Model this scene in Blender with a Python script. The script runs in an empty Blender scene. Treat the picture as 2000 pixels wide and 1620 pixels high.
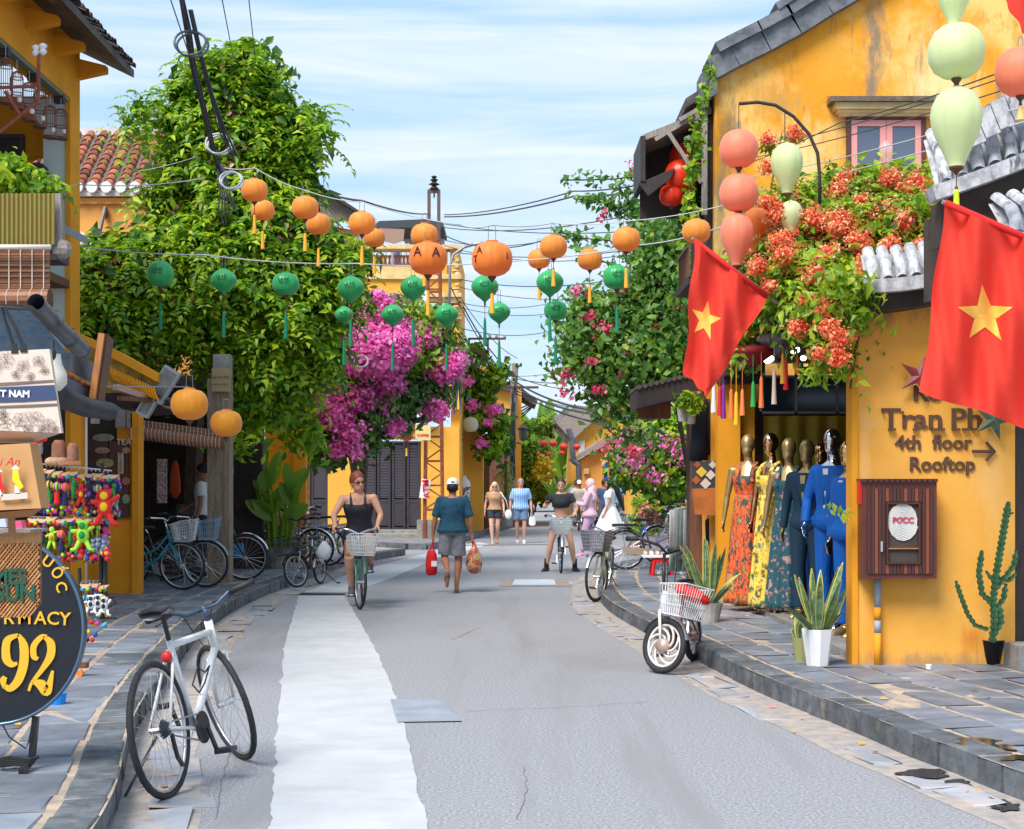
import bpy, bmesh, math, random
import numpy as np
from mathutils import Vector, Matrix, noise as mnoise
random.seed(7); np.random.seed(7)
S = bpy.context.scene
COL = S.collection
# ---------------------------------------------------------------- camera
CAMH, F, HZ = 1.55, 2900.0, 948.0          # eye height, focal length in photo pixels, horizon row
cd = bpy.data.cameras.new('camera'); cam = bpy.data.objects.new('camera', cd); COL.objects.link(cam)
cam.location = (0, 0, CAMH); cam.rotation_euler = (math.pi/2, 0, 0)
cd.sensor_width = 36; cd.lens = 36*F/2000; cd.shift_y = (HZ-810)/2000
cd.clip_start = 0.1; cd.clip_end = 3000
S.camera = cam
# ---------------------------------------------------------------- sky and sun
W = bpy.data.worlds.new('World'); S.world = W; W.use_nodes = True
nt = W.node_tree; nt.nodes.clear()
wo = nt.nodes.new('ShaderNodeOutputWorld'); bg = nt.nodes.new('ShaderNodeBackground')
sky = nt.nodes.new('ShaderNodeTexSky'); sky.sky_type = 'NISHITA'; sky.sun_disc = False
SUN_EL, SUN_AZ = math.radians(52), math.radians(215)   # behind the camera, a little to the left
sky.sun_elevation = SUN_EL; sky.sun_rotation = SUN_AZ
sky.air_density = 1.0; sky.dust_density = 0.6; sky.ozone_density = 2.0
bg.inputs['Strength'].default_value = 0.105
tc = nt.nodes.new('ShaderNodeTexCoord'); mp = nt.nodes.new('ShaderNodeMapping')
mp.inputs['Scale'].default_value = (1.5, 1.5, 17); mp.inputs['Rotation'].default_value = (0.0, 0.05, 0.3)
n1 = nt.nodes.new('ShaderNodeTexNoise'); n1.inputs['Scale'].default_value = 2.3; n1.inputs['Detail'].default_value = 7; n1.inputs['Roughness'].default_value = 0.55
n1.inputs['Distortion'].default_value = 0.5
cr = nt.nodes.new('ShaderNodeValToRGB'); cr.color_ramp.elements[0].position = 0.38; cr.color_ramp.elements[1].position = 0.66
cr.color_ramp.elements[0].color = (0.2, .2, .2, 1); cr.color_ramp.elements[1].color = (.88, .88, .88, 1)
mx = nt.nodes.new('ShaderNodeMix'); mx.data_type = 'RGBA'
mx.inputs['B'].default_value = (3.4, 3.75, 4.05, 1)
hs = nt.nodes.new('ShaderNodeMix'); hs.data_type = 'RGBA'; hs.inputs['Factor'].default_value = 0.85
hs.inputs['B'].default_value = (1.5, 2.6, 4.1, 1)
L = nt.links.new
L(tc.outputs['Generated'], mp.inputs['Vector']); L(mp.outputs['Vector'], n1.inputs['Vector']); L(n1.outputs['Fac'], cr.inputs['Fac'])
L(cr.outputs['Color'], mx.inputs['Factor']); L(sky.outputs['Color'], hs.inputs['A']); L(hs.outputs['Result'], mx.inputs['A'])
L(mx.outputs['Result'], bg.inputs['Color']); L(bg.outputs['Background'], wo.inputs['Surface'])
sd = bpy.data.lights.new('sun', 'SUN'); so = bpy.data.objects.new('sun', sd); COL.objects.link(so)
sd.energy = 2.0; sd.angle = math.radians(28); sd.color = (1.0, 0.94, 0.86)
sunv = Vector((math.sin(SUN_AZ)*math.cos(SUN_EL), math.cos(SUN_AZ)*math.cos(SUN_EL), math.sin(SUN_EL)))
so.rotation_euler = sunv.to_track_quat('Z', 'Y').to_euler()
S.view_settings.view_transform = 'Standard'; S.view_settings.look = 'None'
S.view_settings.exposure = 1.36; S.view_settings.gamma = 1.0; S.view_settings.use_curve_mapping = False
S.cycles.max_bounces = 8; S.cycles.transparent_max_bounces = 12; S.cycles.caustics_reflective = False; S.cycles.caustics_refractive = False

# ---------------------------------------------------------------- helpers
def at(px, py, Y):                       # photo pixel + distance -> point
    s = F/Y
    return Vector(((px-1000)/s, Y, CAMH-(py-HZ)/s))
def G(px, py, z=0.0):                    # photo pixel on a level surface of height z
    s = (py-HZ)/(CAMH-z)
    return Vector(((px-1000)/s, F/s, z))
V = Vector
WM = {}
class MB:
    def __init__(s): s.v=[]; s.f=[]; s.m=[]
    def add(s, vs, fs, mi=0):
        b=len(s.v); s.v += [tuple(p) for p in vs]; s.f += [tuple(b+i for i in f) for f in fs]; s.m += [mi]*len(fs); return s
    def box(s, x0,x1,y0,y1,z0,z1, mi=0):
        return s.add([(x0,y0,z0),(x1,y0,z0),(x1,y1,z0),(x0,y1,z0),(x0,y0,z1),(x1,y0,z1),(x1,y1,z1),(x0,y1,z1)],
              [(0,3,2,1),(4,5,6,7),(0,1,5,4),(1,2,6,5),(2,3,7,6),(3,0,4,7)], mi)
    def obox(s, a, b, w, h, up=(0,0,1), mi=0):     # beam from a to b, w wide, h high
        a=V(a); b=V(b); d=(b-a).normalized(); u=V(up); sd=d.cross(u)
        if sd.length<1e-4: sd=d.cross(V((0,1,0)))
        sd.normalize(); u=sd.cross(d).normalized(); P=[]
        for q in (a,b):
            for i,j in ((-1,-1),(1,-1),(1,1),(-1,1)): P.append(q+sd*(i*w/2)+u*(j*h/2))
        return s.add(P, [(0,1,2,3),(7,6,5,4),(0,4,5,1),(1,5,6,2),(2,6,7,3),(3,7,4,0)], mi)
    def tube(s, pts, r, n=6, mi=0, caps=True, closed=False):
        pts=[V(p) for p in pts]; k=len(pts); R=r if hasattr(r,'__len__') else [r]*k
        rings=[]; prev=None
        for i,p in enumerate(pts):
            if closed: t=(pts[(i+1)%k]-pts[i-1])
            else: t=(pts[min(i+1,k-1)]-pts[max(i-1,0)])
            if t.length<1e-9: t=V((0,0,1))
            t.normalize()
            if prev is None:
                u=V((0,0,1)) if abs(t.z)<0.9 else V((1,0,0))
            else: u=prev
            u=(u-t*u.dot(t))
            if u.length<1e-5: u=t.orthogonal()
            u.normalize(); prev=u; w=t.cross(u)
            rings.append([p+(u*math.cos(2*math.pi*j/n)+w*math.sin(2*math.pi*j/n))*R[i] for j in range(n)])
        vs=[q for rr in rings for q in rr]; fs=[]
        for i in range(k if closed else k-1):
            a=i*n; b=((i+1)%k)*n
            for j in range(n): fs.append((a+j,a+(j+1)%n,b+(j+1)%n,b+j))
        if caps and not closed: fs.append(tuple(range(n))[::-1]); fs.append(tuple((k-1)*n+j for j in range(n)))
        return s.add(vs,fs,mi)
    def lathe(s, prof, n=16, c=(0,0,0), mi=0, sx=1, sy=1, caps=True):
        c=V(c); vs=[]; fs=[]
        for r,z in prof:
            for j in range(n):
                a=2*math.pi*j/n; vs.append((c.x+r*sx*math.cos(a), c.y+r*sy*math.sin(a), c.z+z))
        k=len(prof)
        for i in range(k-1):
            for j in range(n): fs.append((i*n+j, i*n+(j+1)%n, (i+1)*n+(j+1)%n, (i+1)*n+j))
        if caps: fs.append(tuple(range(n))[::-1]); fs.append(tuple((k-1)*n+j for j in range(n)))
        return s.add(vs,fs,mi)
    def ell(s, c, rx, ry, rz, n=12, m=8, mi=0, mat=None):
        vs=[]; fs=[]; c=V(c)
        for i in range(m+1):
            th=math.pi*i/m; r=max(math.sin(th),1e-3)
            for j in range(n):
                a=2*math.pi*j/n; p=V((rx*r*math.cos(a), ry*r*math.sin(a), rz*math.cos(th)))
                if mat is not None: p=mat@p
                vs.append(c+p)
        for i in range(m):
            for j in range(n): fs.append((i*n+j,(i+1)*n+j,(i+1)*n+(j+1)%n,i*n+(j+1)%n))
        return s.add(vs,fs,mi)
    def prism(s, poly, ext, mi=0):                  # 3D polygon extruded by vector
        n=len(poly); e=V(ext); p=[V(q) for q in poly]
        return s.add(p+[q+e for q in p], [tuple(range(n))[::-1], tuple(range(n,2*n))]+[(i,(i+1)%n,n+(i+1)%n,n+i) for i in range(n)], mi)
    def grid(s, fn, nu, nv, mi=0):
        vs=[fn(i/nu, j/nv) for j in range(nv+1) for i in range(nu+1)]
        return s.add(vs, [(j*(nu+1)+i, j*(nu+1)+i+1, (j+1)*(nu+1)+i+1, (j+1)*(nu+1)+i) for j in range(nv) for i in range(nu)], mi)
    def tf(s, M):
        s.v=[tuple(M@V(p)) for p in s.v]; return s
    def mesh(s, name, mats, smooth=False, fix=False):
        me=bpy.data.meshes.new(name); me.from_pydata(s.v,[],s.f)
        for m in (mats if isinstance(mats,(list,tuple)) else [mats]): me.materials.append(m)
        if len(me.materials)>1: me.polygons.foreach_set('material_index', s.m)
        if fix:
            bm=bmesh.new(); bm.from_mesh(me); bmesh.ops.recalc_face_normals(bm, faces=bm.faces); bm.to_mesh(me); bm.free()
        if smooth: me.polygons.foreach_set('use_smooth',[True]*len(me.polygons))
        me.update(); return me
    def build(s, name, mats, parent=None, smooth=False, local=False, label=None, fix=False, kind=None, thick=None):
        return put(name, s.mesh(name,mats,smooth,fix), parent, local, label, kind)
def put(name, me, parent=None, local=False, label=None, kind=None, M=None):
    o=bpy.data.objects.new(name, me); COL.objects.link(o)
    if parent is not None:
        o.parent=parent
        if not local: o.matrix_parent_inverse = WM.get(parent.name, Matrix()).inverted(); WM[o.name]=M.copy() if M is not None else Matrix()
        else: WM[o.name]=WM.get(parent.name, Matrix()) @ (M if M is not None else Matrix())
    else: WM[o.name]=M.copy() if M is not None else Matrix()
    if M is not None: o.matrix_basis=M
    if label: o['label']=label
    if kind: o['kind']=kind
    return o
def thing(name, label, cat, loc=(0,0,0), rz=0, group=None, M=None):
    o=bpy.data.objects.new(name, None); COL.objects.link(o); o.empty_display_size=0.1
    MM = M if M is not None else Matrix.Translation(V(loc)) @ Matrix.Rotation(rz,4,'Z')
    o.matrix_basis=MM; WM[o.name]=MM.copy()
    o['label']=label; o['category']=cat
    if group: o['group']=group
    return o
def tag(o, label, cat, group=None):
    o['label']=label; o['category']=cat
    if group: o['group']=group
    return o
def struct(name, mb, mats, smooth=False, fix=False):
    o=mb.build(name, mats, None, smooth, fix=fix) if isinstance(mb,MB) else put(name, mb)
    o['kind']='structure'; return o
def clone(root, M, label, group=None):
    def cp(o, par):
        c=o.copy(); COL.objects.link(c)
        if par is not None: c.parent=par
        for ch in list(o.children): cp(ch, c)
        return c
    c=cp(root, None); c.matrix_basis=M; c['label']=label
    if group: c['group']=group
    return c
def lerp(a,b,t): return a+(b-a)*t
def rot(axis, deg): return Matrix.Rotation(math.radians(deg),4,axis)
def TR(x,y,z): return Matrix.Translation((x,y,z))

# ---------------------------------------------------------------- materials
MATS={}
def mat(name, col, rough=0.65, metal=0.0, noise=None, bump=None, col2=None, rand=0.0, island=None, transl=0.0,
        emit=0.0, spec=0.4, alpha=None, coat=0.0, stains=(), ramp=(0.35,0.65), nscale=(1,1,1), sheen=0, spots=()):
    """noise=(scale, amount) mixes col->col2; stains=[(scale, threshold, colour, (stretch xyz))]; rand: per-object value change; island: second colour per loose piece"""
    key=(name,tuple(col),rough,alpha)
    if key in MATS: return MATS[key]
    m=MATS[key]=bpy.data.materials.new(name); m.use_nodes=True; t=m.node_tree; N=t.nodes; Lk=t.links.new
    b=N['Principled BSDF']; out=N['Material Output']
    b.inputs['Roughness'].default_value=rough; b.inputs['Metallic'].default_value=metal
    b.inputs['Specular IOR Level'].default_value=spec; b.inputs['Coat Weight'].default_value=coat
    rgb=N.new('ShaderNodeRGB'); rgb.outputs[0].default_value=(*col,1); cur=rgb.outputs[0]
    tcn=N.new('ShaderNodeTexCoord')
    def mapped(st):
        mpn=N.new('ShaderNodeMapping'); mpn.inputs['Scale'].default_value=st; Lk(tcn.outputs['Object'],mpn.inputs['Vector']); return mpn.outputs['Vector']
    def mix(fac,a,bcol,mode='MIX'):
        x=N.new('ShaderNodeMix'); x.data_type='RGBA'; x.blend_type=mode
        if hasattr(fac,'links'): Lk(fac,x.inputs['Factor'])
        else: x.inputs['Factor'].default_value=fac
        Lk(a,x.inputs['A'])
        if hasattr(bcol,'links'): Lk(bcol,x.inputs['B'])
        else: x.inputs['B'].default_value=(*bcol,1)
        return x.outputs['Result']
    def ntex(scale, st=(1,1,1), detail=5, rgh=0.6):
        n=N.new('ShaderNodeTexNoise'); n.inputs['Scale'].default_value=scale; n.inputs['Detail'].default_value=detail; n.inputs['Roughness'].default_value=rgh
        Lk(mapped(st),n.inputs['Vector']); return n.outputs['Fac']
    def rampf(f,a,c):
        r=N.new('ShaderNodeMapRange'); r.inputs['From Min'].default_value=a; r.inputs['From Max'].default_value=c; r.clamp=True; Lk(f,r.inputs['Value']); return r.outputs['Result']
    if island is not None:
        g=N.new('ShaderNodeNewGeometry'); cur=mix(g.outputs['Random Per Island'],cur,island)
    if noise:
        c2=col2 or tuple(c*(1-noise[1]) for c in col)
        cur=mix(rampf(ntex(noise[0],nscale),*ramp),cur,c2)
    for sc,th,c,st in stains:
        cur=mix(rampf(ntex(sc,st,6,0.65),th,th+0.12),cur,c)
    for ctr,rad,c in spots:          # one stain of its own: centre, radii, colour
        mq=N.new('ShaderNodeMapping'); mq.vector_type='POINT'; mq.inputs['Scale'].default_value=[1/r for r in rad]; mq.inputs['Location'].default_value=[-a/r for a,r in zip(ctr,rad)]; Lk(tcn.outputs['Object'],mq.inputs['Vector'])
        ln=N.new('ShaderNodeVectorMath'); ln.operation='LENGTH'; Lk(mq.outputs['Vector'],ln.inputs[0])
        ad=N.new('ShaderNodeMath'); ad.operation='MULTIPLY_ADD'; Lk(ntex(7,(1.5,1,.45),7,.7),ad.inputs[0]); ad.inputs[1].default_value=2.6; Lk(ln.outputs['Value'],ad.inputs[2])
        mr2=N.new('ShaderNodeMapRange'); mr2.inputs['From Min'].default_value=2.25; mr2.inputs['From Max'].default_value=1.45; mr2.inputs['To Max'].default_value=.85; Lk(ad.outputs[0],mr2.inputs['Value']); cur=mix(mr2.outputs['Result'],cur,c)
    if rand:
        oi=N.new('ShaderNodeObjectInfo'); hv=N.new('ShaderNodeHueSaturation')
        mr=N.new('ShaderNodeMapRange'); mr.inputs['To Min'].default_value=1-rand; mr.inputs['To Max'].default_value=1+rand; Lk(oi.outputs['Random'],mr.inputs['Value'])
        Lk(mr.outputs['Result'],hv.inputs['Value']); Lk(cur,hv.inputs['Color']); cur=hv.outputs['Color']
    Lk(cur,b.inputs['Base Color'])
    if bump:
        bn=N.new('ShaderNodeBump'); bn.inputs['Strength'].default_value=bump[1]; bn.inputs['Distance'].default_value=bump[2] if len(bump)>2 else 0.01
        Lk(ntex(bump[0],nscale,6,0.7),bn.inputs['Height']); Lk(bn.outputs['Normal'],b.inputs['Normal'])
    if emit:
        Lk(cur,b.inputs['Emission Color']); b.inputs['Emission Strength'].default_value=emit
    if sheen: b.inputs['Sheen Weight'].default_value=sheen
    if alpha is not None: b.inputs['Alpha'].default_value=alpha
    if transl:
        tr=N.new('ShaderNodeBsdfTranslucent'); ms=N.new('ShaderNodeMixShader'); ms.inputs['Fac'].default_value=transl
        Lk(cur,tr.inputs['Color']); Lk(b.outputs['BSDF'],ms.inputs[1]); Lk(tr.outputs['BSDF'],ms.inputs[2]); Lk(ms.outputs['Shader'],out.inputs['Surface'])
    return m
def pmat(name, cols, scale=6, kind='voronoi', rough=0.7, st=(1,1,1), metal=0, edge=None):
    """printed cloth: constant-colour patches"""
    m=bpy.data.materials.new(name); m.use_nodes=True; t=m.node_tree; N=t.nodes; Lk=t.links.new; b=N['Principled BSDF']; b.inputs['Roughness'].default_value=rough
    tcn=N.new('ShaderNodeTexCoord'); mpn=N.new('ShaderNodeMapping'); mpn.inputs['Scale'].default_value=st; Lk(tcn.outputs['Object'],mpn.inputs['Vector'])
    n=N.new('ShaderNodeTexNoise'); n.inputs['Scale'].default_value=scale; n.inputs['Detail'].default_value=4; n.inputs['Distortion'].default_value=.25; n.inputs['Roughness'].default_value=.62
    Lk(mpn.outputs['Vector'],n.inputs['Vector'])
    r=N.new('ShaderNodeValToRGB'); e=r.color_ramp.elements; k=len(cols)
    e[0].position=0; e[0].color=(*cols[0],1); e[1].position=0.36+0.28*1/k; e[1].color=(*cols[1],1)
    for i in range(2,k): x=e.new(0.36+0.28*i/k); x.color=(*cols[i],1)
    r.color_ramp.interpolation='CONSTANT'
    Lk(n.outputs['Fac'],r.inputs['Fac']); Lk(r.outputs['Color'],b.inputs['Base Color']); return m
def stripes(name, a, c, scale, axis=0, rough=0.7, thr=0.5, bands=None):
    m=bpy.data.materials.new(name); m.use_nodes=True; t=m.node_tree; N=t.nodes; Lk=t.links.new; b=N['Principled BSDF']; b.inputs['Roughness'].default_value=rough
    tcn=N.new('ShaderNodeTexCoord'); w=N.new('ShaderNodeTexWave'); w.bands_direction='XYZ'[axis]; w.inputs['Scale'].default_value=scale; w.inputs['Distortion'].default_value=0.6; w.inputs['Detail Scale'].default_value=3
    Lk(tcn.outputs['Object'],w.inputs['Vector']); r=N.new('ShaderNodeValToRGB'); r.color_ramp.elements[0].color=(*a,1); r.color_ramp.elements[1].color=(*c,1)
    r.color_ramp.elements[0].position=thr-0.06; r.color_ramp.elements[1].position=thr+0.06
    Lk(w.outputs['Fac'],r.inputs['Fac']); Lk(r.outputs['Color'],b.inputs['Base Color']); return m

M_={}
def defmats():
    m=M_
    m['asphalt']=mat('asphalt',(0.20,0.202,0.218),0.9,noise=(60,0.3),col2=(0.36,0.363,0.385),bump=(120,0.12,0.003),stains=[(0.6,0.5,(0.24,0.238,0.245),(2.2,0.16,1)),(0.22,0.55,(0.235,0.22,0.21),(1,0.5,1)),(1.1,0.66,(0.22,0.22,0.228),(1,0.4,1)),(7,0.7,(0.12,0.12,0.13),(1,1,1))],ramp=(0.4,0.62))
    m['concrete_strip']=mat('pale_concrete',(0.50,0.51,0.53),0.85,noise=(3,0.12),bump=(60,0.25,0.003),stains=[(1.2,0.55,(0.42,0.43,0.44),(1,3,1)),(26,0.6,(0.42,0.42,0.43),(1,1,1)),(9,0.72,(0.36,0.35,0.34),(1,4,1))])
    m['slate']=mat('blue_slate',(0.145,0.168,0.208),0.5,noise=(5,0.3),bump=(14,0.35,0.008),rand=0.3,stains=[(4,0.67,(0.27,0.24,0.21),(1,1,1)),(11,0.64,(0.08,0.09,0.11),(1,1,1))],col2=(0.225,0.25,0.30))
    m['mortar']=mat('sandy_mortar',(0.52,0.40,0.30),0.95,noise=(7,0.35),bump=(40,0.5,0.008),col2=(0.28,0.24,0.2))
    m['sand']=mat('gutter_sand',(0.44,0.37,0.32),0.95,noise=(9,0.3),bump=(50,0.4,0.006),col2=(0.27,0.26,0.26))
    m['kerb']=mat('kerb_stone',(0.15,0.165,0.185),0.7,noise=(9,0.5),bump=(16,0.8,0.015),rand=0.25,stains=[(8,0.6,(0.22,0.2,0.17),(1,1,1)),(20,0.66,(0.05,0.055,0.06),(1,1,1))])
    m['water']=mat('puddle_water',(0.035,0.028,0.025),0.08,spec=0.6)
    ochre=(0.84,0.345,0.014)
    m['ochre']=mat('ochre_plaster',ochre,0.85,noise=(1.5,0.2),bump=(20,0.25,0.01),stains=[(2.5,0.64,(0.62,0.25,0.02),(1,1,0.6)),(5,0.7,(0.87,0.58,0.2),(1,1,1)),(9,0.74,(0.3,0.16,0.05),(1,1,0.3))])
    m['ochre_worn']=mat('weathered_ochre_plaster',(0.88,0.55,0.17),0.9,noise=(0.9,0.2),bump=(14,0.4,0.012),col2=(0.80,0.33,0.02),ramp=(0.42,0.58),
        stains=[(3.2,0.56,(0.70,0.28,0.02),(1,1,0.45)),(9,0.6,(0.62,0.29,0.05),(2,1,0.5)),(0.8,0.585,(0.24,0.19,0.13),(1.3,1,0.2)),(3.0,0.60,(0.25,0.19,0.12),(1.6,1,0.3)),(16,0.68,(0.4,0.22,0.08),(1,1,0.4)),(4.5,0.66,(0.88,0.66,0.32),(1,1,1))],
        spots=[((4.55,18.6,7.1),(.17,3,.85),(.2,.17,.13)),((4.5,18.6,6.3),(.1,3,.6),(.25,.2,.14)),((2.72,18.6,6.0),(.16,3,.7),(.27,.2,.11)),((3.3,18.6,6.35),(.5,3,.25),(.55,.3,.07)),((2.62,18.6,5.2),(.10,3,.9),(.3,.22,.12)),((5.4,18.6,6.6),(.5,3,.6),(.9,.68,.33)),((3.6,18.6,5.7),(.5,3,.5),(.9,.66,.3)),((6.1,18.6,6.4),(.07,3,.6),(.3,.22,.12)),((4.0,18.6,6.9),(.3,3,.4),(.75,.36,.04))])
    m['ochre_low']=mat('lower_ochre_plaster',(0.80,0.36,0.04),0.85,noise=(1.3,0.2),bump=(16,0.3,0.01),col2=(0.84,0.44,0.09),stains=[(6,0.66,(0.6,0.24,0.03),(1,1,0.5)),(14,0.70,(0.3,0.17,0.06),(1,1,0.7)),(2,0.66,(0.82,0.54,0.22),(1,1,1)),(3.1,0.69,(0.36,0.2,0.07),(2.2,1,0.2))],
        spots=[((3.2,11.6,.16),(.9,3,.11),(.42,.24,.1)),((3.6,11.6,.34),(.12,3,.15),(.72,.24,.02)),((2.85,11.6,.5),(.05,3,.12),(.72,.26,.02)),((2.8,11.6,2.9),(.35,3,.22),(.3,.18,.07)),((3.5,11.6,2.95),(.4,3,.2),(.3,.18,.07)),((3.25,11.6,1.0),(.1,3,.3),(.66,.28,.04)),((3.75,11.6,1.6),(.2,3,.5),(.85,.48,.14)),((2.75,11.6,1.6),(.06,3,.5),(.85,.5,.18))])
    m['orange_wall']=mat('orange_plaster',(0.9,0.42,0.10),0.85,noise=(1.5,0.12),stains=[(3,0.66,(0.75,0.3,0.06),(1,1,.5))])
    m['yellow_far']=mat('far_yellow_plaster',(0.88,0.44,0.06),0.85,noise=(1,0.15),stains=[(1.6,0.62,(0.75,0.32,0.04),(1,1,.4)),(6,0.7,(0.4,0.3,0.18),(1,1,.4))])
    m['trim']=mat('pale_yellow_trim',(0.82,0.60,0.28),0.8,noise=(4,0.3),stains=[(9,0.6,(0.45,0.33,0.2),(1,1,1))])
    m['white_wash']=mat('stained_whitewash',(0.56,0.57,0.6),0.85,noise=(11,0.5),bump=(20,0.5,0.01),col2=(0.32,0.33,0.36),stains=[(14,0.54,(0.12,0.12,0.14),(1.4,1,.35))],ramp=(0.42,0.62))
    m['white']=mat('white_paint',(0.8,0.8,0.8),0.55)
    m['white_wall']=mat('pale_green_white_plaster',(0.62,0.72,0.70),0.8,noise=(3,0.12))
    m['tile']=mat('terracotta_tile',(0.42,0.13,0.065),0.8,noise=(5,0.4),bump=(30,0.4,0.008),rand=0.45,stains=[(7,0.6,(0.55,0.3,0.2),(1,1,1)),(14,0.62,(0.12,0.07,0.06),(1,1,1))])
    m['tile_dark']=mat('dark_aged_tile',(0.10,0.085,0.08),0.85,noise=(6,0.5),bump=(30,0.5,0.01),rand=0.35,stains=[(5,0.62,(0.3,0.24,0.2),(1,1,1))])
    m['ridge']=mat('dark_mossy_ridge',(0.10,0.11,0.13),0.9,noise=(5,0.5),bump=(16,0.7,0.015),col2=(0.2,0.21,0.23),stains=[(12,0.62,(0.05,0.05,0.06),(1,1,1))])
    m['dark_wood']=mat('dark_wood',(0.045,0.035,0.035),0.6,noise=(6,0.4),nscale=(6,6,1),bump=(20,0.3,0.005))
    m['door']=mat('black_brown_door_paint',(0.055,0.05,0.06),0.5,noise=(6,0.3))
    m['brown_wood']=mat('brown_wood',(0.20,0.085,0.045),0.5,noise=(5,0.4),nscale=(5,5,0.7),bump=(20,0.2,0.004))
    m['orange_wood']=mat('orange_wood',(0.5,0.2,0.06),0.45,noise=(8,0.35),nscale=(6,6,0.7))
    m['old_wood']=mat('pale_weathered_wood',(0.36,0.31,0.28),0.85,noise=(10,0.4),nscale=(4,4,0.7),stains=[(8,0.62,(0.12,0.1,0.1),(2,2,.5))])
    m['post']=mat('weathered_concrete_post',(0.33,0.255,0.18),0.9,noise=(8,0.4),nscale=(3,3,0.6),bump=(25,0.5,0.01),stains=[(5,0.62,(0.47,0.42,0.34),(1,1,.5)),(14,0.66,(0.13,0.1,0.08),(1,1,.4))])
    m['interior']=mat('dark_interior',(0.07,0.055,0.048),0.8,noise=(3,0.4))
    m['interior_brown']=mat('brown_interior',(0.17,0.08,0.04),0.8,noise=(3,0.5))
    m['concrete']=mat('grey_concrete',(0.33,0.32,0.30),0.85,noise=(6,0.35),bump=(30,0.5,0.008),stains=[(3,0.62,(0.2,0.18,0.15),(1,1,1))])
    m['rust']=mat('red_rusty_steel',(0.32,0.085,0.045),0.7,noise=(9,0.5))
    m['brown_steel']=mat('brown_steel',(0.13,0.075,0.07),0.6)
    m['black']=mat('black_rubber',(0.02,0.02,0.022),0.6)
    m['tyre']=mat('dark_tyre',(0.035,0.035,0.04),0.75,noise=(40,0.4))
    m['blackm']=mat('black_plastic',(0.025,0.025,0.03),0.35)
    m['chrome']=mat('chrome',(0.75,0.75,0.77),0.18,metal=1)
    m['alu']=mat('brushed_aluminium',(0.62,0.62,0.64),0.35,metal=1)
    m['grey_metal']=mat('grey_metal',(0.35,0.36,0.38),0.45,metal=0.7)
    m['gutter']=mat('grey_blue_gutter',(0.12,0.15,0.19),0.35,noise=(3,0.5),metal=0.3)
    m['wire']=mat('black_cable',(0.05,0.055,0.07),0.6)
    m['wire_pale']=mat('pale_cable',(0.5,0.52,0.55),0.6)
    m['glass']=mat('reflecting_window_glass',(0.10,0.13,0.18),0.06,spec=0.9)
    m['pink']=mat('pink_window_paint',(0.80,0.33,0.30),0.55)
    m['bamboo']=mat('bamboo_slat',(0.34,0.14,0.06),0.55,noise=(6,0.5),nscale=(1,1,6),rand=0.35,island=(0.22,0.09,0.045))
    m['cord']=mat('pale_cord',(0.6,0.5,0.42),0.8)
    m['red_flag']=mat('red_flag_cloth',(0.97,0.075,0.05),0.8,transl=0.35,noise=(2,0.12),bump=(9,.35,.02),spec=.2)
    m['yellow_cloth']=mat('yellow_star_cloth',(0.98,0.66,0.12),0.75,transl=0.25)
    m['skin']=mat('sun_tanned_skin',(0.64,0.32,0.21),0.5,noise=(12,0.12))
    m['skin_pale']=mat('pale_skin',(0.68,0.38,0.27),0.5,noise=(12,0.1))
    m['skin_dark']=mat('brown_skin',(0.38,0.17,0.09),0.5,noise=(12,0.1))
    m['gold']=mat('matt_gold',(0.52,0.36,0.16),0.38,metal=0.7)
    m['goldc']=mat('polished_gold',(0.7,0.42,0.2),0.12,metal=1)
    m['silverc']=mat('polished_silver',(0.7,0.7,0.72),0.1,metal=1)
    m['red']=mat('red_plastic',(0.62,0.02,0.02),0.4)
    m['leafwood']=mat('vine_bark',(0.14,0.10,0.07),0.9,noise=(9,0.4))
    m['lamp_white']=mat('lit_white_bulb',(1,1,1),0.4,emit=3.0)
defmats()
def text_mesh(name, body, size, mats, ext=0.004, offset=0.0, align='CENTER', shear=0.0, sx=1.0):
    c=bpy.data.curves.new(name,'FONT'); c.body=body; c.size=size; c.extrude=ext; c.offset=offset; c.align_x=align; c.align_y='CENTER'; c.shear=shear; c.resolution_u=3
    o=bpy.data.objects.new(name,c); COL.objects.link(o)
    dg=bpy.context.evaluated_depsgraph_get(); me=bpy.data.meshes.new_from_object(o.evaluated_get(dg)); 
    bpy.data.objects.remove(o); bpy.data.curves.remove(c)
    me.name=name; me.materials.clear(); me.materials.append(mats)
    if sx!=1: me.transform(Matrix.Diagonal((sx,1,1,1)))
    return me
FACE=Matrix(((1,0,0,0),(0,0,-1,0),(0,1,0,0),(0,0,0,1)))     # text plane XY -> facing the camera (-Y)
def text(name, body, size, m, loc, parent, rz=0, roll=0, ext=0.004, offset=0.0, align='CENTER', shear=0.0, sx=1.0, label=None):
    me=text_mesh(name,body,size,m,ext,offset,align,shear,sx)
    return put(name, me, parent, label=label, M=Matrix.Translation(V(loc))@Matrix.Rotation(rz,4,'Z')@Matrix.Rotation(-roll,4,'Y')@FACE)
def sag(a,b,d,n=16):
    a=V(a); b=V(b); return [a.lerp(b,i/n)-V((0,0,d*4*(i/n)*(1-i/n))) for i in range(n+1)]
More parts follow.
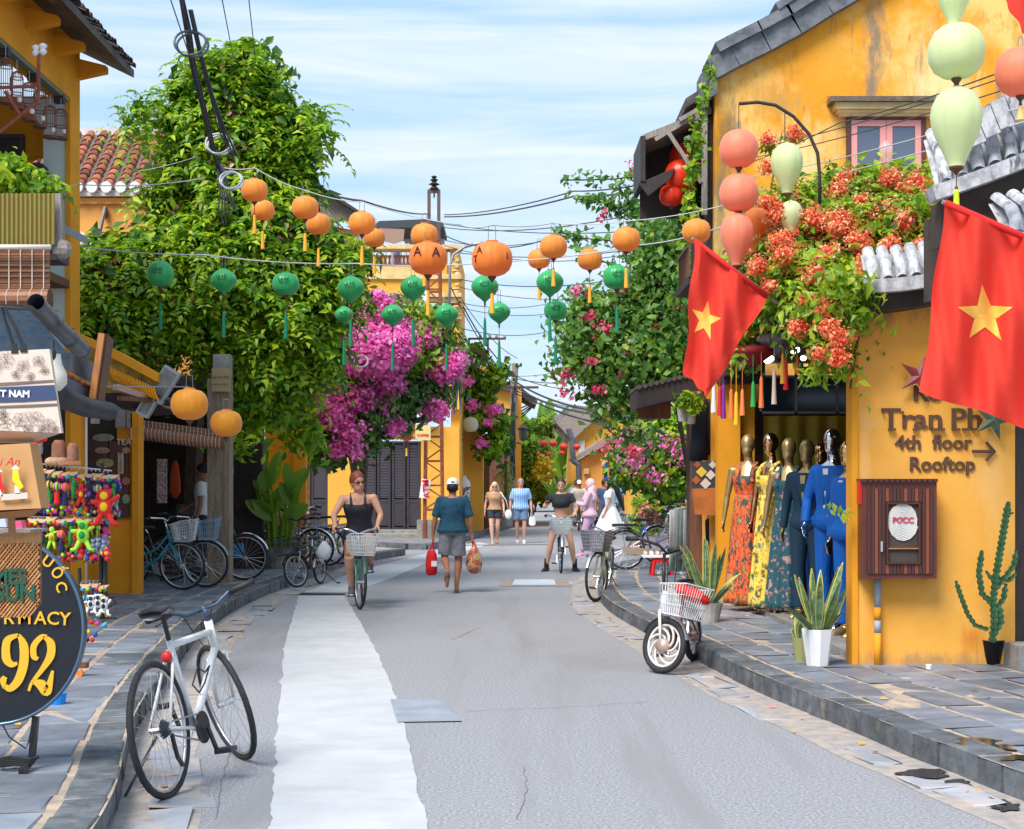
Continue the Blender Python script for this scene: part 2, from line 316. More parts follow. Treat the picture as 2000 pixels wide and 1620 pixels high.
# ================================================================ GROUND
LK=[(-1.35,2.5),(-1.6,5.0),(-1.82,6.76),(-2.32,9.14),(-2.85,12.6),(-3.26,15.9),(-3.45,19.4),(-3.40,22.6),(-3.28,26.8),(-2.98,29.6),(-2.36,32.8)]
RK=[(3.6,1.5),(3.1,4.4),(2.50,7.28),(2.37,7.99),(2.26,8.5),(2.10,9.57),(1.83,11.15),(1.60,13.5),(1.35,16),(1.19,18.2),(1.2,20.3),(1.35,23),(1.65,25.6),(2.3,28),(4,29.5),(9,31)]
def smooth_line(P, step):
    """resample a polyline with Catmull-Rom"""
    P=[V((a,b,0)) for a,b in P]; Q=[P[0]*2-P[1]]+P+[P[-1]*2-P[-2]]; out=[]
    for i in range(1,len(Q)-2):
        n=max(2,int((Q[i+1]-Q[i]).length/step))
        for k in range(n):
            t=k/n; a,b,c,d=Q[i-1],Q[i],Q[i+1],Q[i+2]
            out.append(0.5*((2*b)+(c-a)*t+(2*a-5*b+4*c-d)*t*t+(3*b-a-3*c+d)*t**3))
    out.append(P[-1]); return out
def flat(name, pts, z, m, struct_=True, parent=None):
    mb=MB(); mb.add([(p[0],p[1],z) for p in pts],[tuple(range(len(pts)))])
    me=mb.mesh(name,m); bm=bmesh.new(); bm.from_mesh(me); bmesh.ops.recalc_face_normals(bm,faces=bm.faces)
    for f in bm.faces:
        if f.normal.z<0: f.normal_flip()
    bmesh.ops.triangulate(bm,faces=bm.faces); bm.to_mesh(me); bm.free()
    if struct_: o=put(name,me); o['kind']='structure'; return o
    return put(name,me,parent)
flat('road',[(-400,-20),(400,-20),(400,1200),(-400,1200)],0,M_['asphalt'])
# pale concrete trench strip
def wob(a,b,n,amp,seed):
    r=[]
    for i in range(n):
        t=i/n; p=a.lerp(b,t); y=p.y; r.append(V((p.x+amp*(.9*mnoise.noise(V((y*2.6,seed//50*9.7,0)))+.9*mnoise.noise(V((y*11,seed//50*5.1,3)))+.55*mnoise.noise(V((y*41,seed//50,3)))),y,0)))
    return r
Lpx=[(505,1700),(530,1600),(540,1430),(556,1260),(583,1164)]; Rpx=[(672,1164),(700,1210),(742,1285),(786,1400),(830,1600),(845,1700)]
l=[G(*p) for p in Lpx]; r=[G(*p) for p in Rpx]; pts=[]
for i in range(len(l)-1): pts+=wob(l[i],l[i+1],26,0.022,i)
pts.append(l[-1]); pts.append(r[0])
for i in range(len(r)-1): pts+=wob(r[i],r[i+1],26,0.016,50+i)
pts.append(r[-1])
flat('concrete_strip',pts,0.004,M_['concrete_strip'])
up=[(588,1158),(613,1150),(679,1122),(729,1108),(823,1084),(858,1075),(905,1064),(935,1059),(955,1064),(915,1075),(859,1089),(834,1100),(771,1127),(729,1143),(676,1158)]
flat('concrete_strip',[G(*p) for p in up],0.004,M_['concrete_strip'])
flat('concrete_patch',[G(762,1368),G(852,1368),G(903,1411),G(776,1413)],0.009,mat('bluish_patch',(0.30,0.34,0.40),0.8,noise=(5,.2)))
flat('concrete_patch',[G(1005,1133),G(1083,1133),G(1086,1144),G(1000,1144)],0.009,mat('pale_blue_cover',(0.5,0.56,0.62),0.7,noise=(5,.2)))
flat('concrete_patch',[G(980,1132),G(1110,1132),G(1116,1146),G(975,1146)],0.004,mat('brown_patch',(0.33,0.27,0.23),0.9,noise=(4,.3)))
flat('asphalt_seam',[G(585,1159.5),G(674,1160.5),G(674,1163),G(583,1163)],0.009,M_['black'])
flat('asphalt_seam',[G(880,1065),G(1080,1063.5),G(1080,1064.8),G(880,1066.5)],0.004,mat('dark_seam',(0.09,0.09,0.1),0.9))
# cracks and seams in the asphalt
random.seed(41); ck=mat('crack_fill',(.17,.17,.175),.9); rd=bpy.data.objects['road']
for pts_,w in (([(1010,1600),(1030,1540),(1022,1490)],.003),([(905,1390),(1080,1382),(1290,1370)],.004),([(880,1250),(945,1222)],.005),([(420,1600),(440,1500),(470,1420)],.003)):
    q=MB(); P=[]
    for a,b in zip(pts_,pts_[1:]):
        for k in range(9): t=k/9; P.append(G(lerp(a[0],b[0],t)+random.uniform(-3,3),lerp(a[1],b[1],t)+random.uniform(-1,1),.003))
    for i in range(len(P)-1):
        d=(P[i+1]-P[i]).normalized(); n=V((-d.y,d.x,0)); a=w*random.uniform(.3,1); q.add([P[i]-n*a,P[i+1]-n*w*.6,P[i+1]+n*w*.6,P[i]+n*a],[(0,1,2,3)])
    q.build('crack',ck,rd)
# kerbs, gutters and pavements
def pavement(side, line, back, n_obj, seed, name, dmax=3.0, gut=True):
    random.seed(seed)
    P=smooth_line(line,0.12); sgn=-1 if side=='L' else 1
    base=[(p.x,p.y) for p in P]
    poly=base+back
    root=flat('pavement_'+name,poly,0.144,M_['mortar'])
    # inward normals
    Nn=[]
    for i in range(len(P)):
        t=(P[min(i+1,len(P)-1)]-P[max(i-1,0)]).normalized(); Nn.append(V((t.y,-t.x,0))*(-1 if side=='L' else 1))
    cum=[0]
    for i in range(1,len(P)): cum.append(cum[-1]+(P[i]-P[i-1]).length)
    def pt(s,d,z):
        s=min(max(s,0),cum[-1]-1e-4)
        lo=np.searchsorted(cum,s,side='right')-1; t=(s-cum[lo])/(cum[lo+1]-cum[lo])
        p=P[lo].lerp(P[lo+1],t)+Nn[lo].lerp(Nn[lo+1],t)*d; return V((p.x,p.y,z))
    # kerb stones
    s=0.0; k=0; kroot=None; stuff=MB()
    def chunk(mb,s0,s1,d0,d1,z0,z1,jit,edge=0.012,bow=True):
        n=2 if s1-s0>0.3 else 1
        q=[]
        for z,ins in ((z0,0),(z1-edge,0),(z1,edge)):
            ring=[(s0+ins,d0+ins),(s1-ins,d0+ins),(s1-ins,d1-ins),(s0+ins,d1-ins)]
            for a,b in ring:
                p=pt(a,b,z); q.append(p+V((random.uniform(-jit,jit),random.uniform(-jit,jit),random.uniform(-jit,jit)*0.5 if z>z0 else 0)))
        fs=[(8,9,10,11)]
        for lv in (0,4):
            for i in range(4): fs.append((lv+i,lv+(i+1)%4,lv+4+(i+1)%4,lv+4+i))
        mb.add(q,fs)
    while s<cum[-1]-0.05:
        ln=random.uniform(0.22,0.46); s1=min(s+ln,cum[-1]); mb=MB()
        dz=random.uniform(-0.006,0.006)
        chunk(mb,s+0.004,s1-0.004,random.uniform(-0.01,0.012),0.212,-0.02,0.153+dz,0.007,0.013)
        if k<n_obj: mb.build('kerb_stone',M_['kerb'],root,fix=True)
        else: stuff.v and None; stuff.add(mb.v,mb.f)
        s=s1; k+=1
    if stuff.v: stuff.build('far_kerb_stones',M_['kerb'],root,fix=True,kind='stuff')
    mort=MB()
    q=[]
    for i in range(len(P)-1): mort.add([pt(cum[i],0.02,0),pt(cum[i+1],0.02,0),pt(cum[i+1],0.02,0.143),pt(cum[i],0.02,0.143)],[(0,1,2,3)])
    mort.build('kerb_mortar',M_['mortar'],root)
    # slabs
    slabs=[]; d=0.225; row=0
    while d<dmax:
        w=random.uniform(0.27,0.36); s=random.uniform(-0.3,0)
        while s<cum[-1]-0.3:
            ln=random.uniform(0.34,0.66); slabs.append((s,s+ln,d,d+w)); s+=ln
        d+=w; row+=1
    slabs=[x for x in slabs if 4.8<pt((x[0]+x[1])/2,x[2],0).y<32 and abs(pt((x[0]+x[1])/2,x[2],0).x)<pt((x[0]+x[1])/2,x[2],0).y*0.40+0.3]
    slabs.sort(key=lambda x: pt((x[0]+x[1])/2,x[2],0).y); far=MB()
    for i,(a,b,c,e) in enumerate(slabs):
        mb=MB(); g=random.uniform(0.012,0.03)
        chunk(mb,a+g,b-g,c+g,e-g,0.12,0.150+random.uniform(-0.004,0.004),0.016,0.005)
        if i<290: mb.build('slate_slab',M_['slate'],root,fix=True)
        else: far.add(mb.v,mb.f)
    if far.v: far.build('far_slabs',M_['slate'],root,fix=True,kind='stuff')
    # gutter on the road side
    if gut:
        gm=MB(); gw=0.46
        for i in range(len(P)-1):
            wa=gw*(0.85+0.07*mnoise.noise(V((cum[i]*1.1,seed,0)))); wb=gw*(0.85+0.07*mnoise.noise(V((cum[i+1]*1.1,seed,0))))
            gm.add([pt(cum[i],0.0,0.004),pt(cum[i],-wa,0.002),pt(cum[i+1],-wb,0.002),pt(cum[i+1],0.0,0.004)],[(0,1,2,3)])
        groot=struct('gutter_'+name,gm,M_['sand'],fix=False)
        s=0.2
        while s<cum[-1]-0.5:
            ln=random.uniform(0.3,0.7)
            if random.random()<0.55:
                mb=MB(); wd=random.uniform(0.16,0.3); o0=-random.uniform(0.1,0.2)
                chunk(mb,s+0.02,s+ln-0.02,o0-wd,o0,-0.01,0.007+random.uniform(-0.002,0.002),0.03,0.002)
                if pt(s,0,0).y<24: mb.build('gutter_slab',mat('sandy_slate',(0.25,0.27,0.31),0.7,noise=(5,.3),col2=(.35,.36,.4),rand=.15,stains=[(3,.5,(.44,.37,.32),(1,1,1))]),groot,fix=True)
            s+=ln
    return root,pt,cum
pavL,ptL,cumL=pavement('L',LK,[(-3.0,33.7),(-4.3,35.0),(-10,36.5),(-10,2.5)],150,11,'left',dmax=3.6)
pavR,ptR,cumR=pavement('R',RK,[(12,31),(12,1.5)],150,23,'right',dmax=3.9)
def small_pave(name,line,back,seed,side):
    random.seed(seed); P=smooth_line(line,0.5)
    root=flat(name,[(p.x,p.y) for p in P]+back,0.14,mat(name+'_stone',(0.24,0.24,0.25),0.85,noise=(4,0.4),stains=[(2,.6,(.33,.27,.2),(1,1,1))]))
    for i in range(len(P)-1):
        a,b=P[i],P[i+1]; d=(b-a).normalized(); mb=MB(); mb.obox((a+d*0.01)+V((0,0,0.07)),(b-d*0.01)+V((0,0,0.07)),0.18,0.155); mb.build('kerb_stone',M_['kerb'],root)
    return root
small_pave('pavement_across',[(-10,39.5),(-4.0,37.3),(-3.0,36.3),(-2.05,35.7),(-1.55,39.5),(-1.08,43.6),(-.06,54.8),(0.8,66)],[(-10,66)],3,'L')
small_pave('pavement_beyond',[(12,34.5),(5.2,36),(3.7,38),(3.3,41),(3.7,45),(5.0,52),(8,60),(14,68)],[(30,60)],4,'R')
# puddles by the right kerb and on the pavement
for i,(cx,cy,rx,ry,z) in enumerate([(1812,1509,62,9,0.011),(1868,1528,36,7,0.011),(1962,1575,42,11,0.011),(1915,1450,60,8,0.155),(1975,1460,42,6,0.155),(1985,1480,45,7,0.155)]):
    random.seed(90+i); ring=[]
    for k in range(28):
        a=2*math.pi*k/28; rr=.85+0.75*mnoise.noise(V((math.cos(a)*1.3,math.sin(a)*1.3,i*3.3)))+.3*mnoise.noise(V((math.cos(a)*4,math.sin(a)*4,i*3.3)))
        ring.append(G(cx+rx*rr*math.cos(a),cy+ry*rr*math.sin(a),z))
    o=flat('puddle',ring,z,M_['water'])
# fallen petals and leaves
lit=MB(); random.seed(5)
def flake(p,r,mi):
    a=random.uniform(0,6.28); lit.add([p+V((math.cos(a)*r,math.sin(a)*r,0.004)),p+V((-math.sin(a)*r*.5,math.cos(a)*r*.5,0.012)),p-V((math.cos(a)*r,math.sin(a)*r,-0.003)),p+V((math.sin(a)*r*.5,-math.cos(a)*r*.5,0.002))],[(0,1,2,3)],mi)
for i in range(70):
    s=random.uniform(3,26); p=ptR(s,random.choice([-0.15,-0.3,0.5,0.9,1.4])+random.uniform(-.15,.15),0)
    z=0.02 if (p.x< -99) else 0
    d=random.random()
    if d<0.5: q=ptR(s,-random.uniform(0.05,0.4),0.016)
    else: q=ptR(s,random.uniform(0.3,2.2),0.152)
    flake(q,random.uniform(.012,.035),random.choice([0,0,1,2]))
for i in range(50):
    s=random.uniform(5,24); q=ptL(s,-random.uniform(0.05,0.5),0.016) if random.random()<.7 else ptL(s,random.uniform(.3,1.2),0.152)
    flake(q,random.uniform(.015,.04),random.choice([0,1]))
for i in range(90):
    s=random.uniform(24,29.5); q=ptL(s,-random.uniform(0.02,0.55)**1.0,0.016) if random.random()<.75 else ptL(s,random.uniform(.3,1.6),0.152)
    flake(q,random.uniform(.012,.04),3)
lit.build('fallen_petals',[mat('fallen_yellow_leaf',(.75,.36,.04),.7),mat('dry_brown_leaf',(.3,.15,.06),.8),mat('fallen_coral_petal',(.8,.2,.12),.7),mat('fallen_pink_petal',(.8,.2,.5),.7)],kind='stuff')
# ================================================================ RIGHT SIDE BUILDINGS
def rect(mb, x0,x1,y0,y1,z0,z1,mi=0): return mb.box(x0,x1,y0,y1,z0,z1,mi)
# --- shop wall with lettering, and the low shop behind it
B1=thing('yellow_shop_building','low yellow shop with open front full of mannequins and a brown lettered end wall','building',(2.67,11.6,0.14))
mb=MB(); rect(mb,2.67,3.93,11.6,11.79,0.10,3.22); mb.build('front_wall',M_['ochre_low'],B1)
mb=MB(); rect(mb,2.655,2.70,11.585,11.80,0.12,2.98); mb.build('corner_trim',M_['ochre'],B1)
mb=MB(); rect(mb,3.93,4.05,11.62,11.85,0.15,2.9); mb.build('door_frame',M_['dark_wood'],B1)
mb=MB(); rect(mb,4.05,5.6,11.8,11.9,0.15,2.9); mb.build('door',M_['interior_brown'],B1)
mb=MB(); rect(mb,3.84,5.2,11.25,11.6,0.14,0.33); mb.build('step',M_['concrete'],B1)
mb=MB(); rect(mb,2.72,5.6,11.95,18.9,0.12,0.2); mb.build('shop_floor',M_['concrete'],B1)
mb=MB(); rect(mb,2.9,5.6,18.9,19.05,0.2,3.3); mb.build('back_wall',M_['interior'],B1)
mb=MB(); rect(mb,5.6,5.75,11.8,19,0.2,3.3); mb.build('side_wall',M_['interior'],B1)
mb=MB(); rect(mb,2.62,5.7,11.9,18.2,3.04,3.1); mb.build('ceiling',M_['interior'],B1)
mb=MB(); rect(mb,2.55,2.62,11.8,18.3,2.86,3.12); mb.build('eave_beam',M_['dark_wood'],B1)
P1=MB(); rect(P1,2.52,2.79,18.15,18.4,0.14,3.1); P1.build('pillar',M_['ochre'],B1)
P1=MB(); rect(P1,2.79,2.99,18.3,18.55,0.14,3.1); P1.build('pillar',M_['ochre'],B1)
q=MB(); q.box(2.5,3.06,17.95,18.14,2.78,3.7); q.build('added_shade_board',M_['dark_wood'],B1)  # dark board added over the sunlit pillar tops; its colour stands for interior shade
# display window over an olive curtain
cur=MB(); cur.grid(lambda u,v: V((3.08+u*2.3,18.2+0.03*math.sin(u*60),0.2+v*2.2)),90,2); cur.build('olive_curtain',mat('olive_curtain',(0.33,0.26,0.02),0.7,noise=(3,.2),transl=.2),B1,smooth=True)
fr=MB(); 
for x in (3.02,3.45,3.95,4.5,5.1): rect(fr,x,x+0.03,18.1,18.14,2.42,3.04)
for z in (2.42,2.86): rect(fr,3.02,5.3,18.1,18.14,z,z+0.03)
fr.build('transom_frame',M_['grey_metal'],B1)
for i,x in enumerate((3.05,3.48,3.98,4.53)):
    q=MB(); rect(q,x,x+(0.4,0.47,0.52,0.57)[i],18.115,18.125,2.45,2.86); q.build('pane',mat('dark_glass%d'%i,(0.02,0.03,0.05),0.1,spec=.8),B1)
# lettering
tm=mat('brown_letters',(0.10,0.05,0.03),0.6)
LT=thing('wall_lettering','raised brown letters Tran Phu 4th floor Rooftop with arrow on yellow wall','sign',(2.9,11.58,2))
def wl(body,px,py,h,off=0.0,sx=1.0,nm='letters'):
    p=at(px,py,11.592); 
    return text(nm,body,h,tm,p,LT,ext=0.008,offset=off,sx=sx)
wl('Tran',1782,820,0.225,0.003,1.12); wl('Phu',1903,820,0.225,0.003,1.12)
# slab serifs on the large letters
def serif(px,py,w): p=at(px,py,11.56); MB().box(p.x-w/2,p.x+w/2,11.555,11.59,p.z-0.009,p.z+0.009).build('serif',tm,LT)
for px,py,w in ((1743,839,.055),(1790,839,.045),(1826,839,.05),(1840,839,.05),(1868,839,.06),(1887,839,.05),(1905,839,.045),(1726,806,.012),(1764,806,.012)): serif(px,py,w)
wl('4th  floor',1823,866,0.155,0.0025); wl('Rooftop',1840,908,0.155,0.0025)
wl('Ro',1812,768,0.2,0.006)
ar=MB(); a=at(1899,882,11.575); b=at(1943,882,11.575); ar.tube([a,b],0.012,6)
ar.tube([at(1926,864,11.575),b,at(1926,900,11.575)],0.012,6); ar.build('arrow',tm,LT)
# --- hose cabinet
HC=thing('fire_hose_cabinet','brown striped wall cabinet with a glass window showing a coiled white hose','cabinet',(3.03,11.5,0.85))
p0=at(1683,1130,11.45); p1=at(1826,942,11.45); x0,x1,z0,z1=p0.x,p1.x,p0.z,p1.z
mb=MB(); rect(mb,x0,x1,11.40,11.60,z0,z1); mb.build('body',mat('brown_cabinet',(.13,.035,.025),.4,noise=(4,.3)),HC)
sl=MB(); random.seed(3); n=18; sm=[mat('cab_dark',(.07,.025,.022),.4),mat('cab_red',(.22,.06,.03),.4)]
wx0,wx1,wz0,wz1=at(1733,0,11.4).x,at(1792,0,11.4).x,at(0,1098,11.4).z,at(0,985,11.4).z
for i in range(n):
    a=x0+0.03+(x1-x0-0.06)*i/n; b=x0+0.03+(x1-x0-0.06)*(i+0.86)/n
    if b>wx0-0.01 and a<wx1+0.01:
        segs=[(z0+0.04,wz0-0.02),(wz1+0.02,z1-0.05)]
    else: segs=[(z0+0.04,z1-0.05)]
    for c,d in segs:
        q=MB(); rect(q,a,b,11.385,11.40,c,d); q.build('slat',sm[1 if i in(2,5,10,13,16) else 0],HC)
q=MB()
for i in range(14): a=x0-0.01+(x1-x0+0.02)*i/14; rect(q,a,a+(x1-x0)/14*.8,11.37,11.62,z1,z1+0.025)
q.build('corrugated_top',sm[0],HC)
q=MB(); rect(q,wx0,wx1,11.392,11.399,wz0,wz1); q.build('window_recess',M_['interior'],HC)
q=MB(); cx,cz=(wx0+wx1)/2,wz1-0.135
pts=[]
for i in range(150):
    a=i*0.42; r=0.02+0.098*i/150; pts.append((cx+r*math.cos(a),11.386,cz+1.25*r*math.sin(a)))
q.prism([(cx+.112*math.cos(k*.4),11.3915,cz+.14*math.sin(k*.4)) for k in range(16)],(0,.001,0)); q.tube(pts,0.0055,5); q.build('coiled_hose',mat('white_hose',(.62,.62,.6),.8),HC)
q=MB(); rect(q,wx0,wx1,11.37,11.392,wz0+0.1,wz0+0.108); q.build('shelf',M_['orange_wood'],HC)
text('letters','PCCC',0.062,mat('red_print',(.5,.03,.08),.5),(cx,11.376,cz+0.01),HC,ext=0.001,offset=.002)
q=MB()
for (a,b,c,d) in ((wx0-.014,wx1+.014,wz1,wz1+.014),(wx0-.014,wx1+.014,wz0-.014,wz0),(wx0-.014,wx0,wz0,wz1),(wx1,wx1+.014,wz0,wz1)): rect(q,a,b,11.368,11.39,c,d)
q.build('window_frame',sm[0],HC)
q=MB(); rect(q,wx0-0.06,wx0-0.045,11.36,11.385,wz0+.08,wz0+.16); q.build('handle',M_['chrome'],HC)
q=MB(); rect(q,x0-.012,x0,11.45,11.56,z1-.17,z1+.01); q.build('warning_label',M_['red'],HC)
pp=thing('drain_pipe','vertical pipe painted orange and grey in bands below the hose cabinet','pipe',(2.85,11.55,.15))
c=at(1714,1100,11.55)
for i,(a,b,mm) in enumerate(((0.14,0.40,'orange'),(0.40,0.50,'grey'),(0.50,0.60,'orange'),(0.60,0.85,'grey'))):
    q=MB(); q.tube([(c.x,11.55,a),(c.x,11.55,b)],0.027 if i%2==0 else 0.026,10); q.build('pipe_section',M_['ochre'] if mm=='orange' else mat('grey_pipe',(.32,.36,.4),.6),pp,smooth=True)
cup=MB(); cc=at(1814,1293,11.3); cup.lathe([(0.02,0),(0.025,0.035),(0.02,0.036)],12,(cc.x,11.3,.15)); tag(cup.build('paper_cup',M_['white']),'tiny white cup lying at the foot of the yellow lettered wall','cup')
# stars on wall: two small decorative ones
def star_pts(c,R,r,rot=0,n=5):
    return [V((c.x+(R if i%2==0 else r)*math.sin(rot+math.pi*i/n), c.y, c.z+(R if i%2==0 else r)*math.cos(rot+math.pi*i/n))) for i in range(2*n)]
for px,py,col,lab in ((1795,735,(.35,.05,.06),'small red and gold star ornament half hidden by the large flag on lettered wall'),(1940,820,(.08,.14,.08),'dark green star ornament over the last letter below the large flag')):
    q=MB(); P=star_pts(at(px,py,11.52),0.17,0.065,0.3); ctr=sum(P,V())/10; 
    st=thing('star_ornament',lab,'ornament',at(px,py,11.52)); 
    q.add(P+[ctr+V((0,-.03,0))],[(i,(i+1)%10,10) for i in range(10)]); q.build('star_body',mat('star_foil',col,.4,noise=(9,.5)),st)
    q=MB(); q.tube(P,0.006,5,closed=True); q.build('rim',mat('star_rim',(.5,.3,.05),.4),st)
# --- whitewashed eaves with tile ends
def eave(root, X0,X1,n,y0,y1,zf,slope,w, mats, hgt=0.24, nm='eave_tile'):
    for i in range(n):
        x=lerp(X0,X1,(i+.5)/n); z=zf(x); q=MB(); k=6; r=w*0.42
        vs=[];fs=[]
        rows=[(y0,z-hgt*0.0),(y0+0.05,z+hgt*0.55),(y0+0.14,z+hgt),(y1,z+hgt+slope*(y1-y0))]
        for (yy,zz) in rows:
            for j in range(k+1):
                a=math.pi*j/k; vs.append((x-r*math.cos(a),yy-0.03*math.sin(a),zz+r*0.8*math.sin(a)))
        for a in range(len(rows)-1):
            for j in range(k): fs.append((a*(k+1)+j,a*(k+1)+j+1,(a+1)*(k+1)+j+1,(a+1)*(k+1)+j))
        q.add(vs,fs); q.build(nm,mats,root,smooth=True)
    q=MB(); m=24
    for i in range(m):
        a=lerp(X0-.05,X1+.05,i/m); b=lerp(X0-.05,X1+.05,(i+1)/m)
        q.obox((a,y0+0.0,zf(a)-0.045),(b,y0+0.0,zf(b)-0.045),0.20,0.10)
    q.build('white_band',M_['white_wash'],root)
    q=MB()
    for i in range(m):
        a=lerp(X0,X1,i/m); b=lerp(X0,X1,(i+1)/m)
        q.add([(a,y0+.05,zf(a)),(b,y0+.05,zf(b)),(b,y1,zf(b)+hgt+slope*(y1-y0)-.03),(a,y1,zf(a)+hgt+slope*(y1-y0)-.03)],[(0,1,2,3)])
    q.build('roof_bed',M_['white_wash'],root)
def band_under(root,X0,X1,y0,y1,zf,h,m=M_['dark_wood']):
    q=MB(); n=16
    for i in range(n):
        a=lerp(X0,X1,i/n); b=lerp(X0,X1,(i+1)/n)
        q.prism([(a,y0,zf(a)-h),(b,y0,zf(b)-h),(b,y0,zf(b)-.1),(a,y0,zf(a)-.1)],(0,y1-y0,0))
    q.build('soffit',m,root)
R1=thing('low_tiled_roof','low curved roof edge with whitewashed tile ends above the lettered wall','roof',(2.7,11.3,3))
zf=lambda x: 3.10+0.15*max(0,(x-2.7)/0.9)**1.8
eave(R1,2.70,4.1,13,11.3,11.5,zf,0.3,0.11,M_['white_wash'],0.20)
band_under(R1,2.66,4.2,11.32,11.9,zf,0.22)
R2=thing('upper_tiled_roof','higher roof corner with stained white tile ends behind the large flag','roof',(3,10.4,3.7))
zf2=lambda x: 3.63+0.33*(x-2.95)+0.06*(x-2.95)**2
eave(R2,2.98,4.6,14,10.4,10.75,zf2,0.5,0.115,M_['white_wash'],0.26)
band_under(R2,3.02,4.8,10.46,10.7,zf2,0.42,M_['interior'])
q=MB(); q.box(3.05,4.8,10.9,11.0,2.9,3.5); q.build('gable_boards',M_['interior'],R2)
q=MB()
for i in range(6): q.obox((3.05+.1*i,10.35,3.93+.06*i),(3.15+.1*i,10.35,3.97+.06*i),.12,.2)
q.build('white_ridge',M_['white_wash'],R2)
R3=thing('flag_side_roof','fragment of stained white tile ends at the right edge beside the large flag','roof',(3.3,9.9,3.2))
eave(R3,3.32,4.1,7,9.9,10.35,lambda x:3.20+.2*(x-3.3),0.3,0.11,M_['white_wash'],0.2)
# --- tall gable house
B2=thing('gable_house','tall weathered yellow house with dark gable roof line and pink framed window','building',(2.52,18.3,0))
YG=18.6
line=[(1396,158),(1440,134),(1500,104),(1560,72),(1620,34),(1675,2),(1760,-52),(1860,-118),(1960,-190)]
top=[at(x,y,YG) for x,y in line]
poly=[V((2.53,YG,2.6)),V((8.0,YG,2.6)),V((8.0,YG,9.2)),V((6.3,YG,9.0))]+[t for t in reversed(top)]
w0,w1=at(1652,0,YG).x,at(1806,0,YG).x; wz1=at(0,228,YG).z; wz0=at(0,405,YG).z
mb=MB(); mb.prism(poly,(0,0.3,0)); me=mb.mesh('gable_wall',M_['ochre_worn']); put('gable_wall',me,B2)
mb=MB(); mb.box(2.53,2.83,YG+.3,20.6,0.12,2.95); mb.box(2.53,2.83,YG+.3,20.6,2.95,6.5); mb.build('street_wall',M_['ochre_worn'],B2)
WN=MB(); 
def frame(mb,x0,x1,z0,z1,t,y0,y1):
    mb.box(x0,x0+t,y0,y1,z0,z1); mb.box(x1-t,x1,y0,y1,z0,z1); mb.box(x0+t,x1-t,y0,y1,z1-t,z1); mb.box(x0+t,x1-t,y0,y1,z0,z0+t); return mb
win=frame(MB(),w0,w1,wz0,wz1,0.055,YG-.06,YG-.003).build('window',mat('dark_brown_frame',(.11,.04,.035),.5),B2)
cxm=(w0+w1)/2
for (a,b) in ((w0+.057,cxm-.003),(cxm+.003,w1-.057)):
    frame(MB(),a,b,wz0+.06,wz1-.057,0.075,YG-.05,YG-.01).build('casement',M_['pink'],win)
    q=MB(); q.box(a+.075,b-.075,YG-.03,YG-.02,wz0+.13,wz1-.13); q.build('pane',M_['glass'],win)
q=MB(); q.lathe([(0.03,-.12),(.09,-.04),(.09,.05),(.02,.12)],12,(cxm-.02,YG-.1,wz1-.45)); q.build('hanging_bulb',mat('clear_glass',(.8,.85,.9),.05,alpha=.25),win,smooth=True)
q=MB(); q.box(w0-.13,w1+.13,YG-.16,YG-.003,wz1+.01,wz1+.05); q.box(w0-.10,w1+.10,YG-.13,YG-.003,wz1-.02,wz1+.01); q.box(w0-.17,w1+.17,YG-.2,YG-.003,wz1+.05,wz1+.13); q.build('cornice',M_['trim'],B2)
q=MB(); q.grid(lambda u,v: V((w0-.24+u*(w1-w0+.44),YG-.26+.25*v,wz1+.135+.11*math.sin(v*1.5)+.012*mnoise.noise(V((u*9,v*3,1))))),24,4); q.box(w0-.24,w1+.2,YG-.26,YG-.003,wz1+.13,wz1+.19)
q.build('hood_slab',mat('mossy_stone',(.2,.16,.12),.9,noise=(6,.5),bump=(20,.8,.02)),B2)
# ridge coping in stepped layers
for lay,(off,th,ys,ye) in enumerate(((0.12,0.26,-.16,.35),(0.31,0.13,-.22,.4))):
    for i in range(len(top)-1):
        if lay==1 and i==0: a=top[0].lerp(top[1],.55)
        else: a=top[i]
        b=top[i+1]; d=(b-a).normalized(); n=V((-d.z,0,d.x)); q=MB()
        P=[a+n*(off-th/2),b+n*(off-th/2)+d*.01,b+n*(off+th/2)+d*.01,a+n*(off+th/2)]
        q.prism([p+V((0,ys,0)) for p in P],(0,ye-ys,0)); q.build('ridge_coping',M_['ridge'],B2)
q=MB(); a=top[3]; b=top[4]; d=(b-a).normalized(); n=V((-d.z,0,d.x))
q.prism([p+V((0,-.24,0)) for p in (a+n*.38-d*.1,top[7]+n*.38,top[7]+n*.47,a+n*.47-d*.1)],(0,.6,0)); q.build('ridge_coping',M_['ridge'],B2)
q=MB(); a=top[0]; q.prism([(a.x-.1,YG-.1,a.z-.25),(a.x+.02,YG-.1,a.z-.18),(a.x+.02,YG-.1,a.z+.32),(a.x-.1,YG-.1,a.z+.26)],(0,.4,0)); q.prism([(a.x-.18,YG-.02,a.z-.38),(a.x-.08,YG-.02,a.z-.3),(a.x-.08,YG-.02,a.z+.18),(a.x-.18,YG-.02,a.z+.08)],(0,.4,0)); q.build('ridge_end',M_['ridge'],B2)
q=MB(); q.prism([(2.2,YG+.2,6.45),(7.4,YG+.2,9.6),(7.4,YG+.2,9.5),(2.2,YG+.2,6.33)],(0,1.7,0)); q.build('roof_slope',M_['tile_dark'],B2)
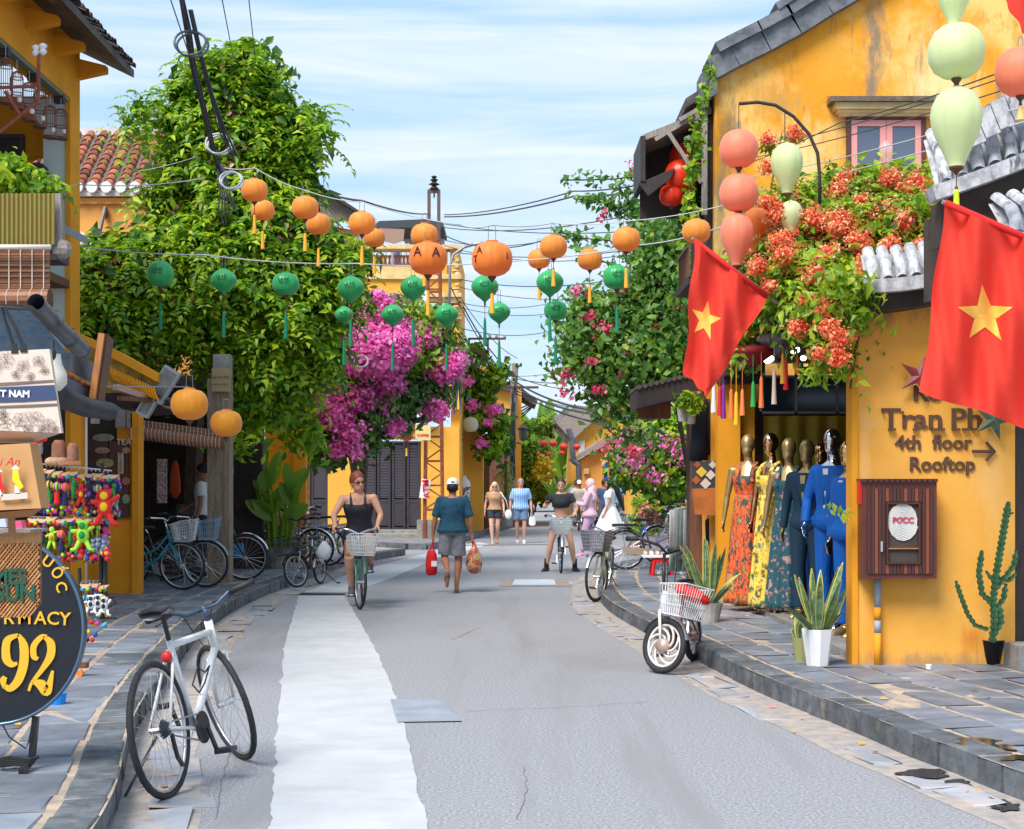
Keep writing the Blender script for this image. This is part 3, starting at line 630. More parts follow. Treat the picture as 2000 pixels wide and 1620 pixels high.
# street side overhang
q=MB(); q.prism([(1.66,18.75,5.98),(2.52,18.75,6.32),(2.52,18.75,6.24),(1.66,18.75,5.9)],(0,1.0,0)); q.build('overhang_roof',M_['old_wood'],B2)
q=MB(); q.box(1.62,1.68,18.7,19.8,5.38,5.95); q.build('fascia_board',M_['dark_wood'],B2)
q=MB(); q.prism([(1.6,18.72,5.36),(1.72,18.72,5.2),(2.0,18.72,5.42),(2.05,18.72,5.55)],(0,.05,0)); q.build('broken_board',M_['dark_wood'],B2)
q=MB(); q.box(2.46,2.53,18.75,20.4,4.2,6.2); q.build('balcony_backdrop',M_['dark_wood'],B2)
q=MB(); q.box(1.70,2.46,19.7,19.78,5.1,6.1); q.build('partition_boards',M_['interior'],B2)
for a,b,w in (((2.42,18.68,4.95),(2.42,18.68,6.25),.07),((2.38,18.66,5.35),(1.95,18.7,6.02),.05),((2.1,18.64,6.13),(2.36,18.64,6.28),.06),((1.8,18.7,5.9),(2.3,18.7,6.2),.05)):
    q=MB(); q.obox(a,b,w,.05); q.build('timber_brace',M_['old_wood'],B2)
q=MB(); q.box(2.25,2.52,19.0,20.3,4.12,4.22); q.build('balcony_floor',M_['dark_wood'],B2)
q=MB()
for i in range(8): yy=19.0+i*.16; q.box(2.26,2.28,yy,yy+.02,4.2,4.6)
q.box(2.25,2.29,19,20.3,4.6,4.64); q.build('balcony_rail',M_['brown_wood'],B2)
# lower dark awning over the next shop
A1=thing('dark_lean_to','dark lean-to roof over the clothes rack right of the flowering tree','roof',(1.7,19.6,2.8))
q=MB(); q.prism([(1.64,19.4,2.80),(2.55,19.4,3.02),(2.55,19.4,2.78),(1.64,19.4,2.56)],(0,1.2,0)); q.build('roof_slab',M_['dark_wood'],A1)
q=MB()
for i in range(12): x=1.66+i*.075; q.tube([(x,19.36,2.83+.0178*i*1),(x,20.6,2.83+.0178*i)],.034,6)
q.build('tile_rows',M_['tile_dark'],A1)
q=MB(); q.box(1.70,2.15,20.1,20.16,2.45,2.70); q.build('board',M_['brown_wood'],A1)
q=MB(); q.box(2.42,2.52,20.2,20.6,.14,2.9); q.build('wall',M_['interior_brown'],A1)
q=MB(); q.box(2.28,2.42,18.9,19.0,.14,2.75); q.build('wood_panel',M_['brown_wood'],A1)
# ================================================================ LEFT SIDE BUILDINGS
B3=thing('loggia_house','tall yellow house with an open upper loggia and jutting tiled eave on the left','building',(-5.5,17,0))
XW=-5.5; YE=18.9
q=MB(); q.box(XW-.25,XW,12.0,YE,6.37,7.35); q.build('spandrel_wall',M_['ochre'],B3)
q=MB(); q.box(XW-.06,XW,YE-.42,YE,.14,6.37); q.build('corner_pillar',M_['ochre'],B3)
q=MB(); q.box(XW-.34,XW-.062,YE-.40,YE-.03,3.2,6.37); q.build('white_jamb',M_['white_wall'],B3)
q=MB(); q.prism([(XW-.62,YE-.4,6.37),(XW-.342,YE-.4,6.0),(XW-.342,YE-.4,6.37)],(0,.3,0)); q.build('arch_corner',M_['white_wall'],B3)
# end wall with arched opening
ax0,ax1=at(46,0,YE).x,at(98,0,YE).x; az0=at(0,395,YE).z; azs=at(0,330,YE).z
q=MB(); q.box(-9.5,ax0,YE,YE+.2,4.0,6.5); q.box(ax1,XW-.3,YE,YE+.2,4.0,6.5); q.box(ax0,ax1,YE,YE+.2,4.0,az0)
n=12; cx=(ax0+ax1)/2; r=(ax1-ax0)/2
for i in range(n):
    a=math.pi*i/n; b=math.pi*(i+1)/n
    q.prism([(cx-r*math.cos(a),YE,azs+r*math.sin(a)),(cx-r*math.cos(b),YE,azs+r*math.sin(b)),(cx-r*math.cos(b),YE,6.5),(cx-r*math.cos(a),YE,6.5)],(0,.2,0))
q.build('end_wall',M_['ochre'],B3)
q=MB(); a=at(0,262,YE-.1); b=at(45,420,YE-.1); q.box(a.x-.3,b.x,YE-.1,YE-.02,b.z,a.z); sh=q.build('shutter',M_['door'],B3)
q=MB()
for i in range(14): z=b.z+.03+i*(a.z-b.z-.05)/14; q.box(a.x-.25,b.x-.05,YE-.12,YE-.1,z,z+.04)
q.build('louvres',M_['dark_wood'],sh)
q=MB(); q.box(XW-3,XW-.01,12,YE,4.0,4.1); q.build('loggia_floor',M_['interior_brown'],B3)
q=MB(); q.box(XW-3.2,XW-3,12,YE,.14,7.3); q.build('inner_wall',M_['ochre'],B3)
q=MB(); q.box(XW-3,XW-.25,12,YE,6.9,7.0); q.build('loggia_ceiling',M_['dark_wood'],B3)
q=MB(); q.obox((XW-.06,12.5,6.35),(XW-.06,YE-.45,6.35),.1,.06); 
q.build('opening_lintel',mat('grey_green_beam',(.17,.2,.14),.8),B3)
for i in range(6): q=MB(); q.box(XW-.12,XW-.0,13.2+i,13.28+i,6.24,6.34); q.build('lintel_clip',M_['dark_wood'],B3)
# eave
q=MB(); q.prism([(XW+.60,12,6.93),(XW-3.2,12,8.75),(XW-3.2,12,8.65),(XW+.60,12,6.83)],(0,YE+.35-12,0)); q.build('roof_slab',M_['tile_dark'],B3)
for i in range(6):
    yy=YE-.12-i*1.0; q=MB(); q.prism([(XW,yy,6.70),(XW+.36,yy,6.78),(XW+.36,yy,6.86),(XW,yy,6.95)],(0,.13,0)); q.build('bracket',M_['ochre'],B3)
random.seed(4)
for i in range(46):
    yy=12.3+i*.15
    if yy>YE+.35: break
    q=MB(); z0=random.uniform(-.015,.02); k=5; vs=[]
    for (t,r) in ((0,.07),(.35,.06),(.7,.06)):
        for j in range(k+1):
            a=math.pi*j/k; vs.append((XW+.66-t*.9+random.uniform(-.01,.01),yy+r*math.cos(a),6.93+t*.43+z0+r*.8*math.sin(a)))
    q.add(vs,[(a*(k+1)+j,a*(k+1)+j+1,(a+1)*(k+1)+j+1,(a+1)*(k+1)+j) for a in range(2) for j in range(k)]); q.build('eave_tile',M_['tile_dark'],B3)
q=MB()
for (t,l) in ((0,.5),(.45,.5),(.95,.5)): q.obox((XW+.55-t,YE+.34,7.02+t*.48),(XW+.55-t-l,YE+.34,7.0+(t+l)*.48),.1,.14)
q.build('verge_tiles',M_['tile'],B3)
# round sign seen through the arch
sg=thing('round_black_sign','round black sign with worn white letters in the arched loggia opening','sign',at(70,345,18.4))
q=MB(); c=at(72,347,18.4); q.prism([(c.x+.155*math.cos(2*math.pi*i/24),18.4,c.z+.19*math.sin(2*math.pi*i/24)) for i in range(24)],(0,.03,0)); q.build('disc',M_['blackm'],sg)
text('letters','AN',.085,M_['cord'],c+V((0,-.01,.03)),sg,ext=.001); text('letters','GALLERY',.085,M_['cord'],c+V((.0,-.01,-.06)),sg,ext=.001)
# ground floor: pillar wall with menu boards, facing the camera
B4=thing('menu_wall','low yellow wall with dark menu boards and a narrow yellow end post','wall',(-5.5,19.2,.14))
a=at(166,1160,19.2).x; b=at(273,1160,19.2).x
q=MB(); q.box(a-.9,b-.08,19.2,19.4,.12,1.1); q.build('wall_base',M_['ochre'],B4)
q=MB(); q.box(b-.08,b,19.12,19.4,.12,2.75); q.build('post',M_['ochre'],B4)
q=MB(); q.box(b-.3,b-.08,19.22,19.36,1.1,2.7); q.build('post',M_['ochre'],B4)
q=MB(); q.box(a-1.5,b-.08,19.42,19.5,1.05,3.0); q.build('dark_board',M_['interior'],B4)
for (x0,y0,x1,y1,m) in ((172,855,212,1010,(.07,.03,.03)),(214,862,252,1012,(.10,.025,.02)),(226,790,246,836,(.25,.26,.27)),(248,790,262,836,(.25,.26,.27)),(256,808,263,860,(.7,.72,.8)),(178,815,194,828,(.6,.58,.5)),(160,815,166,905,(.25,.35,.6))):
    p=at(x0,y1,19.15); r=at(x1,y0,19.15); q=MB(); q.box(p.x,r.x,19.13,19.17,p.z,r.z); q.build('menu_board',mat('board',m,.5,noise=(9,.4)),B4)
text('letters','TEA',.11,mat('pale_letters',(.6,.6,.62),.6),at(242,864,19.1),B4,ext=.001)
p=at(236,900,19.1); q=MB(); q.box(p.x-.035,p.x+.035,19.09,19.12,p.z-.17,p.z+.10); q.build('pizza_sign',mat('cream_board',(.45,.38,.25),.6),B4)
for i,ch in enumerate('PIZZA'): text('letters',ch,.055,M_['blackm'],(p.x,19.085,p.z+.075-.05*i),B4,ext=.001)
for (px,py,rx,ry,c) in ((202,855,.14,.05,(.25,.28,.2)),(205,905,.12,.06,(.35,.35,.1)),(200,880,.1,.04,(.4,.25,.15)),(246,880,.05,.04,(.5,.3,.2)),(246,940,.05,.05,(.55,.2,.12)),(246,975,.05,.06,(.3,.4,.25))):
    p=at(px,py,19.1); q=MB(); q.prism([(p.x+rx*math.cos(2*math.pi*i/14),19.1,p.z+ry*math.sin(2*math.pi*i/14)) for i in range(14)],(0,.02,0)); q.build('food_picture',mat('food',c,.5,noise=(30,.6)),B4)
# yellow post nearer
q=MB(); c=at(155,0,17.0).x; q.box(c-.1,c+.02,17,17.2,.14,2.6); tag(q.build('yellow_post',M_['ochre']),'narrow yellow post behind the souvenir rack beside the dark menu boards','post')
q=MB(); c=at(165,0,17.2).x; q.tube([(c,17.2,.14),(c,17.2,2.6)],.035,8); tag(q.build('metal_pole',M_['alu']),'thin silver pole between the yellow post and the menu boards','pole')
# cafe behind
B5=thing('cafe_building','dark open cafe under the vine behind the square post','building',(-5.5,24,0))
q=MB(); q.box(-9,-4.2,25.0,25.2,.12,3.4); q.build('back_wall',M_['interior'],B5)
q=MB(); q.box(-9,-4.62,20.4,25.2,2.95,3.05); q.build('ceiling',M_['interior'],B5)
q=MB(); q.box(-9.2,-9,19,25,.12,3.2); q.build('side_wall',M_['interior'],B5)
q=MB(); q.box(-3.98,-3.75,27,27.2,.12,3.2); q.box(-4.5,-3.98,27.05,27.2,.12,3.0); q.build('yellow_jamb',M_['ochre'],B5)
p=at(365,1000,24.6); r=at(412,905,24.6); q=MB(); q.box(p.x,r.x+.3,24.55,24.6,p.z-.2,r.z+.1); q.build('menu_panel',mat('dark_red_board',(.16,.025,.02),.5),B5)
text('letters','HOT MI',.12,mat('yellow_print',(.7,.45,.03),.6),at(388,913,24.5),B5,ext=.001,offset=.003); text('letters','1.2',.2,mat('yellow_print2',(.75,.45,.03),.6),at(375,930,24.5),B5,ext=.001,offset=.004)
for i in range(7): q=MB(); p=at(385,955+i*8,24.5); q.box(p.x-.28,p.x+.28,24.5,24.54,p.z,p.z+.03); q.build('text_row',mat('row',(.5,.15,.1),.6),B5)
p=at(316,940,21.5); q=MB(); q.box(p.x-.07,p.x+.07,21.5,21.53,p.z-.32,p.z+.32); tag(q.build('printed_banner',pmat('banner_print',[(.5,.35,.25),(.35,.08,.08),(.65,.55,.45),(.25,.2,.3)],14)),'narrow patterned cloth strip hanging in the dark cafe doorway','banner')
p=at(342,935,23); q=MB(); q.lathe([(.03,-.3),(.09,-.2),(.08,.0),(.05,.2),(.02,.28)],10,p,sy=.4); tag(q.build('orange_cloth',mat('orange_cloth',(.65,.09,.02),.8)),'small orange cloth hanging at the back of the dark cafe','cloth')
# counter
q=MB(); a=at(350,0,23.4).x; q.box(a,a+.75,23.2,23.9,.14,1.25); tag(q.build('cafe_counter',mat('counter',(.1,.11,.1),.6,noise=(5,.5))),'dark counter in the cafe behind the parked bicycles','counter')
# square post with notice board
PP=thing('square_post','tall square weathered post at the edge of the left pavement','post',(-4.13,20.9,.14))
q=MB(); q.box(-4.29,-3.98,20.9,21.2,.12,3.05); q.build('shaft',M_['post'],PP)
q=MB(); q.box(-4.22,-3.99,20.95,21.2,3.05,3.4); q.build('upper_shaft',M_['concrete'],PP)
q=MB(); q.box(-4.34,-3.93,20.8,21.25,.14,.17); q.build('footing',M_['mortar'],PP)
q=MB(); q.box(-4.16,-4.12,20.885,20.9,.3,2.9); q.box(-4.05,-4.03,20.885,20.9,.5,2.6); q.build('groove_strip',M_['post'],PP)
p=at(432,743,20.8); q=MB(); q.box(p.x-.13,p.x+.13,20.78,20.83,p.z-.16,p.z+.17); q.build('notice_board',mat('faded_board',(.32,.26,.13),.7),PP)
text('letters','QUAN BEP',.05,mat('faded_print',(.2,.06,.04),.7),p+V((0,-.03,.04)),PP,ext=.001); text('letters','NHA HANG',.04,mat('faded_print2',(.2,.06,.04),.7),p+V((0,-.03,-.06)),PP,ext=.001)
# bamboo blinds
def blind(name,label,a,b,h,r,segs,grp=None,roll=True,loose=0.0):
    a=V(a); b=V(b); t=thing(name,label,'blind',a,group=grp); d=(b-a)
    n=max(6,int(h/.022)) if h>0 else 0
    for i in range(n):
        q=MB(); z=V((0,random.uniform(-.004,.004)-.01*(i%2),-h*(i+.5)/n)); q.obox(a+z,b+z,.012,h/n*.82); q.build('slat',M_['bamboo'],t)
    if r:
        k=14; c=V((0,0,-h-r*.8))
        for i in range(k):
            an=2*math.pi*i/k; o=c+V((0,math.cos(an)*r,math.sin(an)*r)); q=MB(); q.obox(a+o,b+o,2*r*math.sin(math.pi/k)*1.05,.012,up=(0,math.cos(an),math.sin(an))); q.build('slat',M_['bamboo'],t)
        q=MB(); q.tube([a+c,b+c],r*.9,10); q.build('core',M_['interior_brown'],t)
    q=MB()
    for i in range(segs):
        p=a+d*(i+.5)/segs; q.box(p.x-.004,p.x+.004,p.y-.022,p.y-.014,p.z-h,p.z)
        if r: q.tube([p+V((0,math.cos(x*.6)*(r+.012),-h-r*.8+math.sin(x*.6)*(r+.012))) for x in range(0,11)],.004,4,closed=True)
    q.build('cord',M_['cord'],t); return t
random.seed(8)
blind('bamboo_blind','half rolled bamboo blind hanging under the corrugated balcony panel',at(-60,489,12.4),at(98,489,12.4),.345,.085,7)
blind('bamboo_blind','rolled bamboo blind slung between the yellow post and the square post',at(272,820,20.2),at(434,842,20.6),.11,.085,22)
# balcony with corrugated panel
B6=thing('balcony','small balcony with olive corrugated panel at the far left','balcony',at(0,480,12.5))
p=at(-80,478,12.5); r=at(107,378,12.5); q=MB(); n=60
q.grid(lambda u,v: V((lerp(p.x,r.x,u),12.5+.012*math.sin(u*n*2.2),lerp(p.z,r.z,v))),n*4,1); q.build('corrugated_panel',mat('olive_corrugated',(.27,.25,.06),.5,noise=(2,.3),col2=(.3,.2,.05)),B6,smooth=True)
q=MB(); q.tube([at(-80,483,12.3),at(99,483,12.3)],.022,8); q.build('rail_pipe',mat('pale_pipe',(.7,.62,.56),.5),B6,smooth=True)
q=MB(); q.box(p.x,r.x,12.55,12.9,p.z-.12,p.z-.02); q.build('floor',M_['dark_wood'],B6)
q=MB(); c=at(113,460,12.6); q.obox(c+V((0,0,.35)),c+V((0.02,0,-.2)),.07,.07); q.ell(c+V((.03,0,-.12)),.09,.08,.09,8,6); q.build('timber_post',M_['old_wood'],B6)
# blue sheet roof and the metal gutter
R5=thing('blue_sheet_roof','weathered blue metal sheet roof under the rolled blind','roof',at(30,650,10))
q=MB(); A,Bq,C,D=at(-60,606,10.2),at(62,606,10.2),at(140,700,12.2),at(-60,760,10.6)
nv=V((0,0,1)); q.grid(lambda u,v: (A.lerp(Bq,u)).lerp(D.lerp(C,u),v)+V((0,-.01*math.cos(u*90),0)),140,3); q.build('sheet',mat('blue_sheet',(.06,.17,.30),.5,noise=(7,.5),nscale=(3,1,6),col2=(.16,.26,.36)),R5,smooth=True)
gt=thing('metal_gutter','short round silver gutter pipe pointing down past the blue sheet roof','gutter',at(120,650,11))
q=MB(); q.tube([at(70,590,10.2),at(105,632,10.6),at(160,684,11.2)],[.06,.062,.066],14,caps=False); q.build('pipe',M_['gutter'],gt,smooth=True)
for f in (.35,.72,1.0): p=at(70,590,10.2).lerp(at(160,684,11.2),f); q=MB(); d=(at(160,684,11.2)-at(70,590,10.2)).normalized(); q.tube([p,p+d*.02],.075,14,caps=False); q.build('collar',M_['gutter'],gt,smooth=True)
bl=MB(); c=at(110,725,10.5); bl.lathe([(.03,.12),(.04,.05),(.075,-.02),(.075,-.09),(.03,-.14)],14,c); tag(bl.build('enamel_lamp',mat('cream_enamel',(.7,.68,.58),.3),smooth=True),'cream enamel lamp shade hanging behind the white floral tote bag','lamp')
# small tile roof fragments and gutter
R6=thing('slate_tile_roof','low dark tile roof with terracotta edge and black gutter behind the tote bag','roof',at(150,740,12.5))
for i in range(22):
    t=i/22; p=at(112+t*68,722+t*38,12+t*.8); q=MB(); q.tube([p+V((0,0,-.02)),p+V((0,.05,-.02))+V((0,0,-.23))],.02,5); q.build('tile',M_['ridge'],R6)
    q=MB(); q.ell(p+V((0,0,.0)),.03,.03,.02,6,4); q.build('clay_tip',M_['tile'],R6)
q=MB(); q.add([at(112,700,12),at(150,682,12.6),at(186,712,13.2),at(186,752,13.2),at(112,714,12)],[(0,1,2,3,4)]); q.build('roof_bed',M_['ridge'],R6)
q=MB(); q.tube([at(104,762,11.8),at(125,778,12),at(165,795,12.4),at(214,804,12.8)],[.085,.09,.085,.08],12); q.build('gutter_pipe',mat('black_gutter',(.045,.05,.06),.5,noise=(6,.4)),R6,smooth=True)
# hanging wooden sign
SG=thing('hanging_wood_sign','tall brown wooden board with an orange edge jutting out over the shop','sign',at(195,720,13))
A=at(176,790,12.6); 
q=MB(); q.prism([at(172,790,12.5),at(184,790,12.5),at(204,652,12.5),at(192,650,12.5)],(0,.04,0)); q.build('edge_board',M_['orange_wood'],SG)
q=MB(); q.prism([at(184,790,12.52),at(198,786,12.9),at(216,664,12.9),at(204,652,12.52)],(.02,.03,0)); q.build('face_board',mat('sign_face',(.13,.05,.03),.5,noise=(9,.4)),SG)
# ochre gable with ventilation tiles
R7=thing('ochre_gable','bright ochre gable edge with a row of curved vent tiles above the cafe','roof',at(230,720,17))
q=MB(); q.prism([at(150,664,17),at(150,650,17),at(232,688,17),at(307,730,17),at(307,746,17),at(232,706,17)],(0,.3,0)); q.build('coping',M_['ochre'],R7,fix=True)
q=MB(); q.prism([at(150,664,17.1),at(232,706,17.1),at(307,746,17.1),at(300,768,17.1),at(150,768,17.1)],(0,.15,0)); q.build('gable_wall',mat('ochre_dirty',(.5,.32,.06),.9,noise=(9,.6)),R7,fix=True)
for i in range(16):
    x=216+i*5.6; q=MB(); p=at(x,718+i*2.6,17.0); q.tube([p,p+V((.02,-.02,-.07)),p+V((.05,0,-.15))],.013,5); q.build('vent_tile',M_['ochre'],R7)
q=MB(); q.prism([at(190,768,17),at(300,768,17),at(345,792,17.4),at(240,800,17.2)],(0,1.6,0)); q.build('soffit',M_['dark_wood'],R7,fix=True)
for a,b,w,m in (((225,756,16.6),(345,797,17.6),.07,'old_wood'),((232,778,16.6),(300,782,17.2),.05,'brown_wood')):
    q=MB(); q.obox(at(*a),at(*b),w,w); q.build('rafter',mat('pinkish_wood',(.5,.33,.25),.8) if m=='old_wood' else M_[m],R7)
q=MB(); q.tube([at(180,756,16.2),at(300,756,16.8),at(368,756,17.3)],.008,5); q.build('hanging_rod',M_['grey_metal'],R7)
for i,(x,y,w,h,rr) in enumerate(((320,752,.2,.42,32),(290,790,.15,.3,30))):
    q=MB(); q.box(-w/2,w/2,-.06,.06,-h/2,h/2); q.tf(Matrix.Translation(at(x,y,17.2))@rot('Y',rr)); e=tag(q.build('metal_light_box',M_['grey_metal']),('larger','smaller')[i]+' tilted grey metal floodlight box above the cafe entrance','lamp')
    q=MB(); q.box(-w/2+.02,w/2-.02,-.07,-.06,-h/2+.03,h/2-.03); q.tf(Matrix.Translation(at(x,y,17.2))@rot('Y',rr)); q.build('front_glass',mat('dull_glass',(.25,.24,.22),.25,noise=(9,.5)),e)
# brown wall behind the vine
q=MB(); p=at(225,745,24.2); r=at(332,625,24.2); q.box(p.x,r.x,24.2,24.4,p.z,r.z); tag(q.build('brown_wall',mat('brown_plank_wall',(.16,.07,.04),.8,noise=(4,.4),nscale=(1,1,8))),'dark red-brown board wall showing below the vine on the left','wall')
# --- orange house with the tiled roof
B7=thing('tiled_roof_house','orange house with rows of terracotta roof tiles and a whitewashed eave','building',(-6,25.5,0))
YB=25.5; s=F/YB; zE=at(0,386,YB).z
q=MB(); q.box(-10,-4.55,YB,YB+.25,.14,zE-.02); q.build('front_wall',M_['orange_wall'],B7)
q=MB(); q.box(-10,-4.5,YB-.06,YB,zE-.12,zE-.02); q.build('cornice',M_['orange_wall'],B7)
q=MB(); q.box(-10,-4.45,YB-.14,YB+.05,zE,zE+.13); q.build('white_eave_band',M_['white'],B7)
zR=at(0,262,YB+1.6).z; sw=.245
me=None
col=0; random.seed(2)
mt=MB(); k=6; 
for (t,r) in ((0,.092),(1,.075)):
    for j in range(k+1):
        a=math.pi*j/k; mt.v.append((-r*math.cos(a),t*.24,r*math.sin(a)))
mt.f=[(j,j+1,k+1+j+1,k+1+j) for j in range(k)]+[tuple(range(k+1))]; mt.m=[0]*len(mt.f); tm_=mt.mesh('roof_tile',M_['tile'],True)
slope=math.atan2(zR-zE-.1,1.7); rows=11; cnt=0
for c in range(23):
    x=-9.6+c*sw
    for rr in range(rows):
        u=rr*.185; M=Matrix.Translation((x+random.uniform(-.006,.006),YB-.16+u*math.cos(slope),zE+.12+u*math.sin(slope)+.02))@Matrix.Rotation(slope-.06+random.uniform(-.02,.02),4,'X')
        put('roof_tile',tm_,B7,M=M)
q=MB(); q.prism([(-10,YB-.18,zE+.12),(-10,YB-.18+2.05*math.cos(slope),zE+.12+2.05*math.sin(slope)),(-10,YB+2.2,zE-.2)],(5.6,0,0)); q.build('roof_bed',mat('grey_mortar',(.2,.15,.13),.9,noise=(20,.5)),B7)
for c in range(23):
    x=-9.6+c*sw; q=MB(); q.lathe([(.094,0),(.094,.1)],10,(0,0,0)); q.tf(Matrix.Translation((x,YB-.19,zE+.13))@rot('X',90)@Matrix.Diagonal((1,1.05,.6,1))); q.build('tile_end',M_['white'],B7)
q=MB(); yr=YB-.1+2.05*math.cos(slope); q.box(-10,-4.5,yr-.05,yr+.25,zE+.12+2.0*math.sin(slope),zE+.3+2.0*math.sin(slope)); q.build('ridge',mat('pale_ridge',(.72,.70,.72),.8,noise=(5,.3)),B7)
q=MB(); q.obox(at(190,470,YB-.3),at(206,405,YB-.1),.05,.05); q.build('leaning_pole',M_['old_wood'],B7)
q=MB(); q.box(-7.0,-6.94,YB-.1,YB,zE-.35,zE-.2); q.build('hook',M_['rust'],B7)
q=MB(); q.prism([at(157,452,24),at(215,480,24),at(215,500,24),at(157,500,24)],(0,.3,0)); tag(q.build('white_awning',M_['white']),'white awning corner below the orange wall beside the loggia house','awning')
q=MB(); q.prism([at(108,430,14.5),at(155,455,14.8),at(155,470,14.8),at(108,445,14.5)],(0,.3,0)); tag(q.build('slate_canopy',M_['slate'],fix=True),'small grey canopy strip beside the corrugated balcony panel','awning')
# bird cages
for i,(px,py,w,h,Y) in enumerate(((11,158,26,88,15.6),(33,176,24,74,16),(57,198,26,76,16.5),(78,212,26,74,17),(98,238,26,64,17.6),(119,242,25,60,18.2))):
    s=F/Y; W=w/s/2; H=h/s; c=at(px,py,Y); t=thing('bird_cage',('leftmost','second','third','fourth','fifth','rightmost')[i]+' brown wire bird cage in the row hanging in the loggia','bird cage',c,group='bird cages hanging in the loggia')
    q=MB()
    for k in range(20):
        a=2*math.pi*k/20; dx,dy=math.cos(a)*W,math.sin(a)*W
        q.tube([c+V((dx,dy,-H/2)),c+V((dx,dy,H*.3)),c+V((dx*.75,dy*.75,H*.44)),c+V((0,0,H*.5))],.0035,3,caps=False)
    q.build('bars',mat('cage_wire',(.2,.07,.05),.5),t)
    for z in (-H/2,-H*.1,H*.3):
        q=MB(); q.tube([c+V((math.cos(2*math.pi*k/16)*W,math.sin(2*math.pi*k/16)*W,z)) for k in range(16)],.006,5,closed=True); q.build('ring',M_['brown_wood'],t)
    q=MB(); q.lathe([(W*.98,0),(W*.98,.025)],16,c-V((0,0,H/2))); q.build('floor',M_['brown_wood'],t)
    q=MB(); q.tube([c+V((0,0,H*.5)),c+V((0,0,H*.5+.12))],.004,4); q.build('hook',M_['grey_metal'],t)
    q=MB(); q.lathe([(.02,0),(.03,.03),(.02,.05)],8,c+V((W*.6,-W*.6,-H*.35))); q.build('water_cup',M_['white'],t)
# insulator bracket
t=thing('insulator_bracket','rusty angle iron bracket with two white ceramic insulators on the loggia house','bracket',at(74,150,14.5))
for a,b in (((74,204,14.5),(76,106,14.5)),((-20,272,14.0),(74,198,14.5)),((-5,172,14.2),(72,168,14.5)),((10,178,14.2),(38,224,14.3))):
    q=MB(); q.obox(at(*a),at(*b),.028,.028); q.build('iron_bar',M_['rust'],t)
for px,py in ((70,97),(84,94)):
    q=MB(); c=at(px,py,14.5); q.lathe([(.015,-.07),(.03,-.05),(.038,-.03),(.02,-.01),(.036,.01),(.04,.03),(.01,.045)],12,c); q.build('insulator',M_['white'],t,smooth=True)
# ================================================================ BUILDINGS DOWN THE STREET
def pbox(mb,px0,py0,px1,py1,Y,th,mi=0):      # frontal box given by its picture corners at distance Y
    a=at(px0,py1,Y); b=at(px1,py0,Y); return mb.box(a.x,b.x,Y,Y+th,a.z,b.z,mi)
B8=thing('corner_house','two storey yellow corner house with black louvred doors and a roof terrace balustrade','building',at(760,1045,42))
YC=42
zg=.14
def wallpx(name,x0,y0,x1,y1,Y=YC,th=.3,m='yellow_far',ground=False,root=None):
    a=at(x0,y1,Y); b=at(x1,y0,Y); q=MB(); q.box(a.x,b.x,Y,Y+th,.12 if ground else a.z,b.z); return q.build(name,M_[m] if isinstance(m,str) else m,root or B8)
wallpx('ground_wall',640,858,706,1045,ground=True); wallpx('ground_wall',822,858,897,1045,ground=True)
wallpx('ground_wall',560,858,606,1045,ground=True,m='interior_brown')
wallpx('header_band',560,834,897,858,th=.34); 
wallpx('door_cornice',640,848,826,853,Y=YC-.05,th=.06,m='trim')
wallpx('upper_wall',560,600,897,800,m='yellow_far'); 
wallpx('fascia',700,812,830,834,Y=YC-.05,th=.4,m=mat('greyish_fascia',(.22,.2,.21),.8))
# ornate upper band
for y0,y1,o,m in ((478,486,-.25,'trim'),(536,545,-.2,'trim'),(545,572,-.12,'yellow_far'),(572,580,-.22,'trim'),(582,588,-.14,'trim'),(618,624,-.1,'trim')):
    wallpx('moulding',690,y0,897+(4 if m=='trim' else 0),y1,Y=YC+o,th=.4-o,m=m)
wallpx('parapet_base',690,520,897,545,Y=YC,th=.3,m='trim')
for i,x in enumerate((700,822,866,886)):
    wallpx('pier',x-7,480,x+7,545,Y=YC-.1,th=.35,m='yellow_far')
mred=mat('red_brown_baluster',(.4,.13,.09),.7)
for i in range(14):
    x=712+i*8.0+ (4 if i>6 else 0); 
    if x>=818: break
    p=at(x,534,YC); q=MB(); q.lathe([(.05,0),(.03,.06),(.06,.16),(.065,.24),(.03,.36),(.025,.42),(.055,.5),(.055,.54)],8,p+V((0,.1,-.02)),mi=0); q.build('baluster',mred,B8,smooth=True)
for i in range(3):
    x=838+i*12; p=at(x,534,YC); q=MB(); q.lathe([(.05,0),(.03,.06),(.06,.16),(.065,.24),(.03,.36),(.055,.5)],8,p+V((0,.1,-.02))); q.build('baluster',mred,B8,smooth=True)
q=MB(); 
for i in range(9):
    p=at(891+random.uniform(-1,3),494+i*15+random.uniform(-3,3),YC-.1); q.ell(p,.09,.06,random.uniform(.05,.12),8,6); q.box(p.x-.14,p.x+.07,p.y-.05,p.y+.1,p.z-.13,p.z-.10)
q.build('corner_scrolls',M_['trim'],B8,smooth=True)
q=MB(); a=at(897,0,YC).x; q.box(a-.25,a,YC+.3,47,.14,8.2); q.build('side_wall',M_['yellow_far'],B8)
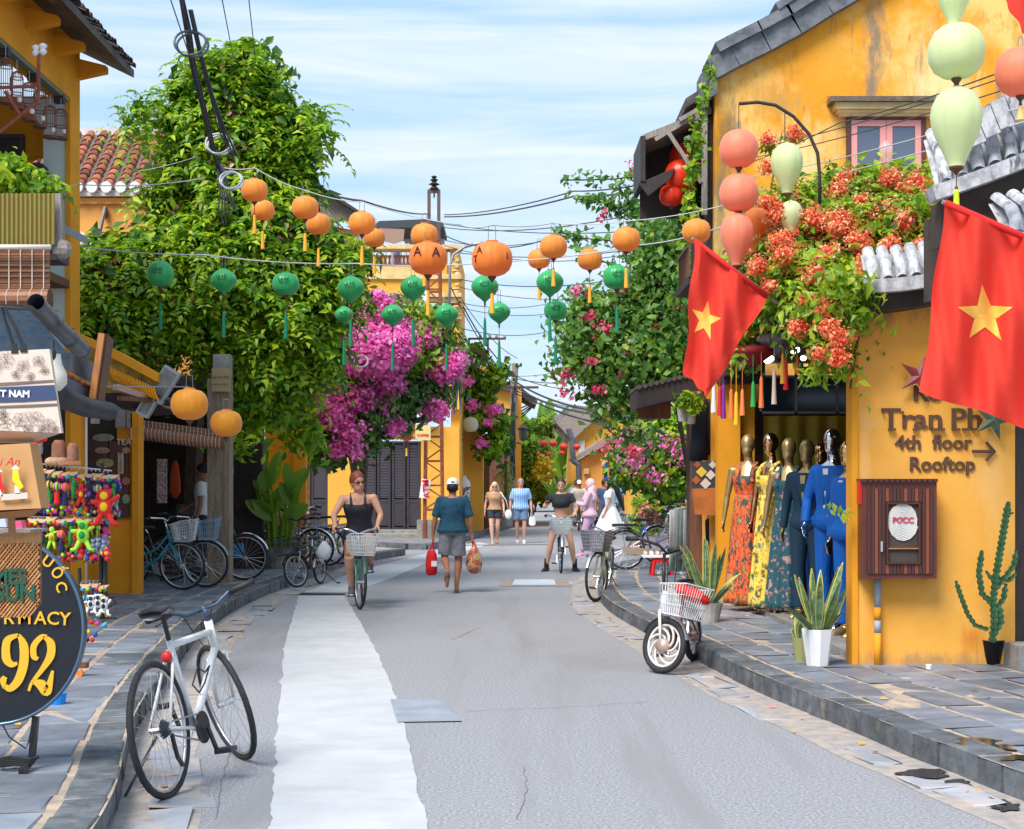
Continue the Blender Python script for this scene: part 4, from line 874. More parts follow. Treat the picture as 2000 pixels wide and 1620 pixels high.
# louvred doors
def ldoor(x0,x1,y0,n,root=B8):
    a=at(x0,0,YC).x; b=at(x1,0,YC).x; zt=at(0,y0,YC).z; z0=.3
    q=MB(); q.box(a,b,YC+.12,YC+.2,z0,zt); q.build('door_frame',M_['interior'],root)
    for i in range(n):
        c=lerp(a,b,i/n)+.02; d=lerp(a,b,(i+1)/n)-.02; q=MB(); t=.06
        frame(q,c,d,z0,zt,t,YC+.04,YC+.1); q.box(c+t,d-t,YC+.05,YC+.09,z0+.75,z0+.85)
        q.box(c+t,d-t,YC+.06,YC+.08,z0+.1,z0+.75); o=q.build('door_leaf',M_['door'],root)
        q=MB(); m=34
        for k in range(m):
            z=lerp(z0+.9,zt-.1,k/m); q.add([(c+t,YC+.06,z),(d-t,YC+.06,z),(d-t,YC+.1,z+.035),(c+t,YC+.1,z+.035)],[(0,1,2,3)])
        q.build('louvres',mat('louvre_paint',(.11,.10,.125),.45),o)
ldoor(706,822,862,4); ldoor(606,640,905,1)
wallpx('door_header',606,858,640,905)
q=MB(); q.box(at(640,0,41.2).x,at(822,0,41.2).x,41.2,42,.12,.30); q.build('step',M_['concrete'],B8)
q=MB(); q.box(at(700,0,40.2).x,at(905,0,40.2).x,40.2,42,.12,.22); q.build('step',M_['concrete'],B8)
q=MB(); q.box(at(816,0,39.9).x,at(866,0,39.9).x,39.5,40.1,.14,.62); q.build('plinth',M_['concrete'],B8)
# little tile canopy
for i in range(24):
    p=at(738+i*4.6,808,YC-.5); q=MB(); q.tube([p,p+V((0,.5,.2))],.036,6); q.build('canopy_tile',M_['tile'],B8)
# rooftop shed and gable behind
B9=thing('rooftop_shed','brick rooftop room with dark tarpaulin roof and laundry on the corner house terrace','building',at(700,500,46))
def pw(name,pts,Y,th,m,root): q=MB(); q.prism([at(x,y,Y) for x,y in pts],(0,th,0)); return q.build(name,M_[m] if isinstance(m,str) else m,root,fix=True)
pw('brick_wall',[(640,540),(640,440),(700,452),(700,540)],46,.3,mat('brick_red',(.38,.13,.08),.9,noise=(14,.5),stains=[(8,.6,(.5,.35,.3),(1,1,2))]),B9)
pw('slanted_roof',[(575,330),(620,362),(702,418),(702,430),(640,432),(580,400)],45.8,.2,mat('brown_tarp',(.26,.21,.18),.9,noise=(4,.4)),B9)
pw('slanted_roof_edge',[(570,322),(622,360),(705,414),(705,420),(620,367),(570,330)],45.4,2.5,M_['dark_wood'],B9)
pw('awning_roof',[(730,442),(740,432),(838,428),(866,436),(866,444),(740,446)],44,2.4,mat('dark_tarp',(.05,.06,.07),.7),B9)
pw('brown_curtain',[(740,446),(790,448),(788,470),(770,476),(752,472),(744,462)],43.8,.05,mat('brown_curtain',(.35,.22,.17),.8),B9)
pw('wall',[(790,448),(868,448),(868,545),(790,545)],46,.2,mat('pale_blue_back',(.5,.55,.62),.8),B9)
pw('wall',[(700,452),(745,452),(745,545),(700,545)],46,.2,mat('grey_back',(.45,.42,.42),.8),B9)
for i,(x,y,w,h,c,l) in enumerate(((762,510,8,22,(.75,.78,.8),'white'),(776,512,8,22,(.12,.15,.3),'dark blue'),(790,500,9,24,(.7,.72,.75),'pale grey'),(748,516,7,16,(.75,.45,.05),'yellow'),(735,508,7,20,(.8,.8,.8),'small white'))):
    p=at(x,y,43); q=MB(); q.grid(lambda u,v: p+V(((u-.5)*w*2/67,.03*math.sin(u*9),(.5-v)*h*2/67)),6,2); tag(q.build('hanging_cloth',mat('laundry',c,.8,transl=.2)),l+' laundry hanging behind the terrace balustrade','laundry')
# lattice tower with insulators
T=thing('lattice_tower','red-brown steel lattice mast carrying cables beside the corner house','mast',at(845,1052,39))
YT=39; sT=F/YT
def tw(a,b,w=.05,m='rust',nm='strut'): q=MB(); q.obox(V(a),V(b),w,w); q.build(nm,M_[m],T)
xs=[at(828,0,YT).x,at(864,0,YT).x]
zt=at(0,372,YT).z; zmid=at(0,470,YT).z
for ix,x in enumerate(xs):
    for yy in (YT,YT+.5):
        xt=lerp(x,(at(836,0,YT).x,at(858,0,YT).x)[ix],1)
        tw((x,yy,.14),(xt,yy,zmid),.07,nm='leg'); 
    xt=(at(838,0,YT).x,at(857,0,YT).x)[ix]
    tw((xt,YT,zmid),(xt,YT,zt),.085,'brown_steel','leg')
n=11
for i in range(n+1):
    z=lerp(.9,zmid,i/n); f=i/n; xl=lerp(xs[0],at(836,0,YT).x,f); xr=lerp(xs[1],at(858,0,YT).x,f)
    for yy in (YT,YT+.5): tw((xl,yy,z),(xr,yy,z),.05)
    if i<n:
        z2=lerp(.9,zmid,(i+1)/n); zm=(z+z2)/2
        tw((xl,YT,z),(xr,YT,zm),.035,nm='brace'); tw((xr,YT,zm),(xl,YT,z2),.035,nm='brace')
for py in (374,445,455): tw((at(836,0,YT).x,YT,at(0,py,YT).z),(at(859,0,YT).x,YT,at(0,py,YT).z),.09,'brown_steel','crossbar')
q=MB(); c=at(848,368,YT); q.lathe([(.02,-.25),(.02,-.05),(.13,-.02),(.05,.06),(.15,.1),(.05,.16),(.11,.22),(.04,.25),(.08,.3),(.03,.33)],12,c); q.build('insulator',M_['dark_wood'],T)
atm=thing('atm_sign','small red and white ATM sign tied to the lattice mast','sign',at(830,955,38.9))
q=MB(); q.box(-.12,.12,0,.03,-.25,.25); q.tf(Matrix.Translation(at(830,955,38.85))@rot('Y',8)); q.build('board',M_['white'],atm)
text('letters','ATM',.24,M_['red'],at(833,955,38.82),atm,roll=math.radians(95),ext=.003,offset=.006)
for nm,lab,x,y,w,h,c,cat in (('hanging_sign','white signboard with purple flowers on the mast beside the bougainvillea',823,805,11,27,None,'sign'),('hanging_sign','square cream lantern-like sign with red writing below the floral signboard',826,845,15,16,(.72,.58,.25),'sign')):
    Y=38.6; p=at(x,y,Y); t=thing(nm,lab,cat,p); q=MB(); q.box(p.x-w/75*1.0,p.x+w/75,Y,Y+.08,p.z-h/75*.95,p.z+h/75*.95); q.build('board',pmat('floral_sign',[(.8,.82,.86),(.8,.82,.86),(.45,.08,.45),(.15,.1,.25)],5) if c is None else mat('cream_sign',c,.6),t)
    if c: text('letters','COFFEE',.09,M_['red'],p+V((0,-.01,-.08)),t,ext=.001,offset=.002)
    q=MB(); q.tube([p+V((0,.04,h/75)),p+V((.15,.04,h/75+.25))],.01,4); q.build('hanger',M_['dark_wood'],t)
q=MB(); p=at(887,760,39); 
for i in range(9): a=at(880+i*1.6,708+random.uniform(-5,5),39+.1*i); b=at(886+i*1.7+random.uniform(-4,4),800+random.uniform(-28,14),39); q.tube([a,(a+b)/2+V((.04,0,0)),b],[.03,.04,.015],5)
tag(q.build('cable_bundle',M_['wire']),'black bundle of loose cables hanging at the corner of the corner house','cables')
for i,(x,y,col,l) in enumerate(((831,590,(.75,.78,.8),'small white meter box on the mast'),)):
    q=MB(); p=at(x,y,38.8); q.box(p.x-.09,p.x+.09,38.7,38.8,p.z-.28,p.z+.28); tag(q.build('meter_box',mat('white_box',col,.5)),l,'box')
# street lamp arm
q=MB(); q.tube([at(878,600,38),at(879,520,38),at(886,497,38),at(905,484,38),at(922,479,38)],.035,8); sl=tag(q.build('street_lamp',M_['grey_metal'],smooth=True),'grey street lamp arm curving out past the corner house terrace','street lamp')
q=MB(); q.ell(at(934,476,38),.2,.09,.05,10,6,mat=rot('Y',-8)); q.build('lamp_head',M_['alu'],sl,smooth=True)
# left row beyond
def gab(name,label,pts,Y,th,m,roof=None,rm='tile_dark',depth=6,cat='building'):
    t=thing(name,label,cat,at(pts[0][0],1040,Y)); q=MB(); q.prism([at(x,y,Y) for x,y in pts],(0,depth,0)); q.build('wall',M_[m] if isinstance(m,str) else m,t,fix=True)
    if roof:
        for r in roof:
            q=MB(); q.prism([at(x,y,Y-.4) for x,y in r],(0,depth+.8,0)); q.build('roof',M_[rm],t,fix=True)
    return t
B10=gab('narrow_yellow_house','narrow yellow house wall rising behind the man in the cap','x' and [(896,1042),(896,830),(943,830),(943,1038)],46,.3,'yellow_far',None,depth=5)
pw('dark_upper_wall',[(893,690),(932,690),(932,835),(893,835)],47,.3,mat('grey_brown_wall',(.17,.13,.13),.9,noise=(3,.4)),B10)
q=MB()
for i in range(12):
    a=at(893,695+i*6,46.8); q.box(a.x,a.x+.5,46.7,46.8,a.z,a.z+.04)
q.build('shingle_rows',M_['tile_dark'],B10)
pw('yellow_gable',[(925,835),(925,745),(940,715),(962,712),(962,835)],48.5,.4,'yellow_far',B10)
for i in range(6): a=at(890,600+i*70,44); 
B11=gab('tall_yellow_house','yellow house with dark tiled roof behind the leaning utility pole','' or [(955,1030),(955,760),(990,752),(1000,760),(1000,1012)],54,.3,'yellow_far',[[(952,735),(950,752),(985,762),(1006,765),(1006,748),(985,744)]],depth=8)
pw('street_wall',[(1000,1012),(1000,755),(1019,750),(1017,1005)],56,3,'yellow_far',B11)
q=MB(); q.prism([at(1012,752,58),at(1018,778,58),at(1046,792,56),at(1050,783,56)],(0,3,0)); q.build('overhang',M_['tile_dark'],B11,fix=True)
for i in range(4): q=MB(); q.obox(at(1016,798+i*7,57),at(1043,786+i*2,56.5),.04,.04); q.build('strut',M_['dark_wood'],B11)
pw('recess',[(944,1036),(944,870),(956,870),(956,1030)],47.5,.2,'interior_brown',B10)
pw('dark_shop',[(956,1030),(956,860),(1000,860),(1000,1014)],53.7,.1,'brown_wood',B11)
up_=thing('utility_pole','tall grey wooden utility pole with tangled wires and crossarm','pole',at(1000,1015,50))
q=MB(); q.tube([at(997,1015,50),at(1001,860,50),at(1006,710,50)],[.14,.12,.11],8); q.build('shaft',M_['old_wood'],up_)
q=MB(); q.obox(at(985,757,49.8),at(1052,757,49.8),.08,.08); q.build('crossarm',M_['brown_steel'],up_)
q=MB(); random.seed(12)
for i in range(14):
    q.tube([at(1003+random.uniform(-3,3),790+random.uniform(-30,10),49.7),at(1003+random.uniform(-9,9),850+random.uniform(-25,25),49.6),at(1002+random.uniform(-4,4),900+random.uniform(-20,40),49.7)],.02,4)
q.build('wire_tangle',M_['wire'],up_)
fb=thing('pole_bracket','rusty steel frame bracket with insulators standing on the roof left of the utility pole','bracket',at(935,680,45))
for a,b in (((914,662),(988,662)),((916,662),(916,686)),((953,662),(953,686)),((916,686),(953,688)),((953,686),(938,706))): q=MB(); q.obox(at(*a,45),at(*b,45),.06,.06); q.build('steel_bar',M_['brown_steel'],fb)
for x in (938,957,970,986): q=MB(); q.lathe([(.02,0),(.05,.03),(.03,.1),(.01,.13)],8,at(x,661,45)); q.build('insulator',M_['grey_metal'],fb)
# right row beyond
B12=gab('distant_gable_house','pale yellow gable house with long grey roof far down the street','' or [(1110,1010),(1118,855),(1165,815),(1215,782),(1290,782),(1290,1000)],60,.3,'yellow_far',[[(1086,826),(1120,800),(1170,788),(1235,770),(1250,782),(1215,787),(1160,822),(1120,858),(1108,850)]],'old_wood',depth=5)
pw('rear_roof',[(1080,815),(1128,792),(1172,798),(1140,830),(1100,850)],66,2,mat('grey_old_roof',(.3,.26,.24),.9,noise=(2,.4)),B12)
pw('window_blind',[(1130,862),(1142,860),(1142,895),(1130,900)],59.9,.1,mat('pale_blind',(.6,.66,.66),.6),B12)
B13=gab('orange_gable_house','small orange gable house with a sloping grey roof beside the blue dress','' or [(1136,1000),(1136,897),(1205,860),(1212,860),(1212,990)],54,.3,'orange_wall',[[(1122,893),(1128,898),(1205,858),(1206,846),(1180,856)]],'old_wood',depth=5)
pw('yellow_box',[(1140,915),(1150,915),(1150,926),(1140,926)],53.8,.2,M_['trim'],B13)
q=MB(); 
for (a,b) in (((1110,838),(1118,860)),((1118,860),(1119,900)),((1119,900),(1130,908)),((1130,908),(1132,940))): q.tube([at(*a,53),at(*b,53)],.10,8)
tag(q.build('rain_pipe',M_['gutter']),'dark rain pipe stepping down beside the distant gable house','pipe')
B14=gab('yellow_street_wall','yellow wall with pink awning and open clothes shop far down the right side','' or [(1185,1000),(1185,905),(1203,860),(1330,860),(1330,1000)],50,.3,'orange_wall',None,depth=3)
pw('dark_opening',[(1192,992),(1192,900),(1235,900),(1235,990)],49.95,.04,'interior',B14)
q=MB(); q.prism([at(1183,896,49.2),at(1250,880,49.2),at(1250,893,49.2),at(1183,900,49.2)],(0,.8,0)); q.build('pink_awning',mat('pink_awning',(.6,.2,.25),.7),B14,fix=True)
for x,w,c,l in ((1183,6,(.02,.09,.42),'long blue dress hanging outside the distant orange house'),(1202,5,(.28,.3,.08),'olive dress hanging in the distant clothes shop'),(1212,7,(.6,.06,.03),'red cloth hanging in the distant clothes shop')):
    p=at(x,925,49); q=MB(); q.lathe([(w/59*.9,-.62),(w/59*.8,-.2),(w/59*.45,.1),(w/59*.7,.25),(w/59*.3,.36)],10,p,sy=.5); tag(q.build('hanging_dress',mat('dress',c,.7),smooth=True),l,'dress')
B15=gab('yellow_annex','low yellow wall with posts behind the flowering shrubs on the right','' or [(1225,1005),(1225,930),(1340,925),(1340,1010)],36,.3,'yellow_far',None,depth=1)
B16=gab('end_house','low yellow house at the end of the street behind the palms','' or [(1020,985),(1020,900),(1120,890),(1120,985)],85,.3,'yellow_far',[[(1015,903),(1060,893),(1125,893),(1125,885),(1060,880)]],'tile_dark',depth=4)
# backdrop masses far away so that the street does not end in open sky
gab('far_house','distant yellow house at the far left end behind the pole','' or [(1000,1000),(1000,940),(1030,940),(1030,1000)],95,.3,'yellow_far',None,depth=4)
# mannequin bust & planter tree lamp on the left row
ln=thing('street_lantern','black wall lantern on the yellow house beside the utility pole','lamp',at(1021,850,53)); q=MB(); q.lathe([(.02,-.25),(.12,-.2),(.15,.15),(.2,.2),(.02,.35)],6,at(1021,848,53)); q.build('body',M_['blackm'],ln); q=MB(); q.tube([at(1014,838,53),at(1021,835,53)],.03,5); q.build('arm',M_['blackm'],ln)
pot=thing('hanging_shelf','rusty bracket shelf on the corner of the narrow yellow house','shelf',at(900,850,44))
for a,b in (((889,846),(916,852)),((889,868),(912,853)),((889,846),(889,880))): q=MB(); q.obox(at(*a,44),at(*b,44),.05,.05); q.build('bar',M_['rust'],pot)
# ================================================================ FOLIAGE
rng=np.random.default_rng(5)
def leafmat(name,a,b,c,tr=0.45,rough=0.45):
    m=bpy.data.materials.new(name); m.use_nodes=True; t=m.node_tree; N=t.nodes; Lk=t.links.new; bs=N['Principled BSDF']; out=N['Material Output']
    g=N.new('ShaderNodeNewGeometry'); r=N.new('ShaderNodeValToRGB'); e=r.color_ramp.elements
    e[0].color=(*a,1); e[0].position=0; e[1].color=(*c,1); e[1].position=1; x=e.new(.5); x.color=(*b,1)
    Lk(g.outputs['Random Per Island'],r.inputs['Fac']); Lk(r.outputs['Color'],bs.inputs['Base Color']); bs.inputs['Roughness'].default_value=rough
    tn=N.new('ShaderNodeBsdfTranslucent'); ms=N.new('ShaderNodeMixShader'); ms.inputs['Fac'].default_value=tr
    Lk(r.outputs['Color'],tn.inputs['Color']); Lk(bs.outputs['BSDF'],ms.inputs[1]); Lk(tn.outputs['BSDF'],ms.inputs[2]); Lk(ms.outputs['Shader'],out.inputs['Surface']); return m
LM={'vine':leafmat('vine_leaf',(.05,.18,.006),(.22,.44,.012),(.55,.66,.025)),
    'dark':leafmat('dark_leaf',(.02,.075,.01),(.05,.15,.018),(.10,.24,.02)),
    'boug':leafmat('bougainvillea_leaf',(.05,.16,.035),(.14,.33,.06),(.28,.48,.09)),
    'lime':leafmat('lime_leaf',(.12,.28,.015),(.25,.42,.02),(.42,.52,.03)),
    'magenta':leafmat('magenta_bract',(.80,.06,.40),(.95,.20,.60),(.98,.42,.76),.35,.6),
    'coral':leafmat('coral_flower',(.72,.03,.02),(.95,.20,.06),(.98,.68,.38),.35,.6),
    'pinkred':leafmat('pink_red_flower',(.65,.02,.12),(.75,.08,.2),(.82,.25,.3),.35,.6),
    'brownred':leafmat('rusty_flower',(.35,.10,.05),(.6,.22,.15),(.8,.5,.35),.3,.6),
    'yellow':leafmat('yellow_leaf',(.6,.42,.02),(.75,.55,.04),(.5,.5,.03)),
    'palm':leafmat('banana_leaf',(.08,.22,.02),(.16,.33,.03),(.3,.42,.05),.4,.35)}
def leaf_mesh(name,P,Nn,size,aspect,m,curl=0.25,U=None):
    """P: centres (n,3); Nn: facing normals; each leaf a pointed, folded blade of 4 triangles"""
    n=len(P); sz=size*(0.5+0.95*rng.random(n)**1.3)[:,None]
    Nn=Nn/np.linalg.norm(Nn,axis=1,keepdims=True)
    r=rng.normal(size=(n,3)); r[:,2]-=0.9       # tips droop
    if U is not None: r=U
    u=r-Nn*np.sum(r*Nn,axis=1,keepdims=True); u/=np.linalg.norm(u,axis=1,keepdims=True)+1e-9
    w=np.cross(Nn,u)
    a=P-u*sz; b=P+w*sz*aspect-u*sz*0.15+Nn*sz*curl; c=P+u*sz*1.0-Nn*sz*curl*.8; d=P-w*sz*aspect-u*sz*0.15+Nn*sz*curl; e=P+Nn*0.0
    vs=np.stack([a,b,c,d,e],1).reshape(-1,3); k=np.arange(n)*5
    f=np.concatenate([np.stack([k,k+1,k+4],1),np.stack([k+1,k+2,k+4],1),np.stack([k+2,k+3,k+4],1),np.stack([k+3,k,k+4],1)])
    me=bpy.data.meshes.new(name); me.vertices.add(len(vs)); me.vertices.foreach_set('co',vs.ravel()); me.loops.add(f.size); me.loops.foreach_set('vertex_index',f.ravel().astype(np.int32))
    me.polygons.add(len(f)); me.polygons.foreach_set('loop_start',np.arange(0,f.size,3,dtype=np.int32)); me.polygons.foreach_set('loop_total',np.full(len(f),3,dtype=np.int32))
    me.materials.append(m); me.update(calc_edges=True); me.validate(); return me
def clumps(blobs, n, shell=0.5, clump=0.16, per=9, flat_=1.0):
    """leaf positions gathered in sprays inside/around ellipsoids: blobs=[(x,y,z,rx,ry,rz,weight)]"""
    w=np.array([b[6] if len(b)>6 else b[3]*b[5] for b in blobs]); w=w/w.sum()
    nc=n//per; idx=rng.choice(len(blobs),nc,p=w); B=np.array([b[:6] for b in blobs])[idx]
    d=rng.normal(size=(nc,3)); d/=np.linalg.norm(d,axis=1,keepdims=True); rad=shell+(1-shell)*rng.random((nc,1))**.6
    rad*=1+0.16*np.sin(d[:,:1]*7+B[:,:1]*3)*np.cos(d[:,2:]*6+B[:,2:3])
    C=B[:,:3]+d*rad*B[:,3:6]
    out=d*1.0; out[:,2]+=0.45; out[:,1]-=0.3
    P=np.repeat(C,per,0)+rng.normal(size=(nc*per,3))*clump*np.array([1,1,.75*flat_]); Nn=np.repeat(out,per,0)+rng.normal(size=(nc*per,3))*0.42
    return P,Nn
def foliage(root,part,blobs,n,size,aspect,m,**k):
    P,Nn=clumps(blobs,n,**k); return put(part,leaf_mesh(part,P,Nn,size,aspect,m),root,kind='stuff')
def fronds(root,part,blobs,n,length,size,aspect,m,pairs=6,shell=.8):
    """compound leaves: leaflets in pairs along a drooping midrib"""
    P,Nn=clumps(blobs,n,shell=shell,clump=.05,per=2); n=len(P)
    out=Nn/np.linalg.norm(Nn,axis=1,keepdims=True); d=out*1.0; d[:,2]+=rng.uniform(-.5,.4,n); d+=rng.normal(size=(n,3))*.45; d/=np.linalg.norm(d,axis=1,keepdims=True)
    up=np.tile(np.array([0,-.35,1.0]),(n,1)); s=np.cross(d,up); s/=np.linalg.norm(s,axis=1,keepdims=True)+1e-9
    L_=length*(.7+.6*rng.random((n,1))); PP=[];NN=[];UU=[]
    for k in range(pairs+1):
        t=(k+1)/(pairs+1); c=P+d*L_*t+np.array([0,0,-1])*(L_*.55*t*t); tan=d+np.array([0,0,-1])*(1.1*t); tan/=np.linalg.norm(tan,axis=1,keepdims=True)
        nrm=np.cross(s,tan); nrm*=np.sign(nrm[:,2:3]+1e-6)
        for sg in ((-1,1) if k<pairs else (0,)):
            u=tan*(.45 if sg else 1)+s*sg*.9; PP.append(c+u*size*.9); UU.append(u); NN.append(nrm+rng.normal(size=(n,3))*.12)
    # keep the leaflets of one frond together
    return put(part,leaf_mesh(part,np.concatenate(PP),np.concatenate(NN),size,aspect,m,U=np.concatenate(UU)),root,kind='stuff')
def pb(px,py,r_px,Y,ry=None,rzf=1.0,w=None):  # blob from picture position
    c=at(px,py,Y); s=F/Y; r=r_px/s; return (c.x,Y,c.z,r,(ry or r*.8),r*rzf,w if w is not None else r*r)
def branches(root,name,paths,m='leafwood'):
    for pts,r in paths:
        q=MB(); q.tube(pts,[lerp(r,r*.35,i/(len(pts)-1)) for i in range(len(pts))],6); q.build(name,M_[m],root)
# --- the big climbing vine tree
VT=thing('climbing_vine_tree','huge green climbing vine covering its tree on the left with small rusty blossoms','tree',(-4.9,23.6,.14))
bl=[pb(440,190,68,23,rzf=1.1),pb(505,195,44,23),pb(378,220,48,23),pb(335,240,24,23),pb(555,260,40,23),pb(462,268,98,23,rzf=.85),pb(372,305,50,23),pb(565,305,28,23),
    pb(465,370,112,23,rzf=.8),pb(350,385,52,22.8),pb(575,390,28,23),pb(500,480,130,22.6,rzf=.8),pb(420,560,120,22.2),pb(600,520,62,22.8),pb(545,620,105,22.4),pb(300,560,85,22),pb(220,560,80,21.6,rzf=.7),pb(160,565,55,21.3,rzf=.8),pb(185,620,50,21.3,rzf=.6),
    pb(300,610,60,21.8,rzf=.45),pb(640,590,42,22.8),pb(650,540,38,22.6),pb(600,680,52,22.6),pb(470,690,60,22.6,rzf=.8),pb(540,720,60,22.8,rzf=.8),pb(230,500,55,22,rzf=.4),pb(320,485,40,22.3,rzf=.6),pb(395,140,22,23),pb(492,133,30,23)]
foliage(VT,'leaves',bl,20000,.08,.42,LM['vine'],shell=.55,clump=.17,per=8)
fronds(VT,'compound_leaves',bl,4200,.42,.068,.44,LM['vine'])
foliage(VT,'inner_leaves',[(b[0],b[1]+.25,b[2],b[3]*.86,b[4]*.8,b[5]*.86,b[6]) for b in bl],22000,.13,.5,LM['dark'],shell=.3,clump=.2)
foliage(VT,'blossoms',bl,5200,.042,.6,LM['brownred'],shell=.95,clump=.10,per=14)
# trailing sprays beyond the outline
spr=[]
for (px,py,n_) in ((275,212,3),(268,240,3),(625,250,3),(610,230,2),(395,118,2),(497,110,3),(630,275,2),(105,520,3),(700,500,3),(690,560,2),(240,690,3),(330,700,3),(290,715,2),(440,780,3)):
    spr.append(pb(px,py,14,22.3,rzf=.8,w=n_))
foliage(VT,'sprays',spr,600,.07,.42,LM['vine'],shell=.2,clump=.12,per=9)
fronds(VT,'loose_fronds',spr,170,.5,.065,.42,LM['vine'],shell=.3)
branches(VT,'trunk',[([(-5.2,23.9,.14),(-5.1,23.8,2.5),(-4.8,23.4,4.5),(-4.3,23.2,6.8)],.2),([(-4.9,23.5,.14),(-4.7,23.6,2),(-4.2,23.2,4.0),(-3.6,23,5.5)],.12)])
branches(VT,'limb',[([(-4.8,23.4,4.0),(-5.8,22.3,4.3),(-6.6,21.6,4.6)],.08),([(-4.5,23.2,4.5),(-3.6,22.9,4.2),(-2.9,22.8,4.2)],.07),([(-4.4,23.2,5.5),(-5.0,23.1,6.6)],.06)])
# lower hanging foliage right of the post
LV=thing('hanging_vine','ragged vine leaves hanging beside the square post above the potted plants','vine',at(470,800,22))
foliage(LV,'leaves',[pb(475,790,38,22.4),pb(520,800,36,22.6),pb(462,870,14,22,rzf=1.8),pb(560,790,40,23),pb(595,850,26,23.3,rzf=1.3)],2300,.085,.42,LM['vine'],shell=.3,clump=.17)
# --- bougainvillea
BT=thing('pink_bougainvillea','bougainvillea tree with a bright magenta crown and dark green hanging lower branches','tree',at(705,1040,31))
bb=[pb(735,645,46,29,rzf=.9),pb(690,640,38,29),pb(770,690,55,29),pb(830,640,42,29.2),pb(860,700,38,29.4,rzf=.8),pb(700,720,62,28.6),pb(640,760,50,28.4),pb(780,760,50,29),pb(720,800,60,28.6),pb(640,830,42,28.4),pb(590,800,28,28.2),pb(700,850,28,28.5),pb(750,610,25,29),pb(845,760,30,29.3),pb(640,880,24,28.4,rzf=.8),pb(758,818,18,28.8),pb(620,720,30,28.6)]
foliage(BT,'leaves',bb,17000,.075,.55,LM['boug'],shell=.45,clump=.16)
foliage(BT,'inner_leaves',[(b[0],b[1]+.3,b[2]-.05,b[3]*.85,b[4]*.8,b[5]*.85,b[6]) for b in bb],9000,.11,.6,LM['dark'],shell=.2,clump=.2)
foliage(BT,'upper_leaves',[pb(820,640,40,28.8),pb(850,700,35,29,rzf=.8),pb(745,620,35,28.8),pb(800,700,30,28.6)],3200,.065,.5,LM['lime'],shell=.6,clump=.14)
fl=[pb(690,655,44,28.2,rzf=.8,w=11),pb(735,605,32,28.2,w=6),pb(720,690,58,27.8,rzf=.8,w=20),pb(765,680,40,27.9,w=10),pb(780,640,14,28.5,w=1.6),pb(830,660,20,28.6,w=1.6),pb(868,720,30,28.8,rzf=.8,w=3.2),pb(890,705,14,28.8,w=1),pb(640,700,22,28.1,rzf=.6,w=1.8),pb(648,800,26,27.9,rzf=1.5,w=2.6),pb(680,845,14,27.9,rzf=1.8,w=1.6),pb(610,790,20,27.8,w=.8),pb(590,820,14,27.8,w=.5),pb(760,755,26,28.2,w=1.4),pb(700,780,24,28,w=1.4),pb(742,790,14,28.2,w=.6),pb(850,800,20,28.8,w=1),pb(660,880,14,28,w=.6),pb(690,880,8,28,w=.3),pb(770,830,14,28.3,w=.5),pb(705,835,8,28,w=.3)]
foliage(BT,'magenta_bracts',fl,27000,.045,.75,LM['magenta'],shell=.45,clump=.085,per=16)
branches(BT,'trunk',[([(-3.15,30.6,.14),(-3.1,30.5,1.4),(-2.95,30.0,2.6),(-2.6,29.6,3.6)],.14),([(-3.1,30.5,1.2),(-3.3,29.6,2.6),(-3.6,29,3.4)],.09)])
# --- flowering vine on the shop roof
RV=thing('coral_flower_vine','dense rangoon creeper with coral flower clusters tumbling over the low shop roof','vine',(3,12.5,3.2))
rb=[pb(1512,430,38,13.9),pb(1560,430,48,13.5),pb(1640,390,40,13.8),pb(1720,400,52,13.5),pb(1790,380,40,13.2),pb(1485,510,28,13.6),pb(1560,500,52,12.8),pb(1640,470,58,12.8),pb(1720,470,60,12.6),pb(1790,450,50,12.3),pb(1600,560,50,12.2),pb(1540,560,36,12.4),pb(1660,540,30,11.9),pb(1640,615,24,11.7,rzf=1.3),pb(1598,630,18,11.9,rzf=1.2),pb(1820,430,22,12),pb(1640,690,14,11.5,rzf=1.3),pb(1500,560,20,12.8),pb(1470,640,22,14.2),pb(1455,690,14,14.4),pb(1460,510,14,13.8,rzf=1.5),pb(1660,345,14,13.8),pb(1740,350,18,13.6)]
foliage(RV,'leaves',rb,9000,.05,.5,LM['vine'],shell=.5,clump=.10,per=8)
fronds(RV,'compound_leaves',rb,900,.24,.044,.45,LM['vine'],pairs=4)
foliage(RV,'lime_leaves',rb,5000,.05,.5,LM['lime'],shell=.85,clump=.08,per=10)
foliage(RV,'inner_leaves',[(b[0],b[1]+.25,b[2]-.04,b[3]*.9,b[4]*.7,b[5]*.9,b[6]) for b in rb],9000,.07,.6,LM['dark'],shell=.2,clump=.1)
cf=[pb(x,y,r,Y-.3,w=r) for x,y,r,Y in ((1500,400,22,13.4),(1492,460,24,13.2),(1530,470,24,12.6),(1520,420,20,12.9),(1530,500,16,12.4),(1590,430,24,12.8),(1640,440,26,12.6),(1620,500,20,12.4),(1680,470,24,12.3),(1590,540,18,12.1),(1740,350,18,13.3),(1790,365,26,13),(1730,420,30,12.7),(1770,430,20,12.3),(1680,400,16,13),(1640,370,12,13.4),(1700,520,20,11.9),(1650,560,22,11.7),(1620,600,16,11.6),(1640,660,13,11.3),(1580,590,12,11.9),(1560,640,11,11.8),(1740,480,16,12),(1800,480,10,11.9),(1660,585,12,11.6),(1480,520,14,12.4),(1500,560,9,12.4),(1620,640,11,11.4),(1640,700,9,11.3),(1600,690,8,11.5),(1650,345,10,13.6),(1500,275,12,14),(1555,262,14,14),(1500,325,8,14))]
foliage(RV,'coral_flowers',cf,17000,.0165,.6,LM['coral'],shell=.3,clump=.034,per=18)
foliage(RV,'scattered_flowers',[(b[0],b[1]-.12,b[2]+.02,b[3],b[4],b[5],b[6]) for b in rb],7500,.0165,.6,LM['coral'],shell=.97,clump=.036,per=16)
